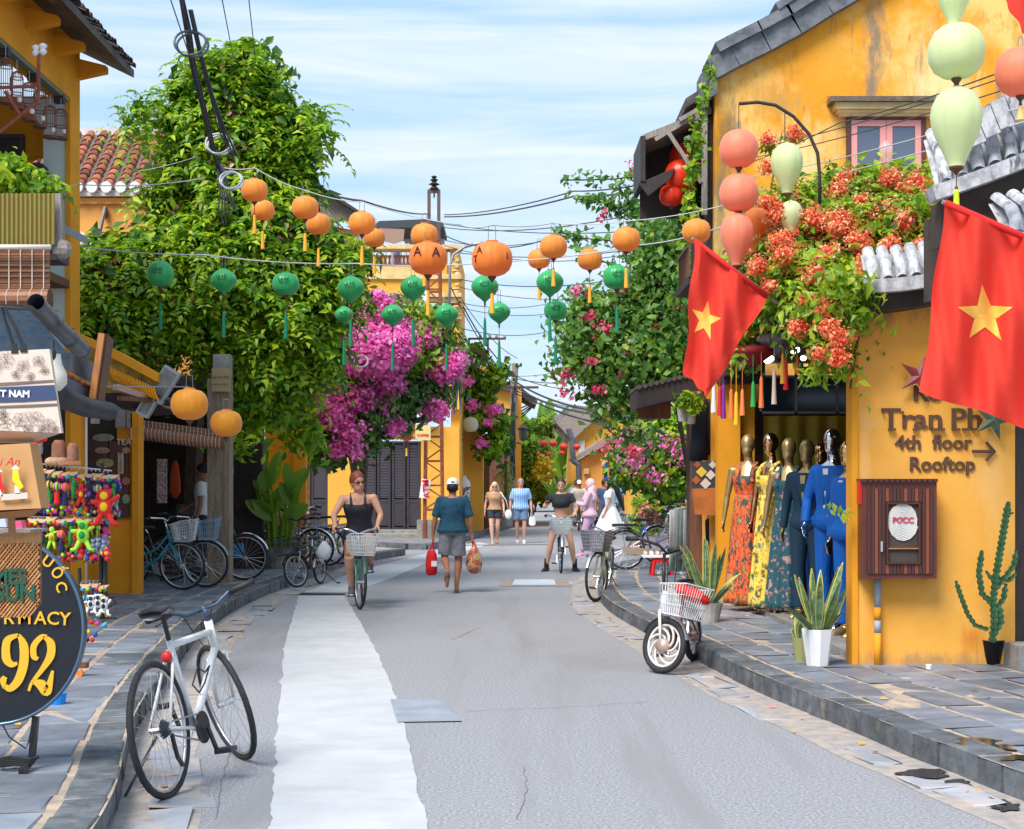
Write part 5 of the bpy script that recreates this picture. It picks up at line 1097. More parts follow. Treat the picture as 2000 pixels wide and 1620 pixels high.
foliage(RV,'hanging_sprays',[pb(1660,610,18,11.3,rzf=1.4),pb(1600,620,20,11.6),pb(1655,570,16,11.3),pb(1610,720,10,11.4)],1500,.055,.42,LM['lime'],shell=.2,clump=.09)
foliage(RV,'tip_leaves',[(*at(1500,282,14),.07,.07,.06,1),(*at(1553,268,14),.07,.07,.06,1)],110,.05,.42,LM['lime'],shell=.2,clump=.03)
branches(RV,'stem',[([(3.3,14,3.2),(3.0,13,3.6),(2.5,12.7,3.4)],.03),([(3.4,13.5,3.2),(3.2,12.5,3.2),(2.7,11.6,2.7),(2.62,11.5,2.3)],.025),([(2.4,14.3,3.7),(2.45,14,4.4),(2.55,14,4.9)],.012)])
P=np.array([[at(x,y,11.5).x,11.5-.03,at(x,y,11.5).z] for x,y in ((1608,990),(1618,988),(1628,992),(1638,996),(1648,1000),(1625,1002),(1636,1006),(1646,1010),(1655,996),(1662,1004),(1650,1014))]); put('low_sprig',leaf_mesh('low_sprig',P,rng.normal(size=P.shape)*.3+np.array([0,-1,.4]),.04,.5,LM['lime']),RV,kind='stuff')
# --- flowering tree right of the street
FT=thing('bougainvillea_tree','loose bougainvillea tree with pink and red flowers leaning over the street from the right','tree',(2.4,24.5,.14))
fb_=[pb(1290,600,60,24),pb(1230,640,60,24),pb(1160,650,42,24,rzf=.8),pb(1190,700,50,24,rzf=.8),pb(1270,700,62,23.6),pb(1315,520,46,23.5),pb(1345,440,24,23),pb(1275,555,30,24,w=.15),pb(1300,470,30,23.5,w=.12),pb(1380,560,30,22.5,w=.1),pb(1160,620,34,24,w=.14),pb(1140,700,26,24,rzf=.5,w=.1),pb(1230,780,30,23.8,rzf=1.1),pb(1190,760,26,24,rzf=.8),pb(1320,640,40,23.6),pb(1320,720,34,23.4),pb(1240,860,20,24,rzf=1.6)]
foliage(FT,'leaves',fb_,11500,.066,.62,LM['boug'],shell=.2,clump=.26)
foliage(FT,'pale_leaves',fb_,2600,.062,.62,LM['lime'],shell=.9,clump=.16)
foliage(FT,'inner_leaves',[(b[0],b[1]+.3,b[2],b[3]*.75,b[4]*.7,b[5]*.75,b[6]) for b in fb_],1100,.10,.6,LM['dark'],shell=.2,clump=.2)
def runner(pts,Y,n,root,nm='trailing_shoot',sz=.07,mm='boug',r=.012,spread=.07):
    P3=[at(x,y,Y) for x,y in pts]; q=MB(); q.tube(P3,r,4); q.build(nm,M_['leafwood'],root)
    P=[];L_=len(P3)-1
    for i in range(n):
        t=rng.random()*L_; k=min(int(t),L_-1); p=P3[k].lerp(P3[k+1],t-k); P.append((p.x,p.y,p.z))
    P=np.array(P)+rng.normal(size=(n,3))*spread; Nn=rng.normal(size=(n,3))*.6+np.array([0,-.5,.6])
    put('shoot_leaves',leaf_mesh('shoot_leaves',P,Nn,sz,.62,LM[mm]),root,kind='stuff')
for pts,n in (([(1100,352),(1140,352),(1200,350),(1240,345),(1275,350)],90),([(1120,388),(1180,395),(1235,410),(1280,460),(1320,520)],200),([(1085,452),(1130,465),(1190,470),(1240,500),(1290,560)],150),([(1200,350),(1230,400),(1290,480),(1330,540)],130),([(1180,400),(1240,440),(1300,440),(1340,430)],120),([(1130,480),(1150,500),(1200,520)],50),([(1220,380),(1250,430),(1270,520),(1260,570)],90),([(1240,540),(1210,580),(1180,600),(1130,570)],90),([(1150,600),(1120,630),(1100,640)],30),([(1130,700),(1110,740),(1095,735)],30),([(1100,660),(1140,660)],25),([(1180,790),(1160,810),(1200,850)],50)):
    runner(pts,24,n,FT)
foliage(FT,'pink_flowers',[pb(x,y,r,23.4,w=r) for x,y,r in ((1250,328,13),(1178,645,12),(1235,680,10),(1262,690,7),(1160,708,12),(1105,738,12),(1100,770,8),(1170,760,7),(1130,565,7),(1210,555,8),(1290,550,6),(1330,600,9),(1290,640,8),(1240,880,10),(1150,620,5),(1180,420,5),(1300,720,6),(1335,640,8),(1215,735,6),(1178,875,9))],950,.036,.75,LM['pinkred'],shell=.5,clump=.06,per=9)
branches(FT,'trunk',[([(3.15,25.0,.14),(3.02,24.9,1.4),(2.72,24.5,2.9),(2.4,24,4.0),(2.7,23.6,5.4)],.055),([(2.2,24.3,2.6),(1.8,24,3.6),(1.5,24,4.2)],.05)])
# hanging ivy strand under the overhang
IV=thing('ivy_strand','long green creeper strand hanging from the roof corner of the gable house','vine',at(1375,300,18.2))
for pts,n in (([(1390,122),(1382,170),(1372,215),(1362,260),(1368,300),(1350,350),(1345,400),(1335,430)],260),([(1360,250),(1350,300),(1352,345)],90),([(1345,400),(1360,430),(1340,480)],60)): runner(pts,18.2,n,IV,sz=.05,mm='vine',spread=.045)
foliage(IV,'balcony_plants',[pb(1385,400,22,19.4),pb(1360,425,20,19.4)],900,.06,.4,LM['dark'],shell=.3,clump=.1)
# shrub right
SH=thing('flowering_shrub','bushy bright green shrub with pink flowers on the right pavement below the dark lean-to','shrub',at(1290,1020,30))
sb=[pb(1290,860,55,29),pb(1250,880,34,29.4),pb(1330,880,40,28.6),pb(1270,820,30,29.5),pb(1320,830,30,29),pb(1250,910,36,29.3,rzf=.7),pb(1310,930,48,28.8,rzf=.6)]
foliage(SH,'leaves',sb,11000,.07,.55,LM['vine'],shell=.5,clump=.16)
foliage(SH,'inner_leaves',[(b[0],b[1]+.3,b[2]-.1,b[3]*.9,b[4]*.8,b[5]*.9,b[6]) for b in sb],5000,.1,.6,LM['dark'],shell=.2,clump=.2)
foliage(SH,'pink_flowers',[pb(x,y,r,28.2,w=r) for x,y,r in ((1225,895,14),(1245,900,12),(1300,860,8),(1320,875,8),(1280,930,7),(1215,860,9),(1330,900,8),(1260,870,6),(1240,840,6))],620,.038,.7,LM['magenta'],shell=.8,clump=.11,per=8)
branches(SH,'trunk',[([(3.2,29.6,.14),(3.1,29.3,1.2),(2.9,29,2.1)],.07)])
s2=thing('planter_bush','small green bush with dull pink blooms standing on the pavement behind the blue bicycle','shrub',at(1275,1050,33))
foliage(s2,'leaves',[pb(1280,990,30,33,rzf=.9),pb(1265,1020,24,33,rzf=.8),pb(1285,950,16,33.5)],2200,.07,.55,LM['vine'],shell=.4,clump=.13)
foliage(s2,'blooms',[pb(1265,1000,12,32.6,w=1),pb(1280,1015,9,32.6,w=1),pb(1290,960,8,32.8,w=1)],260,.06,.7,LM['brownred'],shell=.3,clump=.1)
q=MB(); p=at(1275,1045,33); q.box(p.x-.5,p.x+.45,32.7,33.4,.14,.42); q.build('planter_box',mat('dusty_pink_planter',(.42,.3,.27),.8),s2)
# plants on the left row
for nm,lab,blobs,n,mm,fl2 in (
  ('wall_creeper','creeper with purple flowers spilling over the wall left of the utility pole',[pb(930,765,15,46),pb(948,790,15,46),pb(922,735,10,46),pb(968,825,18,45),pb(942,822,15,45),pb(972,862,16,45),pb(958,880,12,45)],2700,'vine',[(912,748,6),(965,800,7),(955,825,7),(925,790,6),(940,865,5)]),
  ('roof_climber','tall climbing shoots rising from the roof beside the steel bracket',[pb(927,690,7,45.5,rzf=2),pb(960,745,9,45.5),pb(978,722,5,45.5,rzf=1.6),pb(935,705,6,45.5)],600,'vine',[]),
  ('golden_shrub','rounded bright yellow-green shrub on the pavement behind the man in the striped shirt',[pb(1040,930,30,58),pb(1030,900,24,58),pb(1050,885,22,58),pb(1045,955,26,58),pb(1025,840,14,60),pb(1062,830,16,62)],4200,'lime',[])):
    t=thing(nm,lab,'shrub' if 'shrub' in nm else 'vine',(blobs[0][0],blobs[0][1],.14)); foliage(t,'leaves',blobs,n,.11,.5,LM[mm],shell=.3,clump=.13)
    foliage(t,'inner_leaves',[(b[0],b[1]+.3,b[2],b[3]*.8,b[4]*.8,b[5]*.8,b[6]) for b in blobs],n//4,.16,.6,LM['dark'],shell=.2,clump=.2)
    if fl2: foliage(t,'flowers',[pb(x,y,r,44.6,w=r) for x,y,r in fl2],420,.07,.7,LM['magenta'],shell=.2,clump=.1)
    if nm=='golden_shrub': foliage(t,'yellow_flowers',[pb(1058,925,12,57,w=1),pb(1062,905,10,57,w=1)],400,.09,.6,LM['yellow'],shell=.2,clump=.15)
t=thing('balcony_plants','light green leafy plants growing above the corrugated balcony panel','plant',at(40,375,12.8)); foliage(t,'leaves',[pb(25,352,26,12.9),pb(60,358,22,12.9),pb(95,375,12,12.8),pb(10,335,16,13)],1500,.05,.45,LM['vine'],shell=.3,clump=.07)
# big blade-leaved plants
def blade(q,base,tip,w,bend,n=8,mi=0,fold=.25,side=None):
    base=V(base); tip=V(tip); d=tip-base; s=side or d.cross(V((0,-1,0.2))); s=V(s).normalized(); up=s.cross(d).normalized()
    vs=[]
    for i in range(n+1):
        t=i/n; p=base+d*t+V((0,0,-1))*bend*(t**2)+up*0.0; ww=w*math.sin(math.pi*min(1,(t*.93+.05)))**.7
        vs+= [p-s*ww*.5+up*ww*fold, p, p+s*ww*.5+up*ww*fold]
    fs=[]
    for i in range(n):
        a=i*3; fs+=[(a,a+1,a+4,a+3),(a+1,a+2,a+5,a+4)]
    q.add(vs,fs,mi)
def banana(name,label,px,py,Y,H,n,seed,w=.32,mm='palm',cat='plant',spread=.6):
    random.seed(seed); b=at(px,py,Y); t=thing(name,label,cat,b)
    for i in range(max(2,n//3)):
        q=MB(); q.tube([b+V((random.uniform(-.1,.1),random.uniform(-.1,.1),0)),b+V((random.uniform(-.15,.15),0,H*.55))],[.06,.03],7); q.build('stalk',LM[mm],t)
    for i in range(n):
        a=random.uniform(-1,1); l=H*random.uniform(.45,.75); z0=H*random.uniform(.25,.55); q=MB()
        p0=b+V((random.uniform(-.12,.12),random.uniform(-.2,.2),z0)); q.tube([b+V((0,0,z0*.3)),p0],.015,4); blade(q,p0,p0+V((a*l*spread,random.uniform(-.3,.3),l)),w*random.uniform(.7,1.1),l*.25*abs(a)); q.build('leaf',LM[mm],t)
    return t
banana('banana_palm','banana palm with broad upright leaves at the end of the street','' or 1060,985,72,4.6,13,3,w=.7,cat='tree',spread=.7)
banana('banana_palm','second banana palm standing beside the distant gable house','' or 1095,990,66,3.6,11,5,w=.55,cat='tree',spread=.8)
banana('feathery_palm','low palm with thin arching leaves behind the woman in the black crop top','' or 1088,1000,52,1.1,20,8,w=.10,cat='tree',spread=.9)
# variegated dracaena in a pot left row
t=thing('variegated_dracaena','yellow and green strap-leaved dracaena on a trunk beside the brown shopfront','plant',at(987,1025,46)); random.seed(3)
c=at(988,930,46)
for i in range(46):
    a=random.uniform(0,6.28); l=random.uniform(.4,.75); q=MB(); zz=random.uniform(-.6,.4); blade(q,c+V((0,0,zz)),c+V((math.cos(a)*l*.7,math.sin(a)*l*.6,zz+l*.35)),.07,l*.8,5); q.build('leaf',LM['lime'] if i%2 else LM['palm'],t)
q=MB(); q.tube([at(988,1022,46),at(988,900,46)],.05,6); q.build('trunk',M_['leafwood'],t)
q=MB(); q.lathe([(.2,0),(.26,.3),(.24,.32)],14,at(988,1028,46)); q.build('pot',M_['concrete'],t)
# heliconia bush by the grey pot
def helic(name,label,px,py,Y,H,n,seed,potc,potr,poth,leafn):
    random.seed(seed); b=at(px,py,Y); b.z=.14; t=thing(name,label,'plant',b)
    q=MB(); q.lathe([(potr*.72,0),(potr,poth),(potr*.93,poth),(potr*.9,poth-.05)],16,b); q.build('pot',potc,t,smooth=False)
    for i in range(n):
        x=random.uniform(-potr*.8,potr*.8); y=random.uniform(-potr*.6,potr*.6); h=H*random.uniform(.55,.9); tip=b+V((x*2.2+random.uniform(-.1,.1),y,poth+h)); q=MB(); q.tube([b+V((x,y,poth-.02)),b+V((x*1.4,y,poth+h*.5)),tip],[.03,.028,.015],6); q.build('stem',LM['vine'] if i%3 else LM['lime'],t)
        if i<leafn:
            l=random.uniform(.45,.8); a=random.uniform(-.9,.9); q=MB(); tb=b+V((x*1.4,y,poth+h*random.uniform(.45,1))); blade(q,tb,tb+V((a*l*.9,random.uniform(-.3,.1),l*.75)),random.uniform(.2,.3),l*.2*abs(a)); q.build('leaf',LM['palm'],t)
    return t
helic('potted_heliconia','tall green-stemmed plant in a big grey concrete pot','' or 543,1092,25,1.45,16,4,M_['concrete'],.26,.36,13)
helic('stemmy_plant','tall striped green stalks of a plant growing left of the grey pot','' or 492,1080,25.8,2.1,18,9,mat('dark_pot',(.05,.05,.05),.7),.26,.3,14)
# ================================================================ LANTERNS
def lanmat(n,c,tr=.35): return mat(n,c,.5,transl=tr,sheen=.3,noise=(2,.12))
LC={'orange':lanmat('orange_silk',(1.0,.40,.06)),'deep':lanmat('deep_orange_silk',(1.0,.30,.045)),'coral':lanmat('coral_silk',(1.0,.33,.19)),'pale':lanmat('pale_lime_silk',(.82,.93,.52)),
    'green':mat('green_silk',(.03,.42,.12),.3,transl=.15,sheen=.2),'red':mat('red_satin',(.85,.045,.012),.3,transl=.25),'yellow':lanmat('yellow_silk',(.95,.42,.03)),'cream':lanmat('cream_silk',(.75,.70,.52)),'redfar':mat('red_white_lantern',(.75,.06,.04),.5)}
tas={'orange':mat('orange_tassel',(.9,.42,.04),.8),'deep':mat('orange_tassel2',(.9,.42,.04),.8),'coral':mat('pale_gold_tassel',(.85,.6,.22),.8),'pale':mat('lime_tassel',(.55,.75,.03),.8),'green':mat('green_tassel',(.01,.22,.12),.8)}
woodcap=mat('turned_dark_wood',(.11,.045,.025),.5)
PROF={'round':[(.30,.405),(.34,.395),(.62,.36),(.84,.27),(.96,.14),(1.0,.0),(.96,-.14),(.84,-.27),(.62,-.36),(.36,-.41),(.22,-.42)],
      'ball':[(.16,.47),(.5,.45),(.78,.34),(.95,.17),(1,.0),(.95,-.17),(.78,-.33),(.5,-.43),(.2,-.455)],
      'onion':[(.2,.43),(.3,.42),(.62,.33),(.88,.2),(1,.05),(.97,-.08),(.82,-.22),(.58,-.34),(.34,-.42),(.16,-.5),(.08,-.55)],
      'drop':[(.15,.60),(.45,.57),(.75,.45),(.94,.25),(1,.05),(.95,-.15),(.8,-.38),(.6,-.60),(.42,-.80),(.33,-.92),(.32,-.97)]}
def lantern(px,py,w,Y,kind,col,label,tl=(0,0),group=None,hang=20,letter=None,ribs=12,name='silk_lantern'):
    s=F/Y; R=w/2/s; c=at(px,py,Y); t=thing(name,label,'lantern',c,group=group)
    prof=[(r*R,z*2*R*(1 if kind!='drop' else .98)) for r,z in PROF[kind]]
    # resample smooth
    P=[]; 
    for i in range(len(prof)-1):
        for k in range(2): P.append((lerp(prof[i][0],prof[i+1][0],k/2),lerp(prof[i][1],prof[i+1][1],k/2)))
    P.append(prof[-1]); n=ribs*6; vs=[];fs=[]
    ph=random.uniform(0,6)
    for r,z in P:
        for j in range(n):
            a=2*math.pi*j/n+ph; m=1-.032*(1-abs(math.sin((a-ph)*ribs/2.0)))**2.2*min(1,r/R); vs.append((c.x+r*m*math.cos(a),c.y+r*m*math.sin(a),c.z+z))
    for i in range(len(P)-1):
        for j in range(n): fs.append((i*n+j,i*n+(j+1)%n,(i+1)*n+(j+1)%n,(i+1)*n+j))
    q=MB(); q.add(vs,fs); sh=q.build('shade',LC[col],t,smooth=True)
    zt=prof[0][1]; zb=prof[-1][1]; rt=prof[0][0]; rb=prof[-1][0]
    q=MB(); q.lathe([(rt,zt-.005),(rt*1.02,zt+.06*R),(rt*.7,zt+.08*R)],16,c); q.build('top_ring',LC[col],t)
    q=MB(); q.lathe([(rb*.9,zb-.002),(rb*.9,zb-.08*R),(max(rb*.4,.012),zb-.2*R),(.006,zb-.32*R)],12,c); q.build('bottom_cap',woodcap,t)
    q=MB()
    for sx in (-1,1): q.tube([c+V((sx*rt*.6,0,zt+.05*R)),c+V((sx*rt*.55,0,zt+hang/s)),c+V((0,0,zt+hang/s+.01))],.0035,4)
    q.build('wire_hanger',M_['grey_metal'],t)
    if tl[1]>0:
        z0=zb-.25*R; z1=z0-tl[0]/s; z2=z1-tl[1]/s; q=MB(); q.tube([c+V((0,0,z0)),c+V((0,0,z1))],.0035,4); q.build('cord',woodcap,t)
        q=MB(); q.ell(c+V((0,0,z1)),.012,.012,.016,8,6); q.build('bead',woodcap,t)
        q=MB(); q.lathe([(.008,z1),(.016,z1-.02),(.02,(z1+z2)/2),(.026,z2),(.005,z2)],10,c); q.build('tassel',tas.get(col,tas['orange']),t)
    if letter:
        for (ang,ch,sz,dz) in letter:
            a=math.radians(ang); rr=R*1.0*math.sqrt(max(.1,1-(dz/.42)**2*.8)); p=c+V((rr*math.sin(a),-rr*math.cos(a)-.003,dz*2*R)); text('letters',ch,sz*2*R,M_['blackm'],p,t,rz=a,ext=.003,offset=.0)
    return t
random.seed(31)
O='orange silk lantern '
mids=[(497,372,53,18,'round','orange',O+'leftmost in the upper row against the green vine tree',(18,38)),
 (513,411,47,19.5,'round','orange','smaller '+O+'half behind the leftmost one against the vine',(14,36)),
 (596,406,53,18,'round','orange',O+'second from the left in the upper row against the vine tree',(20,36)),
 (622,438,49,19.5,'round','orange','smaller '+O+'just below right of the second one beside the vine',(20,36)),
 (707,436,53,18,'round','orange',O+'in front of the brick rooftop room left of the mast',(14,40)),
 (731,465,43,20.5,'round','orange','small '+O+'tucked behind the one in front of the brick rooftop room',(12,34)),
 (829,460,54,18,'round','orange',O+'overlapping the large lettered one in front of the mast',(26,44)),
 (1081,482,54,18,'round','orange',O+'upper one of the sky pair right of the large lettered lantern',(14,34)),
 (1053,506,45,20,'round','orange','small '+O+'lower left one of the pair in the open sky',(18,38)),
 (1152,507,49,18.8,'round','orange',O+'alone in the sky between the sky pair and the flowering tree',(22,36)),
 (1223,468,56,17.6,'round','orange',O+'against the tips of the flowering tree right of centre',(24,40)),
 (1360,452,56,17.0,'round','orange','pale '+O+'touching the top corner of the small flag',(0,0))]
for a in mids: lantern(a[0],a[1],a[2],a[3],a[4],a[5],a[6],a[7],group='orange lanterns strung across the street')
lantern(961,506,81,15.5,'round','deep','large orange lantern with dark letters alone in the sky at the centre',(22,40),group='large lettered lanterns',letter=[(-38,'A',.25,.14),(-52,'T',.25,-.06),(50,'L',.2,.02)],hang=30)
lantern(836,505,76,17.2,'round','deep','large orange lantern with black letter A partly behind the smaller lantern by the mast',(20,50),group='large lettered lanterns',letter=[(-30,'A',.36,.1),(28,'A',.36,.08)])
Gr='green printed lantern '
grs=[(313,536,53,18.5,'leftmost of the green row, in front of the vine','ball'),(437,548,51,18.5,'second from the left, in front of the vine','onion'),(558,555,53,18.5,'third from the left, in front of the vine','round'),
 (685,563,53,18.5,'fourth from the left, just above the magenta crown','onion'),(807,562,51,18.5,'in front of the yellow corner house below the mast lanterns','onion'),(947,561,54,18.5,'behind the tassel of the large lettered sky lantern','onion'),
 (1074,552,54,18.5,'in the sky right below the orange sky pair','onion'),(1205,542,56,18.5,'rightmost, against the top of the flowering tree','round'),
 (672,615,36,21,'small and half hidden between vine and magenta crown','onion'),(767,615,45,20.5,'over the centre of the magenta crown','onion'),(872,615,46,20.5,'beside the right edge of the corner house','onion'),(975,610,44,20.5,'lower one in the sky below the large lettered lantern','onion'),(1085,607,46,20.5,'low in the sky, touched by pink flowers of the tree','round')]
for px,py,w,Y,l,k in grs:
    t=lantern(px,py,w,Y,k,'green',Gr+l,(26,52) if w>40 else (24,50),group='green lanterns strung across the street',ribs=16,hang=24)
    c=at(px,py,Y); R=w/2/(F/Y)
    text('print','LAVIE',.16*2*R,M_['blackm'],c+V((0,-R*1.0,.22*R)),t,ext=.002); text('print','HOI AN',.1*2*R,M_['blackm'],c+V((0,-R*1.02,-.02*R)),t,ext=.002)
lantern(370,790,73,15,'round','yellow','big amber lantern hanging left above the rolled blind by the cafe',(0,0),group='amber lanterns by the cafe',hang=26)
lantern(442,827,62,16.5,'round','yellow','smaller amber lantern above the square post',(0,0),group='amber lanterns by the cafe',hang=20)
# right group on the curved pole
lantern(1443,292,77,12.4,'ball','coral','coral lantern, top one of the string on the curved iron pole',(0,0),group='coral lanterns on the curved pole',ribs=9,hang=16)
lantern(1443,378,77,12.4,'ball','coral','coral lantern, middle one of the string on the curved iron pole',(0,0),group='coral lanterns on the curved pole',ribs=9,hang=16)
lantern(1439,456,66,12.4,'drop','coral','coral teardrop lantern with a cream tassel hanging over the small flag',(18,44),group='coral lanterns on the curved pole',ribs=9,hang=16)
lantern(1478,440,56,12.9,'drop','deep','orange lantern half hidden between coral teardrop and coral flowers',(0,0),ribs=9)
lantern(1537,318,63,12.6,'drop','pale','pale lime teardrop lantern hanging under the curved iron pole',(0,0),ribs=9,hang=16)
lantern(1545,420,46,12.6,'drop','pale','pale lime lantern nearly buried in the coral flowers',(0,0),ribs=9)
lantern(1868,102,111,9.2,'ball','pale','large round pale lime lantern near the top right corner',(0,0),group='pale lime lanterns at top right',ribs=9,hang=24)
lantern(1868,231,100,9.2,'drop','pale','large pale lime teardrop lantern with a long lime tassel over the big flag',(30,72),group='pale lime lanterns at top right',ribs=9,hang=22)
lantern(1863,-18,70,9.2,'drop','pale','pale lime teardrop lantern cut by the top edge of the photo',(0,0),group='pale lime lanterns at top right',ribs=9)
lantern(1993,142,98,9.4,'ball','coral','large coral lantern at the right edge of the photo',(6,30),ribs=9,hang=22)
# red satin lanterns under the overhang
for px,py,w,k,l in ((1345,312,78,'ball','largest and highest'),(1330,345,66,'ball','middle'),(1312,382,50,'round','lowest and leftmost')):
    lantern(px,py,w,18.95 if w<70 else 19.3,k,'red',l+' shiny red satin lantern under the dark overhang',(0,0),group='red satin lanterns under the overhang',ribs=10)
# far small lanterns
for i,(px,py,w) in enumerate(((1062,866,14),(1080,866,15),(1101,873,17),(1127,873,14),(1052,887,8),(1072,887,10),(1098,885,11))):
    lantern(px,py,w,48,'onion','redfar','tiny red and white lantern far down the street, '+('first of the upper four','second of the upper four','third of the upper four','last of the upper four','left of the lower three','middle of the lower three','right of the lower three')[i],(0,0),group='tiny red lanterns far down the street',ribs=8)
lantern(919,830,31,44,'ball','cream','white round paper lantern in front of the narrow yellow house',(0,0))
lantern(794,851,26,38.5,'round','redfar','small dark red lantern hanging by the corner house doors',(10,16))
# patterned umbrella-like lanterns over the shop entrance
for px,py,w,c,l in ((1512,636,82,pmat('red_print_silk',[(.5,.02,.02),(.62,.05,.03),(.75,.6,.4),(.08,.06,.05)],9),'red patterned flying-saucer lantern above the shop entrance'),(1520,668,104,mat('grey_net_silk',(.35,.28,.28),.6,transl=.3,noise=(20,.5)),'wide greyish net lantern just below the red patterned one'),(1470,690,90,mat('dark_red_silk',(.35,.02,.03),.6,transl=.2),'dim dark red lantern in the shade left of the shop lights')):
    Y=14.2; s=F/Y; R=w/2/s; t=thing('saucer_lantern',l,'lantern',at(px,py,Y)); q=MB(); q.lathe([(R*.3,.3*R),(R*.8,.28*R),(R,.05*R),(R*.85,-.1*R),(R*.35,-.45*R),(R*.12,-.6*R)],20,at(px,py,Y)); q.build('shade',c,t,smooth=True)
    q=MB(); q.lathe([(R*.14,-.6*R),(R*.16,-.75*R),(.02,-.8*R)],10,at(px,py,Y)); q.build('bottom_cap',woodcap,t)
random.seed(77)
tc_=[(.8,.8,.8),(.55,.02,.04),(.2,.03,.3),(.9,.2,.05),(.85,.5,.03),(.9,.25,.08),(.03,.4,.08),(.9,.22,.06),(.75,.6,.5),(.8,.4,.05),(.75,.02,.02),(.9,.2,.05),(.02,.2,.06),(.8,.18,.04),(.7,.5,.4)]
nm_=['white','crimson','purple','orange','amber','light orange','green','vermilion','cream','gold','red','tangerine','dark green','rust orange','beige']
for i,(px,y0,y1) in enumerate(((1394,745,806),(1406,755,812),(1413,750,818),(1428,760,818),(1438,765,830),(1450,760,812),(1471,745,795),(1487,735,797),(1512,722,790),(1529,690,750),(1535,700,762),(1558,695,730),(1566,705,745),(1592,695,730),(1615,690,724))):
    Y=14.0; a=at(px,y0,Y); b=at(px,y1,Y); q=MB(); q.tube([a+V((0,0,.25)),a],.003,4); q.lathe([(.006,a.z-a.z),(.016,-.03),(.02,(b.z-a.z)*.6),(.027,b.z-a.z)],8,a); tag(q.build('shop_tassel',mat('tassel_thread',tc_[i],.8)),nm_[i]+' thread tassel hanging in the row above the shop entrance','tassel','tassels above the shop entrance')
for i,(px,py,r) in enumerate(((1518,695,14),(1500,703,9),(1552,683,10),(1569,700,6))):
    q=MB(); p=at(px,py,14.8); q.ell(p,r/196,r/196,r/230,12,8); tag(q.build('light_bulb',M_['lamp_white'],smooth=True),('largest','left','right','smallest')[i]+' glowing white bulb at the shop entrance','lamp')
# ================================================================ FLAGS
def pinside(quad,u,v): A,Bq,C,D=quad; return (lerp(lerp(A[0],Bq[0],u),lerp(D[0],C[0],u),v),lerp(lerp(A[1],Bq[1],u),lerp(D[1],C[1],u),v))
def flag(label,quad,Y,amp,fr,star,pole,slope=0.0):
    t=thing('flag',label,'flag',at(*quad[0],Y),group='red flags with a yellow star')
    def fold(px,py): return Y+slope*(px-quad[0][0])/300+amp*math.sin(px*fr+py*fr*.25)+amp*.5*math.sin(px*fr*2.3-py*.011+1)
    q=MB(); q.grid(lambda u,v: at(*[x+wv for x,wv in zip(pinside(quad,u,v),(3*math.sin(v*11)*(1 if u>.9 or u<.1 else 0),(3*math.sin(u*13) if v>.95 else 0)))],fold(*pinside(quad,u,v))),44,44); q.build('cloth',M_['red_flag'],t,smooth=True)
    if star:
        cx=sum(p[0] for p in star)/5; cy=sum(p[1] for p in star)/5
        ring=[]
        for i in range(5):
            a=star[i]; b=star[(i+1)%5]; ring.append(a); m=((a[0]+b[0])/2,(a[1]+b[1])/2); ring.append((cx+(m[0]-cx)*.49,cy+(m[1]-cy)*.49))
        q=MB()
        for i in range(10):
            a=ring[i]; b=ring[(i+1)%10]; N=6
            # fan subdivided towards the centre so that it follows the folds
            rows=[[ (cx+(lerp(a[0],b[0],k/max(1,j))-cx)*j/N, cy+(lerp(a[1],b[1],k/max(1,j))-cy)*j/N) for k in range(j+1)] for j in range(N+1)]
            base=len(q.v)
            idx=[];cnt=0
            for rw in rows: idx.append(cnt); cnt+=len(rw)
            fs=[]
            for j in range(N):
                for k in range(j+1):
                    fs.append((idx[j]+k,idx[j+1]+k,idx[j+1]+k+1))
                    if k<j: fs.append((idx[j]+k,idx[j+1]+k+1,idx[j]+k+1))
            q.add([at(x,y,fold(x,y)-.006) for rw in rows for x,y in rw],fs)
        q.build('star',M_['yellow_cloth'],t,smooth=True)
    if pole:
        q=MB(); q.tube([at(*pole[0]),at(*pole[1])],.014,8); q.build('pole',M_['grey_metal'],t)
        a=V(at(*quad[0],Y)); b=V(at(*quad[1],Y+slope*(quad[1][0]-quad[0][0])/300)); q=MB(); q.tube([a,b],.022,8); q.build('sleeve',mat('flag_sleeve',(.6,.015,.015),.8),t,smooth=True)
    return t
flag('smaller red flag with yellow star hanging from a pole beside the flowering vine',((1356,470),(1499,580),(1382,776),(1336,728)),11.8,.05,.075,[(1383,587),(1409,622),(1388,664),(1356,650),(1351,604)],((1352,466,11.8),(1566,625,12.3)))
flag('larger red flag with yellow star in front of the lettered wall',((1845,396),(2130,520),(2130,880),(1798,765)),9.0,.06,.055,[(1918,556),(1978,600),(1956,665),(1893,661),(1871,600)],((1840,394,9.0),(2160,533,9.0)))
flag('corner of a third red flag cut off at the top right of the photo',((1955,-10),(2060,-90),(2120,40),(2000,66)),8.6,.02,.05,None,None)
# curved iron pole
q=MB(); pts=[(1443,203),(1480,200),(1515,206),(1550,228),(1580,262),(1597,300),(1601,345),(1601,400)]
q.tube([at(x,y,12.5) for x,y in pts],.015,8); ip=tag(q.build('curved_iron_pole',M_['dark_wood'],smooth=True),'thin curved black iron pole holding the coral lanterns over the vine','pole')
q=MB(); q.tube([at(1443,203,12.4),at(1443,262,12.4)],.004,4); q.tube([at(1533,218,12.5),at(1533,272,12.6)],.004,4); q.build('hanging_wire',M_['wire'],ip)
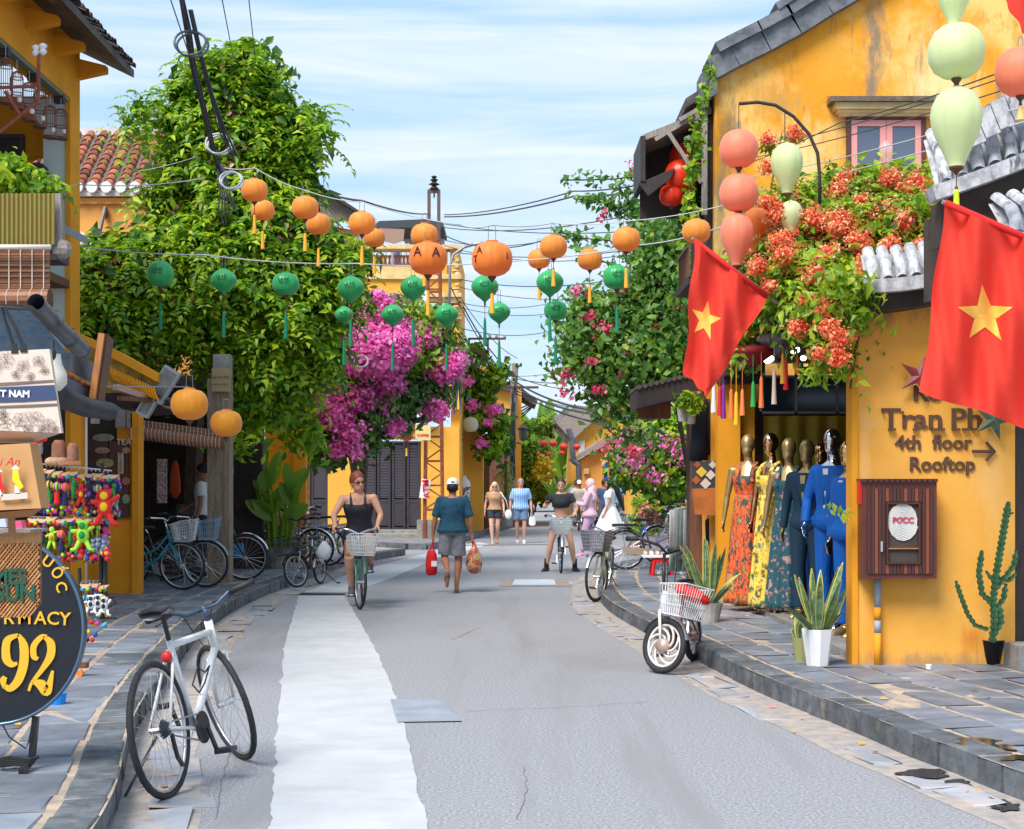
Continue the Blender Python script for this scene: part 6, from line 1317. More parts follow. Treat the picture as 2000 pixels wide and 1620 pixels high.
# ================================================================ CABLES
def cable(label,pts,r=.012,m='wire',sg=0.15,group=None):
    q=MB(); P=[at(*p) for p in pts]
    out=[]
    for a,b in zip(P,P[1:]): out+=sag(a,b,sg,10)
    q.tube(out,r,5); return tag(q.build('cable',M_[m],smooth=True),label,'cable',group)
cable('thick black cable from the roof behind the vine down to the mast',[(560,340,30),(600,358,30),(707,393,18),(840,418,39)],.016,sg=.06)
cable('upper black cable rising from the mast to the overhang roof',[(868,420,39),(1120,374,28),(1420,316,19)],.014,sg=.1)
cable('lower black cable parallel below the upper one, from mast to overhang roof',[(868,424,39),(1120,384,28),(1430,330,19)],.018,sg=.1)
cable('black cable rising right across the gable wall above the window hood',[(1430,330,19),(1640,240,15),(2010,120,10)],.006,sg=.03)
for i,(a,b) in enumerate((((1430,300,17),(2010,135,10)),((1430,316,17),(2010,160,10)),((1440,350,17),(2010,205,10)),((1440,380,17),(2010,235,10)))):
    cable(('first','second','third','fourth')[i]+' thin line crossing the gable wall, counted from the top',[a,b],.005,'wire' if i<2 else 'wire_pale',sg=.05,group='thin lines crossing the gable wall')
cable('pale string carrying the green lanterns across the street',[(108,475,19),(400,498,18.5),(700,515,18.5),(960,512,18.5),(1240,480,18.5),(1420,440,17)],.008,'wire_pale',sg=.04)
cable('pale string carrying the orange lanterns over the vine',[(425,325,18.2),(497,328,18),(596,372,18),(707,395,18),(900,440,18),(961,440,16),(1081,436,18),(1223,432,17.6),(1420,400,17)],.006,'wire_pale',sg=.03)
cable('pale line crossing the tiled roof on the left',[(0,355,16),(155,361,18),(400,348,20)],.007,'wire_pale',sg=.05)
cable('second pale line sloping up from the tiled roof towards the cable loops',[(270,335,22),(385,306,20)],.005,'wire_pale',sg=.02)
for i,(a,b,r) in enumerate((((868,438,39),(1420,432,30),.012),((868,445,39),(1340,395,26),.012),((868,460,39),(1060,470,34),.014),((866,490,39),(1340,470,30),.012),((892,545,42),(1230,540,40),.014),((892,560,42),(1200,575,44),.01),((892,590,42),(1120,580,44),.01),((895,600,42),(1140,600,44),.01),((895,640,42),(1100,640,50),.012),((905,600,42),(1005,730,50),.02),((895,575,42),(1010,700,50),.012),((930,690,45),(1110,760,50),.014),((870,470,39),(1160,445,30),.01),((868,480,39),(1210,500,34),.01))):
    cable('dark street cable right of the mast, '+('highest long one','rising one under the thick pair','short one below the mast top','one behind the large lettered lantern','level one below the green lanterns row','slack one above the steel bracket','one meeting the flowering tree','one just under it','lowest level one','steep diagonal one to the utility pole','thinner steep diagonal one','one from the steel bracket','one rising to the tree tip','one falling to the tree')[i],[a,b],r,sg=.25,group='dark cables over the street')
for i,(a,b,r,s_) in enumerate((((1006,755,50),(1250,815,26),.03,.25),((1006,745,50),(1220,810,28),.03,.2),((1006,760,50),(1200,830,30),.02,.2),((1006,740,50),(1160,745,40),.015,.1),((1010,765,50),(1150,800,45),.015,.1),((1006,735,50),(1130,715,45),.01,.1),((1010,770,50),(1250,850,34),.02,.1),((880,560,40),(1006,752,50),.015,.3),((880,640,40),(1006,760,50),.015,.4))):
    cable('street cable fanning out of the utility pole, '+('thickest sagging one','second thick one','third lower one','level one','slightly falling one','rising one','lowest one behind the tree','upper one to the corner house','lower one to the corner house')[i],[a,b],r,sg=s_,group='cables at the utility pole')
for i,(a,b) in enumerate((((330,-10,13),(372,115,13.2)),((432,-10,14),(457,120,20)),((485,-10,15),(499,118,20)))):
    cable(('left','middle','right')[i]+' thin black line dropping from the top edge above the vine tree',[a,b],.006,sg=.0,group='thin lines at the top')
bd=thing('hanging_cables','thick black cable bundle hanging diagonally down over the vine tree with coiled loops','cables',at(390,200,14))
random.seed(9)
for i in range(9):
    o=random.uniform(-6,6); p=[(352+o*.6,-20),(368+o,60),(378+o*.9,130),(398+o*.8,210),(412+o*.7,270),(424+o*.5,320),(432+o*.6,352)]
    q=MB(); q.tube([at(x,y,13.5+.02*i+.6*k) for k,(x,y) in enumerate(p)],random.uniform(.007,.015),6); q.build('cable',M_['wire'],bd,smooth=True)
for i in range(7):
    o=random.uniform(-4,4); p=[(372+o,20),(392+o,110),(414+o,190),(432+o*2,250),(448+o*3+i*3,295+i*4)]
    q=MB(); q.tube([at(x,y,13.8+.6*k) for k,(x,y) in enumerate(p)],.008,5); q.build('cable',M_['wire'],bd,smooth=True)
for i in range(6):
    q=MB(); q.tube([at(424+i*2,320,16.6),at(430+i*4,380,16.7),at(425+i*8,430+random.uniform(-20,20),16.6)],.009,5); q.build('cable',M_['wire'],bd,smooth=True)
for (px,py,r,Y,m) in ((374,86,28,14,'gutter'),(428,282,22,16,'wire_pale'),(452,353,19,16.4,'wire_pale'),(706,706,12,27,'wire_pale')):
    s=F/Y; c=at(px,py,Y); 
    q=MB()
    for k in range(2): q.tube([c+V((r/s*(1+.05*k)*math.cos(2*math.pi*j/24),.1*math.sin(2*math.pi*j/24+k),r/s*math.sin(2*math.pi*j/24))) for j in range(24)],.012,5,closed=True)
    if px>600: tag(q.build('cable_loop',M_[m],smooth=True),'small coiled cable loop in front of the magenta crown','cables')
    else: q.build('cable_loop',M_[m],bd,smooth=True)
q=MB(); q.tube([at(665,650,27),at(672,690,27),at(684,718,27),at(690,700,27),at(706,700,27)],.012,5); q.tube([at(600,560,26),at(660,650,27),at(700,708,27)],.02,5); tag(q.build('slack_cable',M_['wire']),'slack black cable crossing the magenta crown','cable')
# ================================================================ BICYCLES
BIKEDATA={}
def bike(name,label,M,frame_c,style='city',R=.34,wb=1.06,steer=0,basket=None,fender=None,rack=False,seat_c=None,kick=0,spokes=22,detail=1,group=None,rim='spoke',fork_c=None,bar=None,tw=.019,chaincase=None,flip=False):
    """local frame: +X forward, +Y left; origin on the ground between the wheels"""
    t=thing(name,label,'bicycle',M=M,group=group)
    fh=V((wb/2,0,R)); rh=V((-wb/2,0,R)); bb=V((-.09,0,R-.06)); st=V((-.24,0,R+.42)); sd_=V((-.27,0,R+(.58 if style=='hybrid' else .50))); k=R/.34
    hb=V((wb/2-.145*k,0,R+.30)); ht=V((wb/2-.19*k,0,R+.46 if style!='scoot' else R+.42)); ax=(ht-hb).normalized()
    if style=='scoot': bb=V((-.05,0,R+.02)); st=V((-.22,0,R+.34)); sd_=V((-.24,0,R+.48))
    SM=Matrix.Translation(hb)@Matrix.Rotation(math.radians(steer),4,ax)@Matrix.Translation(-hb)
    n_t=28 if detail else 16
    def wheel(c,Mx,front):
        q=MB(); q.tube([c+V((0,-.05,0)),c+V((0,.05,0))],.018 if rim=='spoke' else .045,8); q.tf(Mx); w=q.build('wheel',M_['alu'],t,local=True)
        q=MB(); q.tube([c+V(((R-tw)*math.cos(2*math.pi*i/n_t),0,(R-tw)*math.sin(2*math.pi*i/n_t))) for i in range(n_t)],tw,6 if detail else 5,closed=True); q.tf(Mx); q.build('tyre',M_['tyre'],w,smooth=True,local=True)
        q=MB(); rr=R-2*tw-.004; q.tube([c+V((rr*math.cos(2*math.pi*i/n_t),0,rr*math.sin(2*math.pi*i/n_t))) for i in range(n_t)],.0095 if rim=='spoke' else .014,4,closed=True); q.tf(Mx); q.build('rim',M_['alu'] if rim=='spoke' else mat('cream_rim',(.75,.7,.66),.4),w,smooth=True,local=True)
        q=MB()
        if rim=='spoke':
            for i in range(spokes):
                a=2*math.pi*i/spokes; b=a+(.35 if i%2 else -.35); sy=.03 if i%2 else -.03
                q.tube([c+V((.02*math.cos(b),sy,.02*math.sin(b))),c+V((rr*math.cos(a),0,rr*math.sin(a)))],.0016 if detail else .003,3,caps=False)
            q.tf(Mx); q.build('spokes',M_['alu'],w,local=True)
        else:
            for i in range(8):
                a=2*math.pi*i/8; pts=[c+V((lerp(.05,rr,u)*math.cos(a+u*1.5),0,lerp(.05,rr,u)*math.sin(a+u*1.5))) for u in [x/6 for x in range(7)]]
                q.tube(pts,[.011]*7,5)
            q.tf(Mx); q.build('curved_spokes',mat('cream_spoke',(.75,.7,.66),.4),w,local=True,smooth=True)
            q=MB(); q.tube([c+V((0,-.052,0)),c+V((0,.052,0))],.055,16); q.tf(Mx); q.build('hub_motor',mat('pinkish_hub',(.6,.42,.36),.4,metal=.4),w,local=True,smooth=True)
        if fender is not None:
            q=MB(); vs=[];fs=[]; n=14; a0,a1=(20,165) if front else (-5,175); 
            if not front: a0,a1=(15,190)
            for i in range(n+1):
                a=math.radians(lerp(a0,a1,i/n)); rr2=R+.022
                for j,(yy,dr) in enumerate(((-.026,-.01),(0,.008),(.026,-.01))): vs.append(c+V(((rr2+dr)*math.cos(a),yy,(rr2+dr)*math.sin(a))))
            for i in range(n):
                for j in range(2): fs.append((i*3+j,i*3+j+1,(i+1)*3+j+1,(i+1)*3+j))
            q.add(vs,fs); q.tube([c,c+V((R*math.cos(math.radians(a1 if front else a1-10))*1.05,.028,R*math.sin(math.radians(a1 if front else a1-10))*1.05))],.004,4); q.tf(Mx); q.build('mudguard',fender,w,local=True,smooth=True)
        return w
    wheel(rh,Matrix(),False); wheel(fh,SM,True)
    fr=MB()
    if style=='hybrid':
        fr.tube([st+V((.02,0,-.03)),ht+V((0,0,-.05))],.019,8); fr.tube([bb,hb+V((0,0,.02))],.023,8); fr.tube([bb,st],.018,8)
    elif style=='scoot':
        fr.tube([hb+V((0,0,.06)),hb+V((-.12,0,-.12)),bb+V((.1,0,-.02)),bb],[.024,.028,.03,.03],8); fr.tube([bb,st],.02,8); fr.box(-.2,.05,-.05,.05,R+.0,R+.12); fr.tube([bb,V((-.15,0,R+.2)),V((-.3,0,R+.16)),rh],.014,6)
    else:
        fr.tube([hb+V((0,0,.02)),V((.22,0,R+.10)),V((.02,0,R-.03)),bb],[.019]*4,8); fr.tube([ht+V((0,0,-.06)),V((.20,0,R+.22)),V((-.02,0,R+.12)),bb.lerp(st,.35)],.013,7); fr.tube([bb,st],.016,8)
    fr.tube([hb-ax*.02,ht+ax*.01],.025 if style=='hybrid' else .022,8)
    for sy in (-.055,.055):
        fr.tube([bb+V((0,sy*.4,0)),rh+V((0,sy,0))],.01,6); fr.tube([st+V((0,sy*.3,-.05)),rh+V((0,sy,0))],.008,6)
    fr.build('frame',frame_c,t,local=True,smooth=True)
    q=MB(); crown=hb-ax*.03+V((.005,0,0)); 
    q.tube([crown+V((0,-.05,0)),crown+V((0,.05,0))],.016,6)
    for sy in (-.05,.05): q.tube([crown+V((0,sy,0)),crown.lerp(fh,.55)+V((.0,sy,0)),fh+V((0,sy,0))],[.014,.013,.009],6)
    q.tf(SM); q.build('fork',fork_c or frame_c,t,local=True,smooth=True)
    q=MB(); q.tube([st,sd_+V((0,0,-.03))],.013,8); q.build('seat_post',M_['alu'] if style!='hybrid' else M_['blackm'],t,local=True)
    q=MB(); vs=[];fs=[]
    prof=[(-.14,.065,-.015),(-.12,.078,.0),(-.06,.072,.012),(0,.045,.008),(.08,.022,.004),(.13,.012,-.006)]
    for x,w_,z in prof:
        for j in range(8):
            a=2*math.pi*j/8; vs.append(sd_+V((x,w_*math.cos(a),z+(.03 if math.sin(a)<0 else .016)*math.sin(a))))
    for i in range(5):
        for j in range(8): fs.append((i*8+j,i*8+(j+1)%8,(i+1)*8+(j+1)%8,(i+1)*8+j))
    fs+= [tuple(range(8)),tuple(range(40,48))]; q.add(vs,fs); q.build('saddle',seat_c or M_['blackm'],t,smooth=True,local=True)
    # handlebar
    hi=ht+ax*(.08 if style=='hybrid' else .14 if style=='city' else .34)
    q=MB(); q.tube([ht,hi],.014,8)
    if style=='hybrid':
        hi=hi+V((.06,0,.0)); q.tube([hi+V((-.06,0,0)),hi],.016,8)
        gp=[hi+V((-.05,-.32,.05)),hi+V((-.015,-.17,.04)),hi+V((.0,-.09,.0)),hi+V((0,.09,0)),hi+V((-.015,.17,.04)),hi+V((-.05,.32,.05))]; ends=((gp[0],gp[1]),(gp[5],gp[4])); hl=.42
    else:
        gp=[hi+V((-.20,-.27,.05)),hi+V((-.08,-.25,.07)),hi+V((.03,-.12,.05)),hi+V((.03,0,0)),hi+V((.03,.12,.05)),hi+V((-.08,.25,.07)),hi+V((-.20,.27,.05))]; ends=((gp[0],gp[1]),(gp[6],gp[5])); hl=1.0
    q.tube(gp,.0125,8); q.tf(SM); hb_=q.build('handlebar',mat('dark_blue_bar',(.05,.08,.14),.35,metal=.3) if style=='hybrid' else M_['chrome'] if style=='city' else M_['blackm'],t,smooth=True,local=True)
    for a,b in ends:
        q=MB(); e=a.lerp(b,1.0 if style!='hybrid' else 1.0); q.tube([a+(a-e)*.02,a.lerp(e,.3),a.lerp(e,.97)],[.021,.02,.02],8); q.tf(SM); q.build('grip',M_['black'],hb_,smooth=True,local=True)
        q=MB(); c0=a.lerp(b,1.0)+V((.02,0,-.01)); q.tube([c0,c0+V((.03,(a.y-b.y)*.35,-.02)),a.lerp(b,.35)+V((.06,0,-.045))],[.008,.007,.006],5); q.tf(SM); q.build('brake_lever',M_['blackm'],hb_,local=True,smooth=True)
    BIKEDATA[t.name]=dict(grips=[SM@e[0].lerp(e[1],.5) for e in ends],bb=bb,saddle=sd_,M=M)
    q=MB(); q.tube([SM@(hi+V((.05,.1,.02))),SM@(hi+V((.12,.05,-.1))),SM@(hb+V((.06,.03,.02)))],.004,4); q.tube([SM@(hi+V((.05,-.1,.02))),SM@(hi+V((.10,-.04,-.08))),hb+V((-.03,.02,.04))],.004,4); q.build('brake_cable',M_['black'],t,local=True)
    # cranks
    q=MB(); q.tube([bb+V((0,-.045,0)),bb+V((0,-.055,0))],.085,20); q.build('chainring',M_['blackm'] if style=='hybrid' else M_['grey_metal'],t,local=True)
    ca=math.radians(-60); 
    for sy,sg in ((-.075,1),(.075,-1)):
        e=bb+V((sg*.165*math.cos(ca),sy,sg*.165*math.sin(ca))); q=MB(); q.obox(bb+V((0,sy,0)),e,.014,.026); q.build('crank',M_['alu'] if style!='hybrid' else M_['blackm'],t,local=True)
        q=MB(); y2=sy+(.05 if sy>0 else -.05); q.box(e.x-.045,e.x+.045,min(e.y,y2*1.35),max(e.y,y2*1.35),e.z-.012,e.z+.012); q.build('pedal',M_['blackm'],t,local=True)
    q=MB(); 
    for zz in (.075,-.075): q.tube([bb+V((0,-.05,zz)),rh+V((0,-.05,zz*.4))],.005,4)
    q.build('chain',M_['grey_metal'],t,local=True)
    if chaincase: q=MB(); q.prism([bb+V((.12,-.06,.06)),bb+V((.12,-.06,-.08)),rh+V((-.05,-.06,-.05)),rh+V((-.05,-.06,.05))],(0,-.03,0)); q.build('chain_case',chaincase,t,local=True)
    if rack:
        q=MB()
        for sy in (-.07,0,.07): q.tube([V((-.28,sy,R+.36)),V((-.75,sy,R+.38))],.006,5)
        for xx in (-.35,-.5,-.65,-.75): q.tube([V((xx,-.07,R+.375)),V((xx,.07,R+.375))],.005,5)
        for sy in (-.07,.07): q.tube([V((-.6,sy,R+.37)),rh+V((0,sy,0))],.006,5)
        q.build('rack',M_['grey_metal'] if rack!='black' else M_['blackm'],t,local=True)
        if rack=='pad': q=MB(); q.box(-.76,-.34,-.08,.08,R+.39,R+.43); q.build('rack_pad',M_['blackm'],t,local=True)
    if style!='hybrid':
        pass
    if basket:
        bc,kind=basket; b0=SM@V((0,0,0)); cx=wb/2+(.05 if style!='scoot' else .16)*k; z0=R+.34 if style!='scoot' else R+.26; z1=z0+.25; W0,W1=.13,.18; D0,D1=.10,.14
        def cp(u,v,top): 
            w_,d_=(W1,D1) if top else (W0,D0); return V((cx+d_*u,w_*v,z1+(.02*u) if top else z0))
        q=MB(); nn=9
        def side(a,b,m_):
            for i in range(m_+1):
                f=i/m_; ua,va=lerp(a[0],b[0],f),lerp(a[1],b[1],f); 
                if kind=='wire': q.tube([cp(ua,va,0),cp(ua,va,1)],.003 if detail else .004,3,caps=False)
                else: q.obox(cp(ua,va,0),cp(ua,va,1),.010 if detail else .014,.010,up=(0,1,0) if a[0]!=b[0] else (1,0,0))
            for f in ([0,.33,.66,1] if kind=='wire' else [0,.12,.3,.48,.66,.84,1]):
                P1_=cp(a[0],a[1],0).lerp(cp(a[0],a[1],1),f); P2_=cp(b[0],b[1],0).lerp(cp(b[0],b[1],1),f); q.tube([P1_,P2_],.0032 if (kind=='wire' and f not in(0,1)) else .006,4)
        side((-1,-1),(1,-1),nn); side((1,-1),(1,1),nn+2); side((1,1),(-1,1),nn); side((-1,1),(-1,-1),nn+2)
        for i in range(7): q.tube([cp(-1,lerp(-1,1,i/6),0),cp(1,lerp(-1,1,i/6),0)],.003,3)
        q.tf(SM); q.build('basket',bc,t,local=True)
    if kick:
        q=MB()
        if kick==1: q.tube([V((-.42,.06,R-.04)),V((-.52,.26,.0))],[.008,.007],6); q.tube([V((-.52,.26,0)),V((-.56,.29,.0))],.012,6)
        else:
            for sy in (-.1,.1): q.tube([rh+V((.06,sy*.6,-.02)),rh+V((.0,sy,-R))],.006,5)
            q.tube([rh+V((0,-.1,-R+.005)),rh+V((0,.1,-R+.005))],.006,5)
        q.build('kickstand',M_['blackm'] if kick==1 else M_['grey_metal'],t,local=True)
    if style=='hybrid':
        q=MB(); q.ell(st+V((-.06,0,.02-.10)),.02,.03,.03,10,8); q.build('rear_reflector',M_['red'],t,local=True,smooth=True)
        q=MB(); m_=bb.lerp(hb,.45)+V((-.01,0,.05)); d=(hb-bb).normalized()
        for sgn in (-1,1): q.tube([m_-d*.07,m_-d*.06+V((0,.035*sgn,.04)),m_+d*.07+V((0,.035*sgn,.04)),m_+d*.08],.005,5)
        q.build('bottle_cage',M_['blackm'],t,local=True)
        q=MB(); q.tube([rh+V((0,-.02,0)),rh+V((0,-.05,0))],[.05,.03],14); q.tube([rh+V((.02,-.05,-.03)),rh+V((.05,-.05,-.15)),rh+V((.1,-.05,-.2))],.012,5); q.build('derailleur',M_['blackm'],t,local=True)
    return t
def BM(x,y,z,heading,lean=0,wbo=0):     # heading: degrees of +X axis in world (90 = away from the camera)
    return Matrix.Translation((x,y,z))@Matrix.Rotation(math.radians(heading),4,'Z')@Matrix.Rotation(math.radians(lean),4,'X')
paint=lambda n,c: mat(n,c,.3,coat=.4,noise=(14,.12))
wp=paint('white_bike_paint',(.72,.73,.74))
bk=bike('bicycle','white hybrid bicycle leaning on its kickstand at the left kerb in the foreground',BM(-1.60,7.83,0,80,-9),wp,'hybrid',R=.345,wb=1.02,steer=42,kick=1,spokes=28,tw=.0175)
text('frame_logo','x',.05,M_['blackm'],WM[bk.name]@V((.1,-.03,.66)),bk,rz=math.radians(20),ext=.001)
bike('bicycle','teal bicycle with a wire basket behind the yellow end post at the cafe',BM(-4.92,19.75,.15,2,3),paint('teal_paint',(.01,.25,.32)),'city',R=.33,basket=(M_['alu'],'wire'),fender=None,steer=-12)
bike('bicycle','dark bicycle with a blue basket parked just behind the teal one',BM(-4.72,20.25,.15,4,2),paint('dark_paint',(.03,.03,.04)),'city',R=.33,basket=(mat('blue_wire',(.2,.32,.42),.4),'wire'),fender=M_['grey_metal'],steer=-8)
bike('bicycle','black bicycle parked behind the square post with its wheel sticking out',BM(-4.45,21.75,.15,6,3),paint('black_paint',(.02,.02,.02)),'city',R=.34,fender=M_['chrome'],steer=0)
ebk=bike('electric_bicycle','small-wheeled black electric bicycle at the left kerb with a white bag on it',BM(-3.12,22.85,0,256,4),M_['blackm'],'scoot',R=.26,wb=.95,steer=-22,basket=(M_['blackm'],'wire'),fender=M_['blackm'],fork_c=M_['grey_metal'],kick=1)
for i,(x,y,c,l,b) in enumerate(((-3.85,25.2,(.35,.35,.36),'silver bicycle nearest in the row beside the grey pot',None),(-3.72,25.75,(.02,.12,.2),'blue bicycle in the middle of the row beside the grey pot',(mat('dark_blue_basket',(.03,.08,.15),.5),'wire')),(-3.55,26.3,(.5,.4,.05),'yellow bicycle third in the row beside the grey pot',None),(-3.38,26.9,(.05,.05,.06),'black bicycle at the back of the row beside the grey pot',None))):
    bike('bicycle',l,BM(x,y,.15,172+i*2,-4),paint('row_paint%d'%i,c),'city',R=.335,basket=b,fender=M_['chrome'] if i!=1 else M_['blackm'],rack=True,kick=2,detail=1,group='bicycles parked in a row beside the grey pot')
RB=bike('bicycle','green bicycle with a pale plastic basket ridden by the woman in sunglasses',BM(-1.93,19.05,0,-86,2),paint('sea_green_paint',(.12,.36,.28)),'city',R=.34,steer=14,basket=(mat('grey_plastic_basket',(.55,.57,.58),.5),'plastic'),fender=mat('green_fender',(.03,.08,.07),.4))
SB=bike('bicycle','bicycle with a small grey basket straddled by the woman in the black crop top',BM(.88,26.7,0,-92,0),M_['blackm'],'city',R=.35,steer=4,basket=(mat('light_grey_basket',(.42,.46,.48),.5),'plastic'),fender=M_['grey_metal'])
bike('bicycle','light green bicycle with a dark grey basket standing at the right kerb',BM(1.2,20.2,0,-101,-7),paint('pale_green_paint',(.33,.42,.26)),'city',R=.34,steer=-18,basket=(mat('dark_grey_basket',(.2,.22,.24),.5),'plastic'),fender=M_['grey_metal'],kick=1)
bike('bicycle','royal blue bicycle with a tan chain case parked on the right pavement',BM(2.42,24.6,.15,-3,-3),paint('royal_blue_paint',(.01,.08,.42)),'city',R=.33,wb=1.08,steer=10,basket=(M_['grey_metal'],'wire'),fender=M_['blackm'],rack='pad',kick=2,chaincase=mat('tan_case',(.35,.28,.2),.5))
SC=bike('electric_bicycle','electric bicycle with cream spiral-spoked wheel and red-filled basket at the right kerb',BM(1.42,12.65,0,-112,3),paint('dark_red_paint',(.14,.02,.02)),'scoot',R=.232,wb=.95,steer=66,basket=(mat('white_wire',(.7,.7,.7),.4),'wire'),fender=M_['grey_metal'],rim='spiral',fork_c=mat('cream_fork',(.65,.62,.58),.4),kick=0,tw=.028)
for i,(px,py,Y,h) in enumerate(((1222,1012,47,8),(1236,1012,46.5,4),(1252,1012,46,0))):
    p=at(px,py,Y); bike('bicycle',('left','middle','right')[i]+' one of three pale bicycles parked far off behind the woman in white',BM(p.x,Y,0.02,h+150,-6),paint('far_pale_paint',(.6,.62,.65)),'city',R=.33,fender=M_['chrome'],detail=0,rack=True,group='pale bicycles parked far off')
bike('bicycle','dark bicycle leaning among the pale ones on the far right pavement',BM(at(1268,1012,43).x,43,.15,20,-5),paint('far_dark_paint',(.05,.05,.07)),'city',R=.34,detail=0,rack=True)
bike('bicycle','silver bicycle standing beside the clothes rack on the right pavement',BM(3.1,27.0,.15,200,-4),paint('silver_far_paint',(.5,.5,.52)),'city',R=.34,fender=M_['chrome'],detail=0,basket=(M_['blackm'],'wire'))
bike('bicycle','dark bicycle parked by the planter bush on the far right pavement',BM(4.05,37.5,.15,60,-4),paint('far_black',(.03,.03,.03)),'city',R=.34,fender=M_['grey_metal'],rack=True,detail=0)
CB1=bike('bicycle','bicycle ridden by the distant man in a white cap',BM(at(1040,1020,62).x,62,0,-90),M_['blackm'],'city',R=.34,detail=0)
CB2=bike('bicycle','black bicycle ridden by the man in a cream shirt and cap',BM(at(1131,1036,50.5).x,50.5,0,-95),M_['blackm'],'city',R=.34,detail=0)
# ================================================================ PEOPLE
def ring_loft(q, rings, n=16, caps=True, fn=None):
    """rings: (centre, side vector, forward vector, rx, ry)"""
    vs=[];fs=[]
    for k,(c,s_,f_,rx,ry) in enumerate(rings):
        for j in range(n):
            a=2*math.pi*j/n; m=1 if fn is None else fn(k/(len(rings)-1),a); vs.append(V(c)+V(s_)*rx*m*math.cos(a)+V(f_)*ry*m*math.sin(a))
    K=len(rings)
    for i in range(K-1):
        for j in range(n): fs.append((i*n+j,i*n+(j+1)%n,(i+1)*n+(j+1)%n,(i+1)*n+j))
    if caps: fs.append(tuple(range(n))[::-1]); fs.append(tuple((K-1)*n+j for j in range(n)))
    q.add(vs,fs); return q
def remesh(q,name,m,voxel,smooth_it=3):
    me=q.mesh('tmp',m,fix=True); o=bpy.data.objects.new('tmp',me); COL.objects.link(o)
    r=o.modifiers.new('r','REMESH'); r.mode='VOXEL'; r.voxel_size=voxel; r.use_smooth_shade=True
    s_=o.modifiers.new('s','SMOOTH'); s_.iterations=smooth_it; s_.factor=.5
    dg=bpy.context.evaluated_depsgraph_get(); dg.update(); out=bpy.data.meshes.new_from_object(o.evaluated_get(dg)); out.name=name
    bpy.data.objects.remove(o); bpy.data.meshes.remove(me)
    if not out.materials: out.materials.append(m)
    return out
STAND=dict(pelvis=(0,0,.95),waist=(0,0,1.10),chest=(.01,0,1.28),neck=(0,0,1.45),head=(.02,0,1.60),
    shL=(0,.175,1.40),shR=(0,-.175,1.40),elL=(-.02,.22,1.12),elR=(-.02,-.22,1.12),wrL=(.05,.24,.87),wrR=(.05,-.24,.87),
    hipL=(0,.09,.92),hipR=(0,-.09,.92),knL=(.01,.10,.51),knR=(.01,-.10,.51),anL=(-.02,.10,.09),anR=(-.02,-.10,.09))
def mk(base,**k): d=dict(base); d.update(k); return {a:V(b) for a,b in d.items()}
def scaled(d,s): return {a:b*s for a,b in d.items()}
def frames(J):
    side=(J['shL']-J['shR']).normalized(); hs=(J['hipL']-J['hipR']).normalized()
    up=(J['neck']-J['pelvis']).normalized(); fw=side.cross(up).normalized(); hf=hs.cross(up).normalized()
    return side,hs,up,fw,hf
TOR=[(-.16,.10,.085),(-.08,.165,.115),(.02,.175,.125),(.14,.155,.108),(.28,.138,.10),(.42,.142,.105),(.60,.158,.115),(.76,.172,.115),(.88,.168,.10),(.95,.14,.085),(1.0,.085,.068),(1.05,.058,.058)]
def tor_rings(J,t0,t1,ex,wide=1.0,bust=0.0,flare=0.0,waist=1.0):
    side,hs,up,fw,hf=frames(J); out=[]
    a=J['pelvis'];b=J['neck']; L_=(b-a).length; N=14
    for i in range(N):
        t=lerp(t0,t1,i/(N-1)); 
        for k in range(len(TOR)-1):
            if TOR[k][0]<=t<=TOR[k+1][0]: break
        f=(t-TOR[k][0])/(TOR[k+1][0]-TOR[k][0]); rx=lerp(TOR[k][1],TOR[k+1][1],f); ry=lerp(TOR[k][2],TOR[k+1][2],f)
        if .1<t<.5: rx*=lerp(1,waist,1-abs(t-.3)/.2) if waist!=1 else 1
        u=max(0,min(1,t)); c=a+(b-a)*t; bend=math.sin(math.pi*u); c=c+(J['chest']-(a+(b-a)*.66))*max(0,1-abs(t-.66)/.5)
        fl=flare*max(0,(t0+.35-t))/.35 if flare else 0
        s_=hs.lerp(side,u).normalized(); f_=hf.lerp(fw,u).normalized()
        out.append((c+f_*(bust*math.exp(-((t-.68)/.12)**2)*.35),s_,f_,(rx+ex+fl)*wide,(ry+ex+fl*.7+bust*math.exp(-((t-.68)/.12)**2)*.6)*(wide*.5+.5)))
    return out
def hand(q,wr,d,palm,s=1.0,curl=.5,side=1):
    """wr wrist; d direction the hand points; palm: normal out of the palm; side +1 thumb on the cross(d,palm) side"""
    d=V(d).normalized(); palm=(V(palm)-d*V(palm).dot(d)).normalized(); w=d.cross(palm)*side
    k0=wr+d*.085*s
    ring_loft(q,[(wr-d*.03*s,w,palm,.026*s,.02*s),(wr+d*.02*s,w,palm,.032*s,.018*s),(wr+d*.06*s,w,palm,.042*s,.016*s),(k0,w,palm,.040*s,.014*s),(k0+d*.012*s,w,palm,.036*s,.011*s)],10)
    for i,(o,l) in enumerate(((.030,.9),(.010,1.0),(-.011,.93),(-.031,.75))):
        p=k0+w*o*s-d*.01*s; pts=[p]; dd=d.copy(); 
        for sg in (.036,.025,.02):
            ang=curl*(.9 if len(pts)>1 else .7); dd=(dd*math.cos(ang)+palm*math.sin(ang)).normalized(); pn=dd
            p=p+dd*sg*l*s; pts.append(p); palm2=palm
            palm=palm2
        q.tube(pts,[.0105*s,.0095*s,.0088*s,.007*s],6)
    p=wr+d*.03*s+w*.03*s; t1=(w*.8+d*.7+palm*.25).normalized(); t2=(w*.15+d*.85+palm*.5*max(.4,curl)).normalized(); q.tube([p-w*.01*s,p+t1*.035*s,p+t1*.035*s+t2*.032*s],[.014*s,.011*s,.008*s],6)
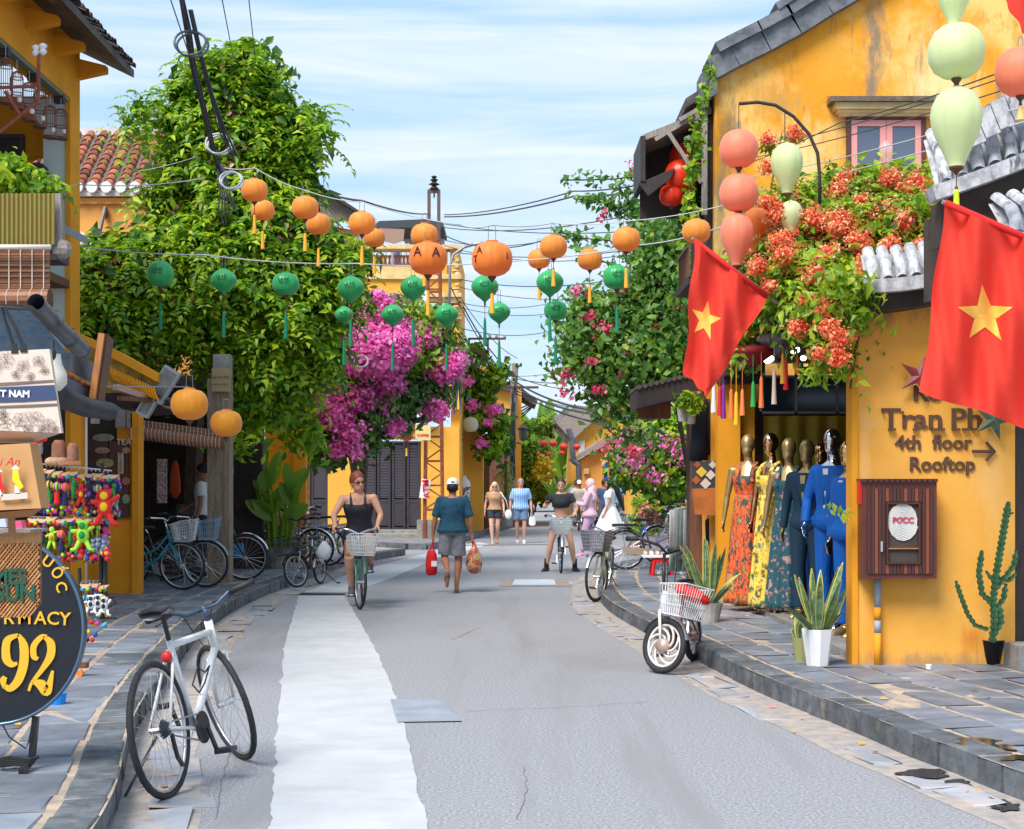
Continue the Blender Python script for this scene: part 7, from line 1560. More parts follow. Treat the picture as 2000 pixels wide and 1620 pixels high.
def person(name,label,M,J,skin,top=None,bottom=None,shoes=None,hair=None,face=True,voxel=.012,fem=False,group=None,hands=None,headdir=None,sleeve=0.55,topt=(.05,.99),legs=.6,extra=None,cat='person',wide=1.0,bust=0.0,shoe_h=0,headscale=1.0,bareleg=True,chub=1.0,headless=False,fing=True):
    t=thing(name,label,cat,M=M,group=group); side,hs,up,fw,hf=frames(J); W_=(.93 if fem else 1.0)*wide
    q=MB(); ring_loft(q,tor_rings(J,-.15,1.04,0,W_,bust,waist=.88 if fem else 1),16)
    q.tube([J['neck']-up*.05,J['neck']+(J['head']-J['neck'])*.55],[.06*(.9 if fem else 1.0),.052*(.88 if fem else 1)],12)
    hd=(V(headdir) if headdir is not None else fw).normalized(); hup=(J['head']-J['neck']).normalized(); hs_=hup.cross(hd).normalized(); hd=hs_.cross(hup).normalized()
    H=Matrix((hd,hs_,hup)).transposed(); hc=J['head']; k=headscale
    q.ell(hc+hup*.02*k-hd*.008,.098*k,.076*k,.108*k,16,12,mat=H.to_4x4().to_3x3())
    q.ell(hc-hup*.055*k+hd*.022*k,.072*k,.058*k,.066*k,14,10,mat=H)
    if face:
        q.ell(hc-hup*.02*k+hd*.097*k,.02*k,.013*k,.024*k,8,6,mat=H); q.ell(hc-hup*.098*k+hd*.062*k,.022*k,.024*k,.018*k,8,6,mat=H)
        for sg in (-1,1): q.ell(hc+hs_*.077*k*sg-hd*.004-hup*.012*k,.02*k,.01*k,.032*k,8,6,mat=H)
    for s_,sg in (('L',1),('R',-1)):
        sh,el,wr=J['sh'+s_],J['el'+s_],J['wr'+s_]; a=.86*chub if fem else 1.0*chub
        q.ell(sh,.058*a,.058*a,.058*a,10,8)
        ch=J['chest']+(J['neck']-J['chest'])*.55; q.tube([ch,sh],[.075*W_,.055*a],10)
        q.tube([sh,sh.lerp(el,.35),el],[.052*a,.05*a,.038*a],10); q.tube([el,el.lerp(wr,.3),wr],[.038*a,.04*a,.025*a],10)
        hp=(hands or {}).get(s_); dd=(wr-el).normalized(); 
        pn=V((0,-sg,0)); cu=.35; 
        if hp: dd=V(hp[0]) if hp[0] is not None else dd; pn=V(hp[1]); cu=hp[2]
        if fing: hand(q,wr,dd,pn,.95 if fem else 1.05,cu,side=-sg if sg>0 else 1)
        else: ring_loft(q,[(wr,V((0,1,0)),V((1,0,0)),.028,.02),(wr+dd*.08,V((0,1,0)),V((1,0,0)),.036,.018),(wr+dd*.17,V((0,1,0)),V((1,0,0)),.02,.012)],8)
        hp_,kn,an=J['hip'+s_],J['kn'+s_],J['an'+s_]; b=1.0*chub
        q.tube([hp_+up*.02,hp_.lerp(kn,.3),hp_.lerp(kn,.75),kn],[.092*b,.086*b,.064*b,.054*b],12)
        q.tube([kn,kn.lerp(an,.28),kn.lerp(an,.65),an],[.054*b,.058*b,.042*b,.033*b],12)
        fd=J.get('ft'+s_); fd=V(fd).normalized() if fd is not None else V((1,0,-.12))
        fd=fd.normalized(); q.tube([an+V((0,0,.0))-fd*.03-V((0,0,.03)),an+fd*.06-V((0,0,.045)),an+fd*.15-V((0,0,.055)),an+fd*.19-V((0,0,.06))],[.033,.034,.03,.016],8)
        q.tube([an,an-V((0,0,.04))],[.035,.035],8)
    body=remesh(q,'body',skin,voxel); put('body',body,t,local=True)
    if face:
        q=MB()
        for sg in (-1,1):
            q.ell(hc+hs_*.032*k*sg+hd*.089*k+hup*.01*k,.006*k,.012*k,.006*k,8,6,mat=H); q.obox(hc+hs_*.02*k*sg+hd*.094*k+hup*.034*k,hc+hs_*.047*k*sg+hd*.085*k+hup*.034*k,.004,.005)
        q.build('eyes',mat('eye_dark',(.05,.03,.025),.3),t,local=True)
        q=MB(); q.obox(hc+hs_*.022*k+hd*.088*k-hup*.062*k,hc-hs_*.022*k+hd*.088*k-hup*.062*k,.01*k,.009*k); q.build('mouth',mat('lips',(.5,.13,.11),.5),t,local=True)
    if top:
        q=MB(); ring_loft(q,tor_rings(J,topt[0],topt[1],top.get('ex',.02),W_,bust,flare=top.get('flare',0),waist=.92 if fem else 1),18)
        if sleeve>0:
            for s_ in 'LR':
                sh,el,wr=J['sh'+s_],J['el'+s_],J['wr'+s_]; a=(.9 if fem else 1.0)*chub; q.ell(sh,.068*a,.068*a,.066*a,10,8); ch=J['chest']+(J['neck']-J['chest'])*.55; q.tube([ch,sh],[.085*W_,.066*a],10)
                if sleeve<=1: q.tube([sh,sh.lerp(el,sleeve)],[.066*a,(.066 if sleeve<.9 else .052)*a],12)
                else: q.tube([sh,el],[.066*a,.054*a],12); q.tube([el,el.lerp(wr,sleeve-1)],[.054*a,.044*a],12)
        elif top.get('straps'):
            for sg in (-1,1):
                w=top.get('sw',.09); rr=top.get('sr',.02); p=J['neck']+side*w*sg-up*.035; pf=J['chest']+fw*(.10+bust)+side*w*sg+up*.0; pb_=J['chest']-fw*.10+side*w*.8*sg+up*.02
                q.tube([pf,p.lerp(pf,.5)+fw*.065+up*.015,p.lerp(pf,.15)+fw*.03+up*.035,p+up*.04-fw*.01,p.lerp(pb_,.5)-fw*.06,pb_],rr,6)
        put('top',remesh(q,'top',top['m'],max(voxel*.9,.009),2),t,local=True)
    if bottom:
        q=MB()
        if bottom.get('skirt'):
            L_=bottom['skirt']; c0=J['pelvis']+up*.10; N=12; z1=bottom.get('z',L_)
            rings=[]
            for i in range(N+1):
                u=i/N; c=V((c0.x+bottom.get('dx',0)*u,c0.y,lerp(c0.z,L_,u))); r=lerp(.135,bottom.get('r',.3),u**.8); rings.append((c,hs,hf,r+.02,r*.85))
            q=ring_loft(q,rings,48,fn=lambda tt,a:1+.07*tt*math.sin(a*9)+.03*tt*math.sin(a*17+1)); o=q.build('skirt',bottom['m'],t,local=True,smooth=True,label=bottom.get('label'))
        else:
            ring_loft(q,tor_rings(J,-.15,bottom.get('t1',.16),.018,W_),16)
            for s_ in 'LR':
                hp_,kn,an=J['hip'+s_],J['kn'+s_],J['an'+s_]; b=chub; lg=legs
                if lg<=1: q.tube([hp_+up*.02,hp_.lerp(kn,lg*.6),hp_.lerp(kn,lg)],[.108*b,.106*b,(.102 if lg<.95 else .082)*b*bottom.get('loose',1)],14)
                else: q.tube([hp_+up*.02,hp_.lerp(kn,.5),kn],[.105*b,.09*b,.072*b],14); q.tube([kn,kn.lerp(an,lg-1)],[.072*b,.062*b],12)
            put('trousers' if legs>1 else 'shorts',remesh(q,'shorts',bottom['m'],max(voxel*.9,.009),2),t,local=True)
    if shoes:
        for s_ in 'LR':
            an=J['an'+s_]; fd=J.get('ft'+s_); fd=V(fd).normalized() if fd is not None else V((1,0,-.12)).normalized(); q=MB()
            if shoes[0]=='sandal':
                q.tube([an-fd*.05-V((0,0,.075)),an+fd*.06-V((0,0,.082)),an+fd*.2-V((0,0,.085))],[.03,.034,.03],8); q.tf(Matrix.Translation(an-V((0,0,.075)))@Matrix.Diagonal((1,1.2,.4,1))@Matrix.Translation(-(an-V((0,0,.075))))); q.tube([an+fd*.05+V((0,.035,-.05)),an+fd*.12-V((0,0,.03)),an+fd*.05+V((0,-.035,-.05))],.007,5)
                q.build('sandal',shoes[1],t,local=True,smooth=True)
            else:
                h=shoes[2] if len(shoes)>2 else .02
                q.tube([an-fd*.05-V((0,0,.045)),an+fd*.05-V((0,0,.05)),an+fd*.14-V((0,0,.06)),an+fd*.21-V((0,0,.068))],[.038,.046,.042,.022],10); q.tube([an-V((0,0,.05)),an+V((0,0,h))],[.048,.042],10)
                o=q.build('shoe' if h<.05 else 'boot',shoes[1],t,local=True,smooth=True)
                q=MB(); q.tube([an-fd*.07-V((0,0,.083)),an+fd*.06-V((0,0,.088)),an+fd*.215-V((0,0,.088))],[.035,.042,.026],8); q.tf(Matrix.Translation(an-V((0,0,.085)))@Matrix.Diagonal((1,1.1,.35,1))@Matrix.Translation(-(an-V((0,0,.085))))); q.build('sole',shoes[3] if len(shoes)>3 else M_['white'],o,local=True,smooth=True)
    if hair:
        kind,hm=hair; q=MB(); b=hc+hup*.02*k-hd*.012*k
        if kind!='bald':
            # scalp shell leaving the face free
            vs=[];fs=[];n=20;m_=10
            for i in range(m_+1):
                th=math.pi*.62*i/m_
                for j in range(n):
                    a=2*math.pi*j/n; ca=math.cos(a); lim=1.0 if ca<.15 else lerp(1,.52 if kind!='fringe' else .6,(ca-.15)/.85)
                    tt=th*lim; p=V((.108*k*math.sin(tt)*ca,.086*k*math.sin(tt)*math.sin(a),.118*k*math.cos(tt))); vs.append(b+H@p)
            for i in range(m_):
                for j in range(n): fs.append((i*n+j,(i+1)*n+j,(i+1)*n+(j+1)%n,i*n+(j+1)%n))
            q.add(vs,fs)
        if kind=='bun': q.ell(b-hd*.11*k+hup*.03*k,.045,.045,.045,10,8)
        if kind=='long':
            for sg in (-1,0,1): q.tube([b+hs_*.05*sg-hd*.05,b+hs_*.085*sg-hd*.06-hup*.12,b+hs_*.09*sg-hd*.06*(1 if sg else 1.3)-hup*.24],[.05,.05,.03],8)
        if kind=='verylong': q.tube([b-hd*.07,b-hd*.13-hup*.12,b-hd*.17-hup*.35,b-hd*.22-hup*.6,b-hd*.24-hup*.72],[.07,.075,.065,.05,.02],10)
        if kind=='cap':
            q=MB(); vs=[];fs=[];n=20
            for i in range(7):
                th=math.pi*.5*i/6
                for j in range(n): a=2*math.pi*j/n; vs.append(b+H@V((.116*k*math.sin(th)*math.cos(a),.094*k*math.sin(th)*math.sin(a),.02*k+.112*k*math.cos(th))))
            for i in range(6):
                for j in range(n): fs.append((i*n+j,(i+1)*n+j,(i+1)*n+(j+1)%n,i*n+(j+1)%n))
            q.add(vs,fs); cp_=q.build('cap',hm[0],t,local=True,smooth=True)
            q=MB(); q.add([b+H@V((x*k,y*k,z*k)) for x,y,z in ((.09,-.07,.02),(.17,-.045,.0),(.18,0,.0),(.17,.045,.0),(.09,.07,.02),(.1,0,.035))],[(0,1,2,5),(5,2,3,4)]); q.build('brim',hm[0],cp_,local=True)
            q=MB(); q.ell(b-hd*.012*k-hup*.02*k-hd*.01,.094*k,.084*k,.075*k,14,10,mat=H); q.build('hair',hm[1],t,local=True,smooth=True)
            if len(hm)>2: q=MB(); q.ell(b-hd*.108*k+hup*.045*k,.008,.026,.016,10,6,mat=H); q.build('cap_opening',hm[1],cp_,local=True)
        else: q.build('hair',hm,t,local=True,smooth=True)
    t_info=dict(t=t,H=H,hc=hc,hd=hd,hs=hs_,hup=hup,side=side,up=up,fw=fw)
    return t,t_info
def sunglasses(t,I,k=1.0,m=None):
    q=MB(); hc,hd,hs_,hup=I['hc'],I['hd'],I['hs'],I['hup']
    for sg in (-1,1): q.ell(hc+hs_*.033*sg*k+hd*.098*k+hup*.012*k,.007*k,.026*k,.017*k,10,6,mat=I['H']); q.tube([hc+hs_*.058*sg*k+hd*.09*k+hup*.016*k,hc+hs_*.08*sg*k+hup*.016*k],.004,4)
    q.tube([hc+hs_*.012*k+hd*.102*k+hup*.016*k,hc-hs_*.012*k+hd*.102*k+hup*.016*k],.004,4); q.build('sunglasses',m or mat('dark_lens',(.06,.015,.02),.1),t,local=True)
blackc=mat('black_cloth',(.03,.033,.042),.8,bump=(12,.7,.02)); whitec=mat('white_cloth',(.75,.76,.78),.8,bump=(9,.5,.02)); 
inv=lambda T_: T_.inverted()
# rider in the black tank top ------------------------------------------------
D=BIKEDATA[RB.name]; Mb=D['M']; sdl=D['saddle']; g0,g1=D['grips']   # grips: g0 right(-y), g1 left(+y)
def rider(D,lean=.12,h=1.0,shw=.175,kneeout=.14,pedal=-60):
    s=D['saddle']; bb=D['bb']; P_=V((s.x+.0,0,s.z+.085)); ca=math.radians(pedal)
    L1=bb+V((.165*math.cos(ca),-.12,.165*math.sin(ca))); L2=bb+V((-.165*math.cos(ca),.12,-.165*math.sin(ca)))
    J=dict(pelvis=P_,waist=P_+V((.03,0,.15)),chest=P_+V((lean*.75,0,.34)),neck=P_+V((lean*1.1,0,.51)),head=P_+V((lean*1.25,0,.66)))
    J['shL']=J['neck']+V((-.0,shw,-.06)); J['shR']=J['neck']+V((-.0,-shw,-.06)); J['hipL']=P_+V((0,.09,-.03)); J['hipR']=P_+V((0,-.09,-.03))
    J['anR']=L1+V((-.07,0,.11)); J['anL']=L2+V((-.07,0,.11))
    for s_,sg in (('L',1),('R',-1)):
        hp=J['hip'+s_]; an=J['an'+s_]; d=an-hp; l=d.length; a,b=.42,.42; a=max(a,l*.51); b=a
        hgt=math.sqrt(max(0,a*a-(l/2)**2)); perp=V((0,1,0)).cross(d).normalized()*-1
        if perp.x<0: perp=-perp
        J['kn'+s_]=hp+d*.5+perp*hgt+V((0,sg*kneeout*.2,0))
        J['ft'+s_]=V((1,0,-.1))
    for s_,g in (('L',D['grips'][1]),('R',D['grips'][0])):
        sg=1 if s_=='L' else -1; J['wr'+s_]=g+V((-.07,sg*.012,.035)); sh=J['sh'+s_]; m=(sh+J['wr'+s_])/2; J['el'+s_]=m+V((-.03,sg*.07,-.03))
    return {k:V(v) for k,v in J.items()}
J=rider(D,lean=.14,shw=.195)
tanm={'m':blackc,'straps':True,'label':'black tank top'}
p,I=person('person','woman in a black tank top and sunglasses riding the green bicycle towards the camera',Mb,J,M_['skin'],top=tanm,bottom={'m':blackc},shoes=('shoe',mat('dark_canvas',(.1,.1,.13),.8),.05),hair=('bun',mat('auburn_hair',(.22,.05,.02),.5)),voxel=.0095,fem=True,bust=.03,sleeve=0,topt=(-.1,.80),legs=.35,headscale=1.12,wide=1.16,headdir=(.85,.42,-.02),hands={'L':(V((.75,0,-.3)),V((0,0,-1)),.8),'R':(V((.75,0,-.3)),V((0,0,-1)),.8)},chub=1.2)
sunglasses(p,I)
q=MB(); 
for s_ in 'LR': an=J['an'+s_]; q.tube([an+V((0,0,.0)),an+V((.0,0,.09))],[.043,.043],10)
q.build('socks',blackc,p,local=True,smooth=True)
q=MB(); hc=I['hc']; q.tube([hc+I['hs']*.082*sg-I['hup']*.05+V((0,0,-.012+.024*math.cos(x))) +I['hd']*.02*math.sin(x) for sg in (-1,) for x in [y*.7 for y in range(9)]],.004,4); q.build('earring',M_['goldc'],p,local=True)
q=MB(); nn=J['neck']; 
q.tube([nn+V((.03,.07,.0)),nn+V((.085,.03,-.07)),nn+V((.10,0,-.10)),nn+V((.085,-.03,-.07)),nn+V((.03,-.07,.0))],.0025,4); q.build('necklace',M_['alu'],p,local=True)
# man in the cap, walking away -------------------------------------------------
gx=G(884,1158); Mw=Matrix.Translation((gx.x,gx.y,0))@Matrix.Rotation(math.radians(93),4,'Z')
J=mk(STAND,anL=(-.36,.08,.36),knL=(.05,.12,.53),ftL=(.25,.05,-1),anR=(-.02,-.06,.09),knR=(.03,-.09,.51),elL=(-.03,.27,1.12),wrL=(.0,.30,.88),elR=(-.04,-.27,1.12),wrR=(.02,-.30,.88),shL=(0,.19,1.40),shR=(0,-.19,1.40))
J=scaled(J,.945)
p,I=person('person','man in a white cap and teal t-shirt walking away carrying two bags',Mw,J,M_['skin_dark'],top={'m':mat('dark_teal_tshirt',(.014,.085,.15),.85,noise=(7,.35),bump=(9,.9,.03)),'flare':.012},bottom={'m':mat('grey_shorts',(.24,.25,.29),.85,noise=(9,.3),bump=(11,.9,.03)),'loose':1.08},shoes=('sandal',mat('brown_flipflop',(.12,.08,.07),.7)),hair=('cap',(whitec,mat('black_hair',(.015,.012,.012),.6),1)),voxel=.0095,sleeve=.85,topt=(-.06,.99),legs=.86,hands={'L':(V((0,0,-1)),V((0,-1,0)),.9),'R':(V((0,0,-1)),V((0,1,0)),.9)},wide=1.13,chub=1.0)
hl=Mw@J['wrL']; hr=Mw@J['wrR']
# red cloth bag in his left hand (left in the photo)
rb_=thing('tote_bag','bright red cloth bag hanging from the left hand of the man in the cap','bag',hl+V((0,0,-.5)))
q=MB(); c=hl+V((-.02,0,-.28)); N=8
ring_loft(q,[(c+V((0,0,z)),V((1,0,0)),V((0,1,0)),a,b) for z,a,b in ((.06,.05,.03),(0,.075,.045),(-.15,.085,.06),(-.27,.08,.055),(-.30,.05,.03))],14); q.build('sack',mat('red_cloth',(.72,.012,.02),.8,noise=(8,.3)),rb_,smooth=True)
for sx in (-.03,.03): q=MB(); q.tube([hl+V((0,0,-.10)),c+V((sx,0,.05))],.012,5); q.build('strap',mat('red_strap',(.7,.01,.02),.8),rb_)
q=MB(); q.box(c.x+.0,c.x+.08,c.y-.066,c.y-.062,c.z-.17,c.z-.09); q.build('white_print',whitec,rb_)
rb_=thing('plastic_bag','bulging red-brown carrier bag in the right hand of the man in the cap','bag',hr+V((0,0,-.5)))
q=MB(); c=hr+V((.03,0,-.3)); ring_loft(q,[(c+V((0,0,z)),V((1,0,0)),V((0,1,0)),a,b) for z,a,b in ((.19,.015,.015),(.10,.05,.05),(0,.105,.09),(-.13,.12,.1),(-.23,.09,.07),(-.26,.03,.03))],18,fn=lambda t_,a:1+.05*math.sin(a*5+t_*9)); q.build('sack',pmat('reddish_bag',[(.22,.05,.02),(.5,.14,.08),(.35,.12,.05),(.65,.3,.2),(.3,.35,.12)],9,rough=.25),rb_,smooth=True)
q=MB(); q.tube([hr+V((0,0,-.09)),c+V((0,0,.16))],[.02,.028],8); q.build('handle',mat('red_handle',(.7,.03,.05),.5),rb_)
# couple on the left ------------------------------------------------------------
def facing(px,py,deg,z=0): g=G(px,py,z); return Matrix.Translation((g.x,g.y,z))@Matrix.Rotation(math.radians(deg),4,'Z')
WALK=mk(STAND,anL=(-.16,.07,.14),knL=(.04,.09,.51),ftL=(.9,0,-.55),anR=(.14,-.06,.09),knR=(.12,-.09,.51),elL=(.0,.25,1.13),wrL=(.12,.26,.90),elR=(-.08,-.25,1.13),wrR=(-.06,-.27,.88))
p,I=person('person','blonde woman in a tan top and black shorts walking towards the camera',facing(966,1063,-88),scaled(WALK,.94),M_['skin_pale'],top={'m':mat('tan_top',(.5,.27,.15),.8,noise=(8,.3)),'flare':.03},bottom={'m':blackc},shoes=('sandal',mat('tan_sandal',(.5,.25,.15),.7)),hair=('long',mat('blonde_hair',(.68,.48,.28),.5)),voxel=.016,fem=True,bust=.025,sleeve=.45,topt=(.02,.97),legs=.5)
sunglasses(p,I)
q=MB(); q.ell((.12,.36,.78),.05,.10,.13,10,8); q.tube([(.12,.36,.9),(.1,.30,1.15),(.03,.15,1.38)],.01,5); q.build('handbag',whitec,p,local=True,smooth=True)
p,I=person('person','grey-haired man in a blue striped shirt and denim shorts walking with a white bag',facing(1017,1061,-90),scaled(mk(STAND,anL=(.08,.09,.09),knL=(.08,.10,.51),anR=(-.05,-.09,.09),wrR=(.02,-.28,.86),elR=(-.03,-.27,1.12),elL=(-.03,.27,1.12),wrL=(.08,.29,.87),shL=(0,.19,1.4),shR=(0,-.19,1.4)),1.0),M_['skin'],top={'m':stripes('blue_striped_shirt',(.10,.27,.62),(.42,.60,.85),6.5,1),'flare':.02},bottom={'m':mat('denim',(.16,.27,.42),.85,noise=(9,.4))},shoes=('shoe',whitec,.0),hair=('short',mat('grey_hair',(.3,.27,.25),.7)),voxel=.015,sleeve=.8,topt=(-.12,.99),legs=.75,wide=1.22,chub=1.0,bust=.015)
q=MB(); q.tube([(.1,.30,.85),(.1,.31,.72)],.012,5); ring_loft(q,[(V((.1,.31,z)),V((0,1,0)),V((1,0,0)),a,.03) for z,a in ((.72,.05),(.66,.09),(.5,.09),(.47,.06))],10); q.build('carrier_bag',whitec,p,local=True)
# woman straddling her bicycle --------------------------------------------------
D=BIKEDATA[SB.name]; Mb=D['M']; g0,g1=D['grips']
J=mk(STAND,pelvis=(-.03,0,.90),waist=(-.02,0,1.05),chest=(.02,0,1.24),neck=(.05,0,1.41),head=(.07,0,1.555),shL=(.04,.17,1.355),shR=(.04,-.17,1.355),hipL=(-.03,.09,.88),hipR=(-.03,-.09,.88),knL=(.03,.18,.52),knR=(.03,-.18,.52),anL=(-.03,.25,.09),anR=(-.03,-.26,.09),elL=(.05,.29,1.13),elR=(.10,-.30,1.17),wrL=tuple(g1+V((-.05,.0,.05))),wrR=(.30,-.26,1.17),ftL=(.9,.35,-.12),ftR=(.9,-.35,-.12))
p,I=person('person','smiling woman in a black crop top standing astride her bicycle with a phone',Mb,J,M_['skin_pale'],top={'m':blackc},bottom={'m':mat('pale_denim',(.55,.6,.68),.85,noise=(9,.2))},shoes=('boot',M_['black'],.14,M_['black']),hair=('bun',mat('dark_brown_hair',(.05,.02,.015),.5)),voxel=.0115,fem=True,bust=.025,sleeve=.5,topt=(.50,.985),legs=.40,hands={'L':(V((.8,0,-.2)),V((0,0,-1)),.8),'R':(V((.3,.1,1)),V((.9,.2,0)),.7)},headdir=(1,-.05,-.02))
q=MB(); q.obox(I['hc']+I['hs']*.024+I['hd']*.094-I['hup']*.060,I['hc']-I['hs']*.024+I['hd']*.094-I['hup']*.060,.006,.008); q.build('teeth',whitec,p,local=True)
q=MB(); w_=J['wrR']; q.box(w_.x+.03,w_.x+.042,w_.y-.02,w_.y+.055,w_.z+.06,w_.z+.2); ph=q.build('phone',M_['blackm'],None); ph.matrix_basis=Mb; tag(ph,'dark mobile phone held up by the woman astride her bicycle','phone')
# pair crossing on the right ------------------------------------------------------
pinkc=mat('pale_pink_cloth',(.72,.46,.56),.85,noise=(5,.15)); 
J=scaled(mk(STAND,elR=(.16,-.2,1.16),wrR=(.38,-.16,1.22),elL=(.10,.2,1.15),wrL=(.34,.16,1.20),anR=(-.12,-.08,.12),knR=(.02,-.09,.5),anL=(.16,.08,.09),knL=(.12,.09,.5)),.97)
p,I=person('person','woman in a pale pink headscarf and long pink outfit walking to the left',facing(1152,1088,172),J,M_['skin'],top={'m':pinkc,'flare':.07},bottom={'m':mat('lilac_trousers',(.58,.36,.58),.85)},shoes=('shoe',mat('pink_shoe',(.7,.35,.5),.6),.0),hair=None,voxel=.015,fem=True,sleeve=1.75,topt=(-.15,.985),legs=1.85,wide=1.1,bust=.03)
q=MB(); hc=I['hc']; q.ell(hc-V((.035,0,-.02)),.105,.098,.13,14,10); ring_loft(q,[(hc+V((-.05,0,z)),V((0,1,0)),V((1,0,0)),a,b) for z,a,b in ((.0,.09,.09),(-.12,.08,.08),(-.2,.14,.12),(-.3,.17,.13),(-.36,.16,.12))],16); q.build('headscarf',mat('scarf_pink',(.75,.5,.56),.8),p,local=True,smooth=True)
J=scaled(mk(STAND,elR=(.05,-.22,1.14),wrR=(.05,-.25,.88),elL=(.05,.22,1.12),wrL=(.14,.24,.88)),1.0)
p,I=person('person','woman in a white flared dress with very long black hair',facing(1192,1076,176),J,M_['skin'],top={'m':whitec},bottom={'m':whitec,'skirt':.48,'r':.42,'label':'flared white skirt'},shoes=('sandal',mat('nude_sandal',(.5,.3,.2),.7)),hair=('verylong',mat('jet_hair',(.012,.01,.012),.4)),voxel=.014,fem=True,bust=.025,sleeve=.55,topt=(.05,.97))
q=MB(); q.ell((.12,-.28,.72),.09,.05,.10,10,8); q.tube([(.07,-.26,.88),(.1,-.28,.8)],.008,5); q.build('handbag',mat('straw_bag',(.7,.58,.4),.8),p,local=True)
# cyclists far away
J=rider(BIKEDATA[CB2.name],lean=.05,shw=.2); 
p,I=person('person','man in a cream shirt and pale cap cycling far down the street',BIKEDATA[CB2.name]['M'],J,M_['skin_dark'],top={'m':mat('cream_shirt',(.68,.64,.56),.85,noise=(9,.2))},bottom={'m':mat('cream_trousers',(.6,.56,.5),.85)},shoes=('shoe',M_['black'],.0),hair=('cap',(whitec,M_['black'])),voxel=.018,sleeve=.8,topt=(-.05,.98),legs=1.85,wide=1.2,fing=False)
J=rider(BIKEDATA[CB1.name],lean=.05); 
p,I=person('person','small distant cyclist in a white cap and pale shirt behind the striped-shirt man',BIKEDATA[CB1.name]['M'],J,M_['skin_dark'],top={'m':mat('lavender_shirt',(.5,.48,.6),.85)},bottom={'m':blackc},shoes=('shoe',M_['black'],.0),hair=('cap',(whitec,M_['black'])),voxel=.02,sleeve=.8,topt=(-.05,.98),legs=1.2,fing=False)
# cafe man half hidden by the post
p,I=person('person','man in a white t-shirt standing in the cafe partly hidden by the square post',Matrix.Translation((at(398,1000,22.6).x,22.6,.15))@Matrix.Rotation(math.radians(175),4,'Z'),mk(STAND,elR=(.12,-.2,1.15),wrR=(.3,-.15,1.05)),M_['skin_dark'],top={'m':whitec},bottom={'m':blackc},shoes=('shoe',M_['black'],.0),hair=('short',M_['black']),voxel=.016,legs=1.9,topt=(-.05,.98),sleeve=.6)
for i,(px,py,col,lab,dg_,Y) in enumerate(((1206,1010,(.16,.30,.45),'distant person in a denim blue shirt seen from behind, right of the white dress',90,48),(1220,1008,(.65,.62,.55),'distant person in a beige top standing right of the denim shirt',100,52),(1180,1012,(.05,.09,.2),'distant person in navy partly behind the woman with long black hair',100,46),(1124,1000,(.2,.35,.6),'distant person in a light blue shirt beside the rain pipe',80,56),(1196,1003,(.7,.72,.76),'distant person in white by the hanging blue dress',-90,58),(1108,996,(.6,.12,.1),'tiny distant person in red left of the rain pipe',60,70),(1090,994,(.7,.65,.2),'tiny distant person in yellow below the banana palm',-80,72),(1170,1002,(.15,.15,.2),'tiny distant person in black between the two gable houses',-60,62),(1216,1000,(.2,.4,.6),'tiny distant person in sky blue in front of the distant clothes shop',120,60),(1145,1003,(.75,.75,.75),'tiny distant person in white under the yellow wall box',-90,60))):
    p,I=person('person',lab,Matrix.Translation((at(px,py,Y).x,Y,.0))@Matrix.Rotation(math.radians(dg_),4,'Z'),mk(STAND),M_['skin_dark'],top={'m':mat('far_top',col,.85)},bottom={'m':mat('far_trousers',(.1,.12,.18),.85)},shoes=('shoe',M_['black'],.0),hair=('short',M_['black']),voxel=.024,legs=1.9,topt=(-.05,.98),sleeve=.7,fing=False,face=False)
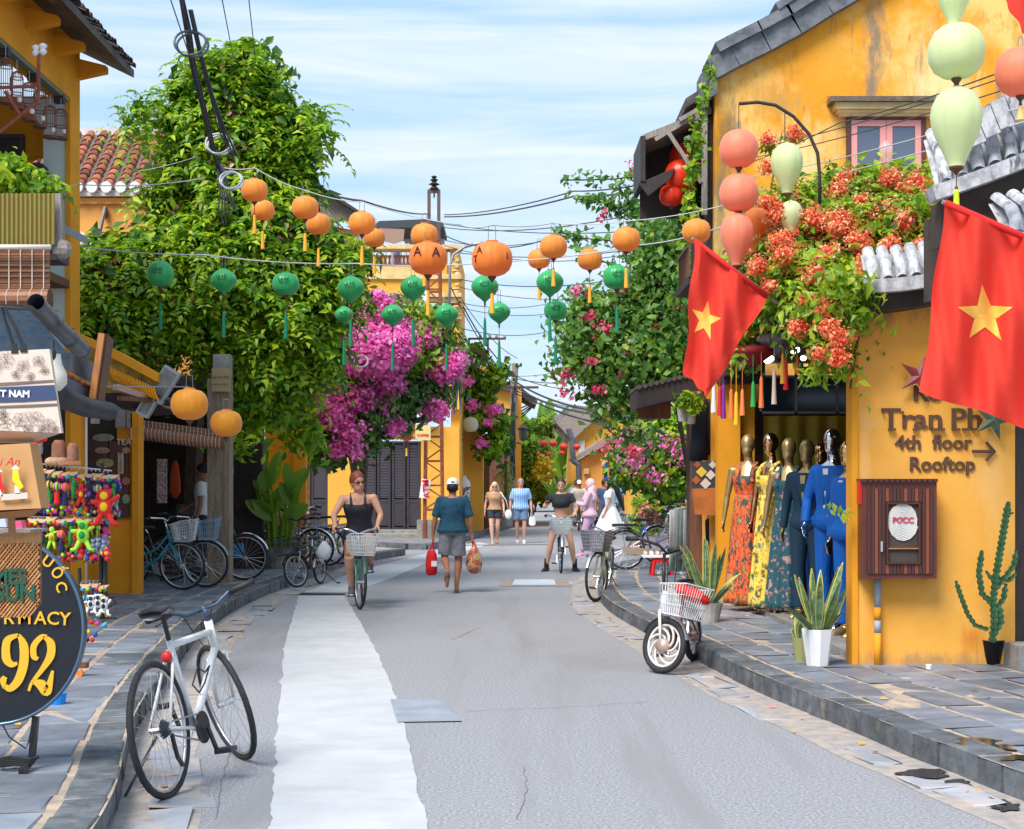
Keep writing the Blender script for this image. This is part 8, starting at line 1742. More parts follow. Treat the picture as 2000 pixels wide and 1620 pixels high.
# ================================================================ MANNEQUINS
floral_o=pmat('orange_floral_print',[(.04,.07,.06),(.07,.10,.07),(.72,.07,.015),(.85,.16,.03),(.45,.03,.02),(.12,.15,.07),(.5,.25,.08)],8.5,st=(1.3,1.3,.75))
floral_y=pmat('yellow_floral_print',[(.06,.12,.10),(.35,.25,.04),(.88,.55,.04),(.9,.62,.08),(.92,.7,.2),(.86,.5,.04),(.10,.25,.15)],8)
floral_t=pmat('teal_floral_print',[(.015,.10,.13),(.02,.13,.16),(.01,.08,.11),(.02,.12,.15),(.22,.10,.13),(.5,.35,.3)],15)
def mann(label,px,py,Y,face_deg,skin,kind,cl,h=1.0,z0=.2,arms=None,col=None,extra=None):
    g=at(px,py,Y); MM=Matrix.Translation((g.x,Y,z0))@Matrix.Rotation(math.radians(face_deg),4,'Z')
    J=scaled(mk(STAND,neck=(0,0,1.47),head=(.02,0,1.66),**(arms or {})),h)
    if kind=='dress': p,I=person('mannequin',label,MM,J,skin,top={'m':cl,'straps':True,'sr':.03,'sw':.085},bottom=None,face=False,voxel=.011,fem=True,bust=.02,sleeve=0,topt=(.25,.78),cat='mannequin')
    else: p,I=person('mannequin',label,MM,J,skin,top={'m':cl,'flare':.02},bottom={'m':cl},face=False,voxel=.011,sleeve=1.93,topt=(-.14,.965),legs=1.96,wide=1.08 if kind=='suit' else 1.0,cat='mannequin',shoes=('shoe',M_['silverc'] if skin==M_['silverc'] else M_['gold'],.0,M_['black']),fem=(kind=='ladysuit'))
    if kind=='dress':
        q=MB(); rings=[]; N=16
        for i in range(N+1):
            u=i/N; z=lerp(1.18,.03,u)*h; rx=lerp(.125,.225,u**.75)+.01; ry=lerp(.10,.19,u**.8)+.01; rings.append((V((0,0,z)),V((0,1,0)),V((1,0,0)),rx*h,ry*h))
        ring_loft(q,rings,64,fn=lambda t_,a:1+(.05+.08*t_)*t_**.4*math.sin(a*11+math.sin(a*3))); q.build('skirt',cl,p,local=True,smooth=True)
    else:
        fw=V((1,0,0)); q=MB()
        for sg in (-1,1):
            q.add([(.10*h,.015*sg,1.08*h),(.135*h,.02*sg,1.12*h),(.125*h,.085*sg,1.34*h),(.06*h,.075*sg,1.46*h),(.085*h,.03*sg,1.36*h)],[(0,1,2,3,4)])
        q.build('lapel',cl,p,local=True)
        q=MB(); q.add([(.128*h,-.03,1.42*h),(.128*h,.03,1.42*h),(.137*h,.0,1.16*h)],[(0,1,2)]); q.build('shirt_front',whitec if kind=='suit' else M_['gold'],p,local=True)
        q=MB()
        for z in (1.1,1.0): q.ell((.128*h,.02,z*h),.008,.012,.012,8,6)
        q.build('button',M_['goldc'],p,local=True)
    q=MB(); q.lathe([(.16,0),(.16,.012),(.02,.02)],20,(0,0,0)); q.build('base',M_['goldc'] if kind=='dress' else M_['silverc'],p,local=True)
    return p
ARM=dict(elR=(-.02,-.24,1.13),wrR=(.0,-.27,.88),elL=(-.02,.24,1.13),wrL=(.0,.27,.88))
mann('gold mannequin in a long orange floral dress, leftmost in the shop opening',1462,1190,16.6,-118,M_['gold'],'dress',floral_o,1.08,arms=ARM)
mann('polished gold mannequin with turned head in a yellow floral dress, second from the left',1508,1190,16.1,-140,M_['goldc'],'dress',floral_y,1.08,arms=ARM)
mann('matt gold mannequin in a dark teal floral dress in the shop opening',1542,1205,15.75,-120,M_['gold'],'dress',floral_t,1.04,arms=ARM)
mann('matt gold mannequin in a navy trouser suit between the teal dress and blue suits',1578,1220,15.1,-125,M_['gold'],'ladysuit',mat('navy_suit',(.012,.045,.085),.7),1.02,arms=ARM)
mann('silver headed mannequin in a bright blue suit, largest and rightmost in the shop opening',1628,1240,14.0,-135,M_['silverc'],'suit',mat('royal_blue_suit',(.004,.13,.55),.7,noise=(4,.3),bump=(6,.7,.03),nscale=(1,1,.5)),1.06,arms=dict(elR=(.0,-.27,1.14),wrR=(.12,-.22,.92),elL=(.0,.27,1.14),wrL=(.12,.24,.92)))
mann('copper mannequin in a blue suit half hidden behind the silver headed one',1606,1235,15.3,-125,M_['goldc'],'suit',mat('mid_blue_suit',(.006,.10,.42),.7),1.0,arms=ARM)
mann('copper mannequin in a blue suit standing behind the corner of the lettered wall',1662,1240,13.3,-150,M_['goldc'],'suit',mat('blue_suit_two',(.004,.12,.5),.7),.98,arms=ARM)
# torso mannequin on the left row
t=thing('dress_form','white dress form wearing a blue, white and brown patterned top by the corner house','mannequin',at(907,1010,45)); q=MB()
c=at(907,1040,45); ring_loft(q,[(c+V((0,0,z)),V((1,0,0)),V((0,1,0)),a,b) for z,a,b in ((.75,.13,.1),(.95,.17,.12),(1.15,.14,.1),(1.4,.19,.12),(1.55,.17,.1),(1.62,.07,.06),(1.72,.05,.05))],16); q.build('torso',whitec,t,smooth=True)
q=MB(); ring_loft(q,[(c+V((0,0,z)),V((1,0,0)),V((0,1,0)),a,b) for z,a,b in ((.55,.2,.14),(.75,.17,.13),(.95,.19,.14),(1.15,.16,.12),(1.38,.20,.13))],16); q.build('top',pmat('bold_print',[(.03,.06,.14),(.7,.72,.75),(.04,.07,.15),(.35,.18,.07),(.75,.76,.78)],3.2),t,smooth=True)
# ================================================================ SMALL THINGS
# --- round pharmacy sign
PS=thing('pharmacy_sign','round black pharmacy sign with yellow letters and a big 92 on a steel stand','sign',at(60,1480,7.35))
YS=7.3; c=at(-12,1229,YS); s=F/YS; rx,ry=175/s,186/s
q=MB(); q.prism([(c.x+rx*math.cos(2*math.pi*i/64),YS,c.z+ry*math.sin(2*math.pi*i/64)) for i in range(64)],(0,.07,0)); q.build('disc',mat('sign_black',(.012,.016,.024),.35),PS)
q=MB(); q.tube([(c.x+rx*math.cos(2*math.pi*i/64),YS-.004,c.z+ry*math.sin(2*math.pi*i/64)) for i in range(64)],.009,6,closed=True); q.build('rim',mat('blue_steel_rim',(.12,.2,.3),.25,metal=.7),PS,smooth=True)
ym=mat('sign_yellow',(.80,.45,.03),.45)
for ch,x,y,an in (('T',38,1074,4),('H',62,1080,16),('U',93,1098,36),('Ố',111,1120,52),('C',119,1147,72)):
    text('letters',ch,.075,ym,at(x,y,YS-.01),PS,roll=-math.radians(an),ext=.003,offset=.001)
for px,ch in zip((-76,-45,-14,17,48,79,104,127),'PHARMACY'):
    p=at(px,1208+.0008*(px-30)**2*.3,YS-.01); text('letters',ch,.09,ym,p,PS,roll=-.06*(px-30)/100,ext=.003,offset=.001)
# heavy numerals built from swelling strokes
def stroke(pts,ws,nm='numeral'):
    q=MB(); P=[at(x,y,YS-.012) for x,y in pts]
    Q=[P[0]*2-P[1]]+P+[P[-1]*2-P[-2]]; Wd=[ws[0]]+list(ws)+[ws[-1]]; cs=[];wd=[]
    for i in range(1,len(Q)-2):
        for k in range(8):
            t=k/8; a,b,c_,d=Q[i-1],Q[i],Q[i+1],Q[i+2]; cs.append(0.5*((2*b)+(c_-a)*t+(2*a-5*b+4*c_-d)*t*t+(3*b-a-3*c_+d)*t**3)); wd.append(lerp(Wd[i],Wd[i+1],t))
    cs.append(P[-1]); wd.append(ws[-1]); vs=[]
    for i,p in enumerate(cs):
        d=(cs[min(i+1,len(cs)-1)]-cs[max(i-1,0)]).normalized(); n=V((-d.z,0,d.x)); w=wd[i]/s/2
        vs+=[p+n*w,p-n*w,p+n*w+V((0,.01,0)),p-n*w+V((0,.01,0))]
    fs=[]
    for i in range(len(cs)-1):
        a=i*4; fs+=[(a,a+1,a+5,a+4),(a,a+4,a+6,a+2),(a+1,a+3,a+7,a+5)]
    q.add(vs,fs); q.build(nm,ym,PS)
stroke([(36,1240),(14,1252),(12,1285),(22,1298),(34,1296)],[6,15,17,12,5])
stroke([(36,1240),(46,1262),(46,1296),(36,1328),(20,1345),(8,1340)],[6,17,18,17,13,8])
stroke([(8,1345),(6,1330),(10,1322)],[5,13,9])
stroke([(74,1288),(66,1282),(66,1262),(80,1245),(92,1244)],[6,12,12,10,6])
stroke([(86,1243),(99,1258),(98,1282),(82,1308),(62,1334),(56,1350)],[6,16,16,10,6,5])
stroke([(62,1330),(80,1338),(92,1350),(103,1310)],[6,20,18,5])
stroke([(-30,1290),(-12,1262),(-6,1250)],[8,16,10])
q=MB(); q.obox(at(70,1400,YS+.03),at(62,1486,YS+.03),.03,.03); q.build('post',M_['blackm'],PS)
q=MB(); q.obox(at(-20,1496,YS+.03),at(62,1486,YS+.03),.03,.03); q.obox(at(62,1484,YS+.03),at(42,1508,YS-.14),.03,.03); q.build('foot',M_['blackm'],PS)
q=MB(); random.seed(6)
for k in range(5): q.tube([at(-10,1484+k*3,YS-.02),at(20,1478+k*4,YS-.05),at(58,1484+k*3,YS-.06),at(76,1478,YS-.03)],.006,5)
q.tube([at(2,1410,YS),at(18,1440,YS),at(50,1462,YS),at(56,1450,YS),at(62,1420,YS)],.004,5); q.build('loose_cable',M_['black'],PS)
# --- hanging bags, on a rail above
def bagquad(q,P,d): q.prism([V(p) for p in P],d)
fm=mat('cream_canvas',(.62,.50,.42),.85,noise=(30,.08)); ink=mat('ink_line',(.14,.10,.09),.8)
TB=thing('floral_tote_bag','large cream tote bag printed with flowers and a navy VIET NAM band','bag',at(30,770,6.2)); Yb=6.2
A,Bq,C,D=at(-70,690,Yb),at(96,682,Yb),at(120,846,Yb-.12),at(-70,838,Yb-.12)
q=MB(); q.prism([D,C,Bq,A],(0,.03,0)); q.prism([at(-70,838,Yb-.12),at(120,846,Yb-.12),at(60,866,Yb-.02),at(-70,866,Yb-.02)],(0,.005,0)); q.build('canvas',fm,TB,fix=True)
def onbag(px,py): t=(py-684)/162; return at(px,py,Yb-.12*t-.006)
def strip(x0,y0,x1,y1,x2,y2,x3,y3,m,nm='print_band'): q=MB(); q.add([onbag(x0,y0),onbag(x1,y1),onbag(x2,y2),onbag(x3,y3)],[(0,1,2,3)]); q.build(nm,m,TB)
strip(-70,752,104,742,105,746,-70,756,ink); strip(-70,760,106,752,112,781,-70,789,mat('navy_band',(.03,.05,.12),.8)); strip(-70,796,113,788,114,792,-70,800,ink)
text('letters','VIỆT NAM',.039,whitec,onbag(17,770)+V((0,-.006,0)),TB,roll=-.02,ext=.001,offset=.0015)
random.seed(14)
def flower(cx,cy,r):
    q=MB()
    for k in range(6):
        a=k*math.pi/3+random.uniform(-.2,.2); pts=[]
        for j in range(9): b=j/8*math.pi*2; pts.append(onbag(cx+r*.55*math.cos(a)+r*.45*math.cos(b)*1.2,cy+r*.55*math.sin(a)+r*.42*math.sin(b)))
        q.tube(pts,.0008,3)
    for k in range(3): a=random.uniform(0,6.3); q.tube([onbag(cx+r*.3*math.cos(a),cy+r*.3*math.sin(a)),onbag(cx+r*1.3*math.cos(a+.3),cy+r*1.2*math.sin(a+.3)),onbag(cx+r*1.7*math.cos(a),cy+r*1.4*math.sin(a))],.0008,3)
    q.build('flower_print',ink,TB)
for cx,cy,r in ((12,705,15),(45,715,12),(75,705,11),(-10,720,10),(60,735,8),(30,732,8),(88,725,8),(10,825,13),(40,820,15),(70,818,15),(95,830,12),(55,838,10),(5,808,9),(108,838,7),(82,838,8)): flower(cx,cy,r)
q=MB()
for a,b,c_ in (((30,686),(14,640),(2,600)),((48,684),(30,640),(8,600))): q.tube([at(*a,Yb),at(*b,Yb),at(*c_,Yb)],.007,6)
for x,y in ((28,680),(46,678)): q.prism([at(x-7,y+10,Yb-.01),at(x+7,y+10,Yb-.01),at(x+3,y-8,Yb-.01),at(x-3,y-8,Yb-.01)],(0,.01,0))
q.tube([at(82,655,8),at(84,700,7.6)],.004,4); q.tube([at(105,665,8.2),at(104,690,8.2)],.006,5); q.ell(at(103,692,8.2),.02,.02,.035,8,6)
q.build('strap',M_['black'],TB)
KB=thing('kraft_gift_bag','tan paper bag printed with red script and figures in conical hats','bag',at(20,930,6.0)); km=mat('tan_paper',(.52,.27,.10),.7,noise=(5,.12)); Yk=6.0
q=MB(); q.prism([at(-60,1000,Yk),at(80,993,Yk),at(58,866,Yk+.05),at(-60,872,Yk+.05)],(0,.12,0)); q.build('paper_body',km,KB,fix=True)
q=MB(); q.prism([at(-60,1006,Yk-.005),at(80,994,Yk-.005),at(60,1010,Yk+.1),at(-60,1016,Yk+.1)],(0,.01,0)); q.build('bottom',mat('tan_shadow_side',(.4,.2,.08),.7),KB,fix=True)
text('letters','Hội An',.05,mat('red_script',(.6,.03,.03),.6),at(2,903,Yk-.01),KB,ext=.001,shear=.35)
def fig(px,py,body,h):
    q=MB(); p=lambda x,y: at(x,y,Yk-.012)
    q.add([p(px-9,py-28),p(px,py-37),p(px+9,py-28)],[(0,1,2)]); q.build('printed_hat',whitec,KB)
    q=MB(); q.add([p(px-5,py-27),p(px+5,py-27),p(px+8,py-8),p(px+16,py+6),p(px+8,py+12),p(px+2,py+2),p(px-6,py-6)],[(0,1,2,3,4,5,6)]); q.build('printed_dress',body,KB)
    q=MB(); q.add([p(px-1,py+2),p(px+5,py+8),p(px+10,py+20),p(px-2,py+20)],[(0,1,2,3)]); q.build('printed_trousers',whitec,KB)
fig(30,945,mat('print_yellow',(.9,.7,.02),.7),1); fig(-4,950,mat('print_red',(.7,.02,.02),.7),1); 
q=MB(); q.add([at(2,966,Yk-.012),at(54,962,Yk-.012),at(54,974,Yk-.012),at(2,978,Yk-.012)],[(0,1,2,3)]); q.build('printed_ground',mat('print_grey',(.65,.58,.5),.7),KB)
WB=thing('woven_net_bag','brown woven mesh bag with dark green stitched words hanging over the pharmacy sign','bag',at(30,1130,6.1)); wm=mat('woven_tan',(.42,.19,.07),.8,island=(.55,.28,.12))
Yw=6.1
q=MB(); q.prism([at(-60,1072,Yw),at(78,1040,Yw),at(79,1062,Yw),at(-60,1062,Yw)][0:0] or [at(-60,1064,Yw),at(79,1060,Yw),at(78,1040,Yw),at(-60,1044,Yw)],(0,.02,0)); q.build('hem',mat('woven_hem',(.45,.22,.09),.8,noise=(40,.3)),WB,fix=True)
q=MB(); q.prism([at(-60,1212,Yw+.015),at(58,1204,Yw+.015),at(78,1180,Yw+.015),at(79,1062,Yw+.015),at(-60,1062,Yw+.015)],(0,.02,0)); q.build('lining',mat('woven_dark',(.26,.11,.045),.9),WB,fix=True)
net=MB(); 
def inside(px,py): return px<79-max(0,(py-1175))*.55 and 1060<py<1210
for k in range(-40,60):
    for sg in (1,-1):
        seg=[]
        for y in range(1062,1212,6):
            x=k*7.5+sg*(y-1136)*.8
            if -12<x and inside(x,y): seg.append(at(x,y,Yw+.003+.004*((y//6+k)%2)*sg))
            else:
                if len(seg)>1: net.tube(seg,.0042,3,caps=False)
                seg=[]
        if len(seg)>1: net.tube(seg,.0042,3,caps=False)
net.build('mesh_weave',wm,WB,kind='stuff')
gm_=mat('dark_green_stitch',(.015,.09,.06),.8); text('letters','TIMES',.088,gm_,at(3,1128,Yw-.008),WB,ext=.002,offset=.003,sx=.9); text('letters','SUN',.09,gm_,at(30,1160,Yw-.008),WB,ext=.002,offset=.003,sx=.95)
q=MB(); q.obox(at(22,1010,6.2),at(24,1044,6.15),.03,.006); q.build('strap',wm,WB)
# rail holding the bags
q=MB(); q.tube([at(-60,598,6.4),at(60,602,6.4),at(112,650,8.0)],.012,8); tag(q.build('bag_rail',M_['black']),'black rail from which the tote bags hang at the left edge','rail')
for i,(px,py,w,h,col,l) in enumerate(((35,1025,18,14,(.85,.1,.25),'small pink box on the stall shelf between the two left bags'),(5,1022,16,16,(.55,.62,.72),'pale blue box on the stall shelf at the left edge'))):
    p=at(px,py,6.6); s6=F/6.6; q=MB(); q.prism([(p.x-w/s6/2,6.6,p.z-h/s6/2),(p.x+w/s6/2,6.6,p.z-h/s6/2),(p.x+w/s6/2*.6,6.6,p.z+h/s6/2),(p.x-w/s6/2*.9,6.6,p.z+h/s6/2)],(0,.06,0)); tag(q.build('trinket_box',mat('box_col',col,.5)),l,'box')
q=MB(); q.box(at(-40,0,6.6).x,at(66,0,6.6).x,6.55,6.8,at(0,1040,6.6).z,at(0,1034,6.6).z); tag(q.build('stall_shelf',M_['old_wood']),'narrow pale shelf of the souvenir stall between the hanging bags','shelf')
# --- souvenir rack with felt keychains
RK_=thing('souvenir_rack','black metal souvenir rack standing on the pavement full of colourful keychains','rack',at(190,1200,11.5)); Yr=11.5
for a,b in (((200,905,Yr),(196,1208,Yr)),((70,890,Yr),(70,1290,Yr+.3)),((155,1110,Yr),(160,1235,Yr))): q=MB(); q.tube([at(*a),at(*b)],.014,6); q.build('upright',M_['black'],RK_)
for y0,y1,x0,x1 in ((905,920,66,218),(1010,1012,58,215),(1135,1134,158,204)):
    q=MB(); q.tube([at(x0,y0,Yr),at(x1,y1,Yr)],.006,5)
    for k in range(int((x1-x0)/8)): x=x0+k*8; y=lerp(y0,y1,(x-x0)/(x1-x0)); q.tube([at(x,y,Yr),at(x,y+5,Yr-.03),at(x+2,y+3,Yr-.05)],.003,4)
    q.build('hook_bar',M_['alu'],RK_)
q=MB(); q.tube([at(204,1170,Yr),at(222,1168,Yr),at(226,1180,Yr),at(216,1184,Yr),at(204,1190,Yr)],.006,5); q.tube([at(196,1208,Yr),at(228,1208,Yr)],.006,5); q.build('scroll_foot',M_['black'],RK_)
PC=[(.75,.03,.03),(.85,.55,.02),(.02,.3,.06),(.02,.08,.4),(.75,.05,.25),(.05,.4,.55),(.4,.75,.05),(.85,.22,.03),(.02,.03,.1),(.35,.05,.35)]
PN=['red','yellow','green','blue','pink','turquoise','lime','orange','black','purple']
PMt=[mat('felt_'+PN[i],PC[i],.9) for i in range(10)]; hatm=mat('tan_straw',(.68,.42,.24),.7,noise=(20,.2)); thr=mat('bead_thread',(.1,.05,.05),.7)
def keychain(px,py,kind,i,Y=Yr,lab=None):
    t=thing('keychain',lab,'keychain',at(px,py,Y),group='felt keychains on the souvenir rack'); s_=F/Y; c=at(px,py,Y-.04)
    q=MB(); r=.048
    vs=[c]; 
    for k in range(16): a=2*math.pi*k/16; vs.append(c+V((r*math.cos(a),r*math.sin(a)*.8,-.03+.035*abs(math.cos(a))**2)))
    q.add(vs,[(0,k+1,(k+1)%16+1) for k in range(16)]); q.build('conical_hat',hatm,t)
    q=MB(); z=-.02
    for sx in (-.018,.018): q.tube([c+V((sx,0,-.01)),c+V((sx,0,-.09))],.0025,4)
    q.build('thread',thr,t)
    for sx,k in ((-.02,i),(.02,i+1)): q=MB(); q.ell(c+V((sx,-.02,-.035)),.018,.018,.018,10,8); q.build('pompom',PMt[k%10],t,smooth=True)
    b=c+V((0,-.01,-.115))
    if kind=='ball':
        q=MB(); q.ell(b,.034,.034,.034,12,8); q.build('striped_ball',stripes('ball_stripes',PC[i%10],PC[(i+3)%10],12,0),t,smooth=True)
        q=MB(); q.lathe([(.008,-.035),(.018,-.05),(.025,-.13),(.02,-.14)],8,b); q.build('tassel',mat('thread_tassel',(.6,.4,.22),.8) if i%2 else PMt[(i+4)%10],t)
    elif kind=='doll':
        q=MB(); q.ell(b+V((0,0,.02)),.022,.02,.024,10,8); q.ell(b+V((0,0,-.04)),.026,.022,.042,10,8)
        for sg in (-1,1): q.tube([b+V((0,0,-.01)),b+V((.045*sg,-.01,-.015+.02*sg))],[.011,.009],6); q.tube([b+V((.012*sg,0,-.07)),b+V((.03*sg,-.01,-.13))],[.013,.011],6)
        q.build('felt_body',PMt[i%10],t,smooth=True)
        q=MB(); q.ell(b+V((0,-.02,-.04)),.016,.01,.02,8,6); q.build('felt_belly',PMt[(i+1)%10],t,smooth=True)
    else:
        q=MB(); q.ell(b+V((0,0,-.03)),.016,.014,.06,10,8); q.ell(b+V((0.008,-.005,.035)),.018,.015,.02,8,6); q.build('felt_fish',PMt[i%10],t,smooth=True)
    for k in range(3): q=MB(); q.ell(b+V((random.uniform(-.025,.025),-.02,-.16-.02*k)),.014,.014,.014,8,6); q.build('pompom',PMt[(i+k*3+2)%10],t,smooth=True)
    return t
random.seed(21); kk=0
rows_=((918,[80,96,112,128,144,160,176,192,208,222],'top row'),(1012,[66,84,102,120,138,156,174,192,206],'middle row'),(1142,[168,186,202],'lowest row'))
ordn=['first','second','third','fourth','fifth','sixth','seventh','eighth','ninth','tenth']
for y,xs_,rn in rows_:
    for j,x in enumerate(xs_):
        kind=('doll','ball','fish')[(j+len(rn))%3] if rn!='top row' else ('doll','ball','ball','ball','fish','doll','doll','ball','doll','fish')[j]; i=(j*3+kk*5)%10
        kd={'doll':'little felt doll','ball':'striped ball','fish':'slim felt animal'}[kind]
        keychain(x,y+random.uniform(-2,3)+(0 if y>1000 else (x-80)*.08),kind,i,lab='%s keychain, %s from the left in the %s of the souvenir rack'%(kd,ordn[j],rn)); kk+=1
# big red felt toy and green toy in the middle
def toy(name,label,px,py,cb,cf,s_=1.0,Y=Yr-.12):
    t=thing(name,label,'toy',at(px,py,Y)); b=at(px,py,Y); q=MB(); q.ell(b+V((0,0,.085*s_)),.045*s_,.04*s_,.042*s_,12,8); q.ell(b,.055*s_,.045*s_,.07*s_,12,8)
    for sg in (-1,1): q.ell(b+V((.04*sg*s_,0,.11*s_)),.018*s_,.01,.018*s_,8,6); q.tube([b+V((.03*sg,0,.03*s_)),b+V((.1*sg*s_,-.01,.055*s_+.02*sg))],[.02*s_,.016*s_],8); q.tube([b+V((.025*sg,0,-.05*s_)),b+V((.06*sg*s_,-.01,-.12*s_)),b+V((.10*sg*s_,-.01,-.13*s_))],[.022*s_,.018*s_,.018*s_],8)
    q.build('body',cb,t,smooth=True); q=MB(); q.ell(b+V((0,-.035*s_,.08*s_)),.03*s_,.015,.03*s_,10,6); q.ell(b+V((0,-.035*s_,0)),.03*s_,.02,.035*s_,10,6); q.build('pale_patches',cf,t,smooth=True)
    q=MB(); q.tube([b+V((0,0,.12*s_)),b+V((0,0,.22))],.003,4); q.build('string',thr,t); return t
toy('felt_toy','large red felt toy with yellow belly hanging at the right end of the rack',205,990,PMt[0],PMt[1],1.05)
toy('felt_toy','lime and dark green felt toy hanging in the middle row of the rack',162,1045,PMt[6],PMt[2],.9)
for i,(px,py) in enumerate(((182,1066),(192,1064),(203,1068))): toy('felt_toy',('left','middle','right')[i]+' one of three small grey-blue felt elephants below the middle row',px,py,mat('denim_felt',(.22,.27,.38),.9),mat('denim_felt2',(.3,.35,.45),.9),.42,Yr-.1)
for i,(px,py) in enumerate(((178,1180),(192,1178),(203,1184))): toy('felt_toy',('left','middle','right')[i]+' one of three white felt dolls with black marks in the lowest row',px,py,whitec,M_['black'],.55,Yr-.1)
for i in range(16):
    px,py=random.uniform(155,215),random.uniform(1070,1092); q=MB(); q.ell(at(px,py,Yr-.1),.02,.02,.02,8,6); q.build('loose_pompom',PMt[(0,0,1,3,4)[i%5]],RK_,smooth=True)
for px,py,k in ((178,1215,0),(190,1218,4),(203,1222,5),(172,1235,1),(186,1240,3),(180,1250,0),(170,1250,8)): q=MB(); q.ell(at(px,py,Yr-.1),.02,.02,.02,8,6); q.build('loose_pompom',PMt[k],RK_,smooth=True)
bd=[MB() for _ in range(10)]
for i in range(620):
    if i%2: px,py=random.uniform(78,234),random.uniform(930,1006)
    else: px,py=random.uniform(68,214),random.uniform(1026,1096)
    k=i%10; bd[k].ell(at(px,py,Yr+random.uniform(.0,.10)),random.uniform(.008,.02),.015,random.uniform(.01,.03),6,4)
for k in range(10): bd[k].build('bead_strings',PMt[k],RK_,smooth=True,kind='stuff')
# beads, hats above, bags behind
t=thing('straw_hat_stack','small tan hats and orange tassels piled on top of the souvenir rack','hats',at(120,900,Yr)); 
for x in (100,110,122): q=MB(); q.ell(at(x,902,Yr),.05,.05,.035,12,8); q.build('hat',hatm,t,smooth=True)
q=MB()
for k in range(14): q.tube([at(116+k*3,900,Yr-.05),at(117+k*3,908,Yr-.05)],.008,5)
q.build('orange_tassels',mat('orange_felt',(.75,.3,.15),.8),t)
for px,py,w,h,col,l in ((115,880,28,40,(.28,.11,.06),'brown fringed bag hanging behind the souvenir rack'),(142,885,22,38,(.32,.14,.09),'reddish brown bag hanging right behind the rack top'),(76,870,14,34,(.45,.5,.6),'pale plastic-wrapped item hanging right of the tan paper bag')):
    p=at(px,py,12.6); s_=F/12.6; q=MB(); ring_loft(q,[(p+V((0,0,z*h/s_)),V((1,0,0)),V((0,1,0)),a*w/s_,.04) for z,a in ((.5,.3),(.3,.5),(-.3,.55),(-.5,.45))],12); tag(q.build('hanging_bag',mat('bag_leather',col,.7,noise=(20,.3)),smooth=True),l,'bag')
for i,(px,py) in enumerate(((74,860),(84,856),(68,872))): q=MB(); q.ell(at(px,py,6.9),.022,.018,.016,10,8,mat=rot('Y',25)); tag(q.build('red_ornament',PMt[0],smooth=True),('left','right','lower')[i]+' one of the small shiny red ornaments below the floral tote','ornament')
q=MB(); c=G(112,1375,.15); q.lathe([(.05,0),(.06,.07)],14,c); tag(q.build('blue_tub',mat('blue_plastic',(.01,.25,.75),.4)),'small bright blue plastic tub on the pavement behind the pharmacy sign','tub')
t=thing('wheeled_toy','little brown wooden wheeled toy with an orange wheel near the sign edge','toy',at(156,1310,11)); q=MB(); c=G(156,1322,.15); q.box(c.x-.04,c.x+.05,c.y,c.y+.06,c.z+.06,c.z+.10); q.build('board',M_['brown_wood'],t); q=MB(); q.tube([c+V((0,-.01,.025)),c+V((0,.02,.025))],.024,12); q.build('wheel',PMt[7],t)
q=MB(); q.tube([at(204,1010,Yr),at(206,1208,Yr)],.02,6); q.build('upright',M_['black'],RK_)
# --- potted snake plants
SP_a=mat('snake_leaf',(.05,.12,.06),.45,noise=(9,.6),nscale=(1,1,3),col2=(.16,.27,.13)); SP_b=mat('snake_margin',(.50,.46,.10),.5)
def snake(name,label,px,py,potr,poth,n,H,seed,Y=None,potm=M_['white'],sides=8,z=.15):
    random.seed(seed); b=G(px,py,z); t=thing(name,label,'plant',b); q=MB(); q.lathe([(potr*.68,0),(potr,poth),(potr*.9,poth),(potr*.85,poth-.03)],sides,b); q.build('pot',potm,t)
    q=MB(); q.lathe([(potr*.88,poth-.025),(.001,poth-.02)],12,b,caps=False); q.build('soil',M_['interior_brown'],t)
    for i in range(n):
        a=random.uniform(0,6.28); r=random.uniform(0,potr*.55); h=H*random.uniform(.5,1.0); base=b+V((r*math.cos(a),r*math.sin(a),poth-.04)); sp=random.uniform(.05,.42)*(1 if i%4 else 1.9); tip=base+V((math.cos(a)*h*sp,math.sin(a)*h*sp,h*(1 if i%4 else .75)))
        sd_=V((math.cos(a+1.57+random.uniform(-.7,.7)),math.sin(a+1.57)*.5,0)).normalized()
        if abs(sd_.x)<.5: sd_=V((.9,.4,0)).normalized()
        q=MB(); w=random.uniform(.045,.062); blade(q,base,tip,w*1.25,h*.08 if i%4 else h*.3,8,side=sd_,fold=.12); o=q.build('leaf',SP_b,t); q=MB(); blade(q,base+V((0,-.003,0)),base+(tip-base)*.97+V((0,-.003,0)),w*.92,h*.08 if i%4 else h*.3,8,side=sd_,fold=.12); q.build('leaf_centre',SP_a,o)
    return t
snake('snake_plant','snake plant in a tall white faceted pot in front of the blue suits',1597,1300,.125,.285,22,.62,5)
snake('snake_plant','snake plant with trailing leaves in a round pale pot left of the orange dress',1385,1215,.145,.20,20,.85,9,potm=mat('stained_white_pot',(.55,.52,.47),.7,noise=(5,.3)),sides=16)
t=snake('trailing_plant','small plant with drooping yellow-edged leaves in a green pot beside the white faceted pot',1566,1292,.08,.19,9,.30,12,potm=mat('olive_pot',(.3,.3,.12),.6),sides=14)
q=MB(); c=at(1640,1262,13.2); q.tube([c+V((-.0,0,0)),c+V((.3,0,0))],.05,14); tag(q.build('fallen_pipe',M_['grey_metal'],smooth=True),'short grey pipe lying behind the white pot at the wall corner','pipe')
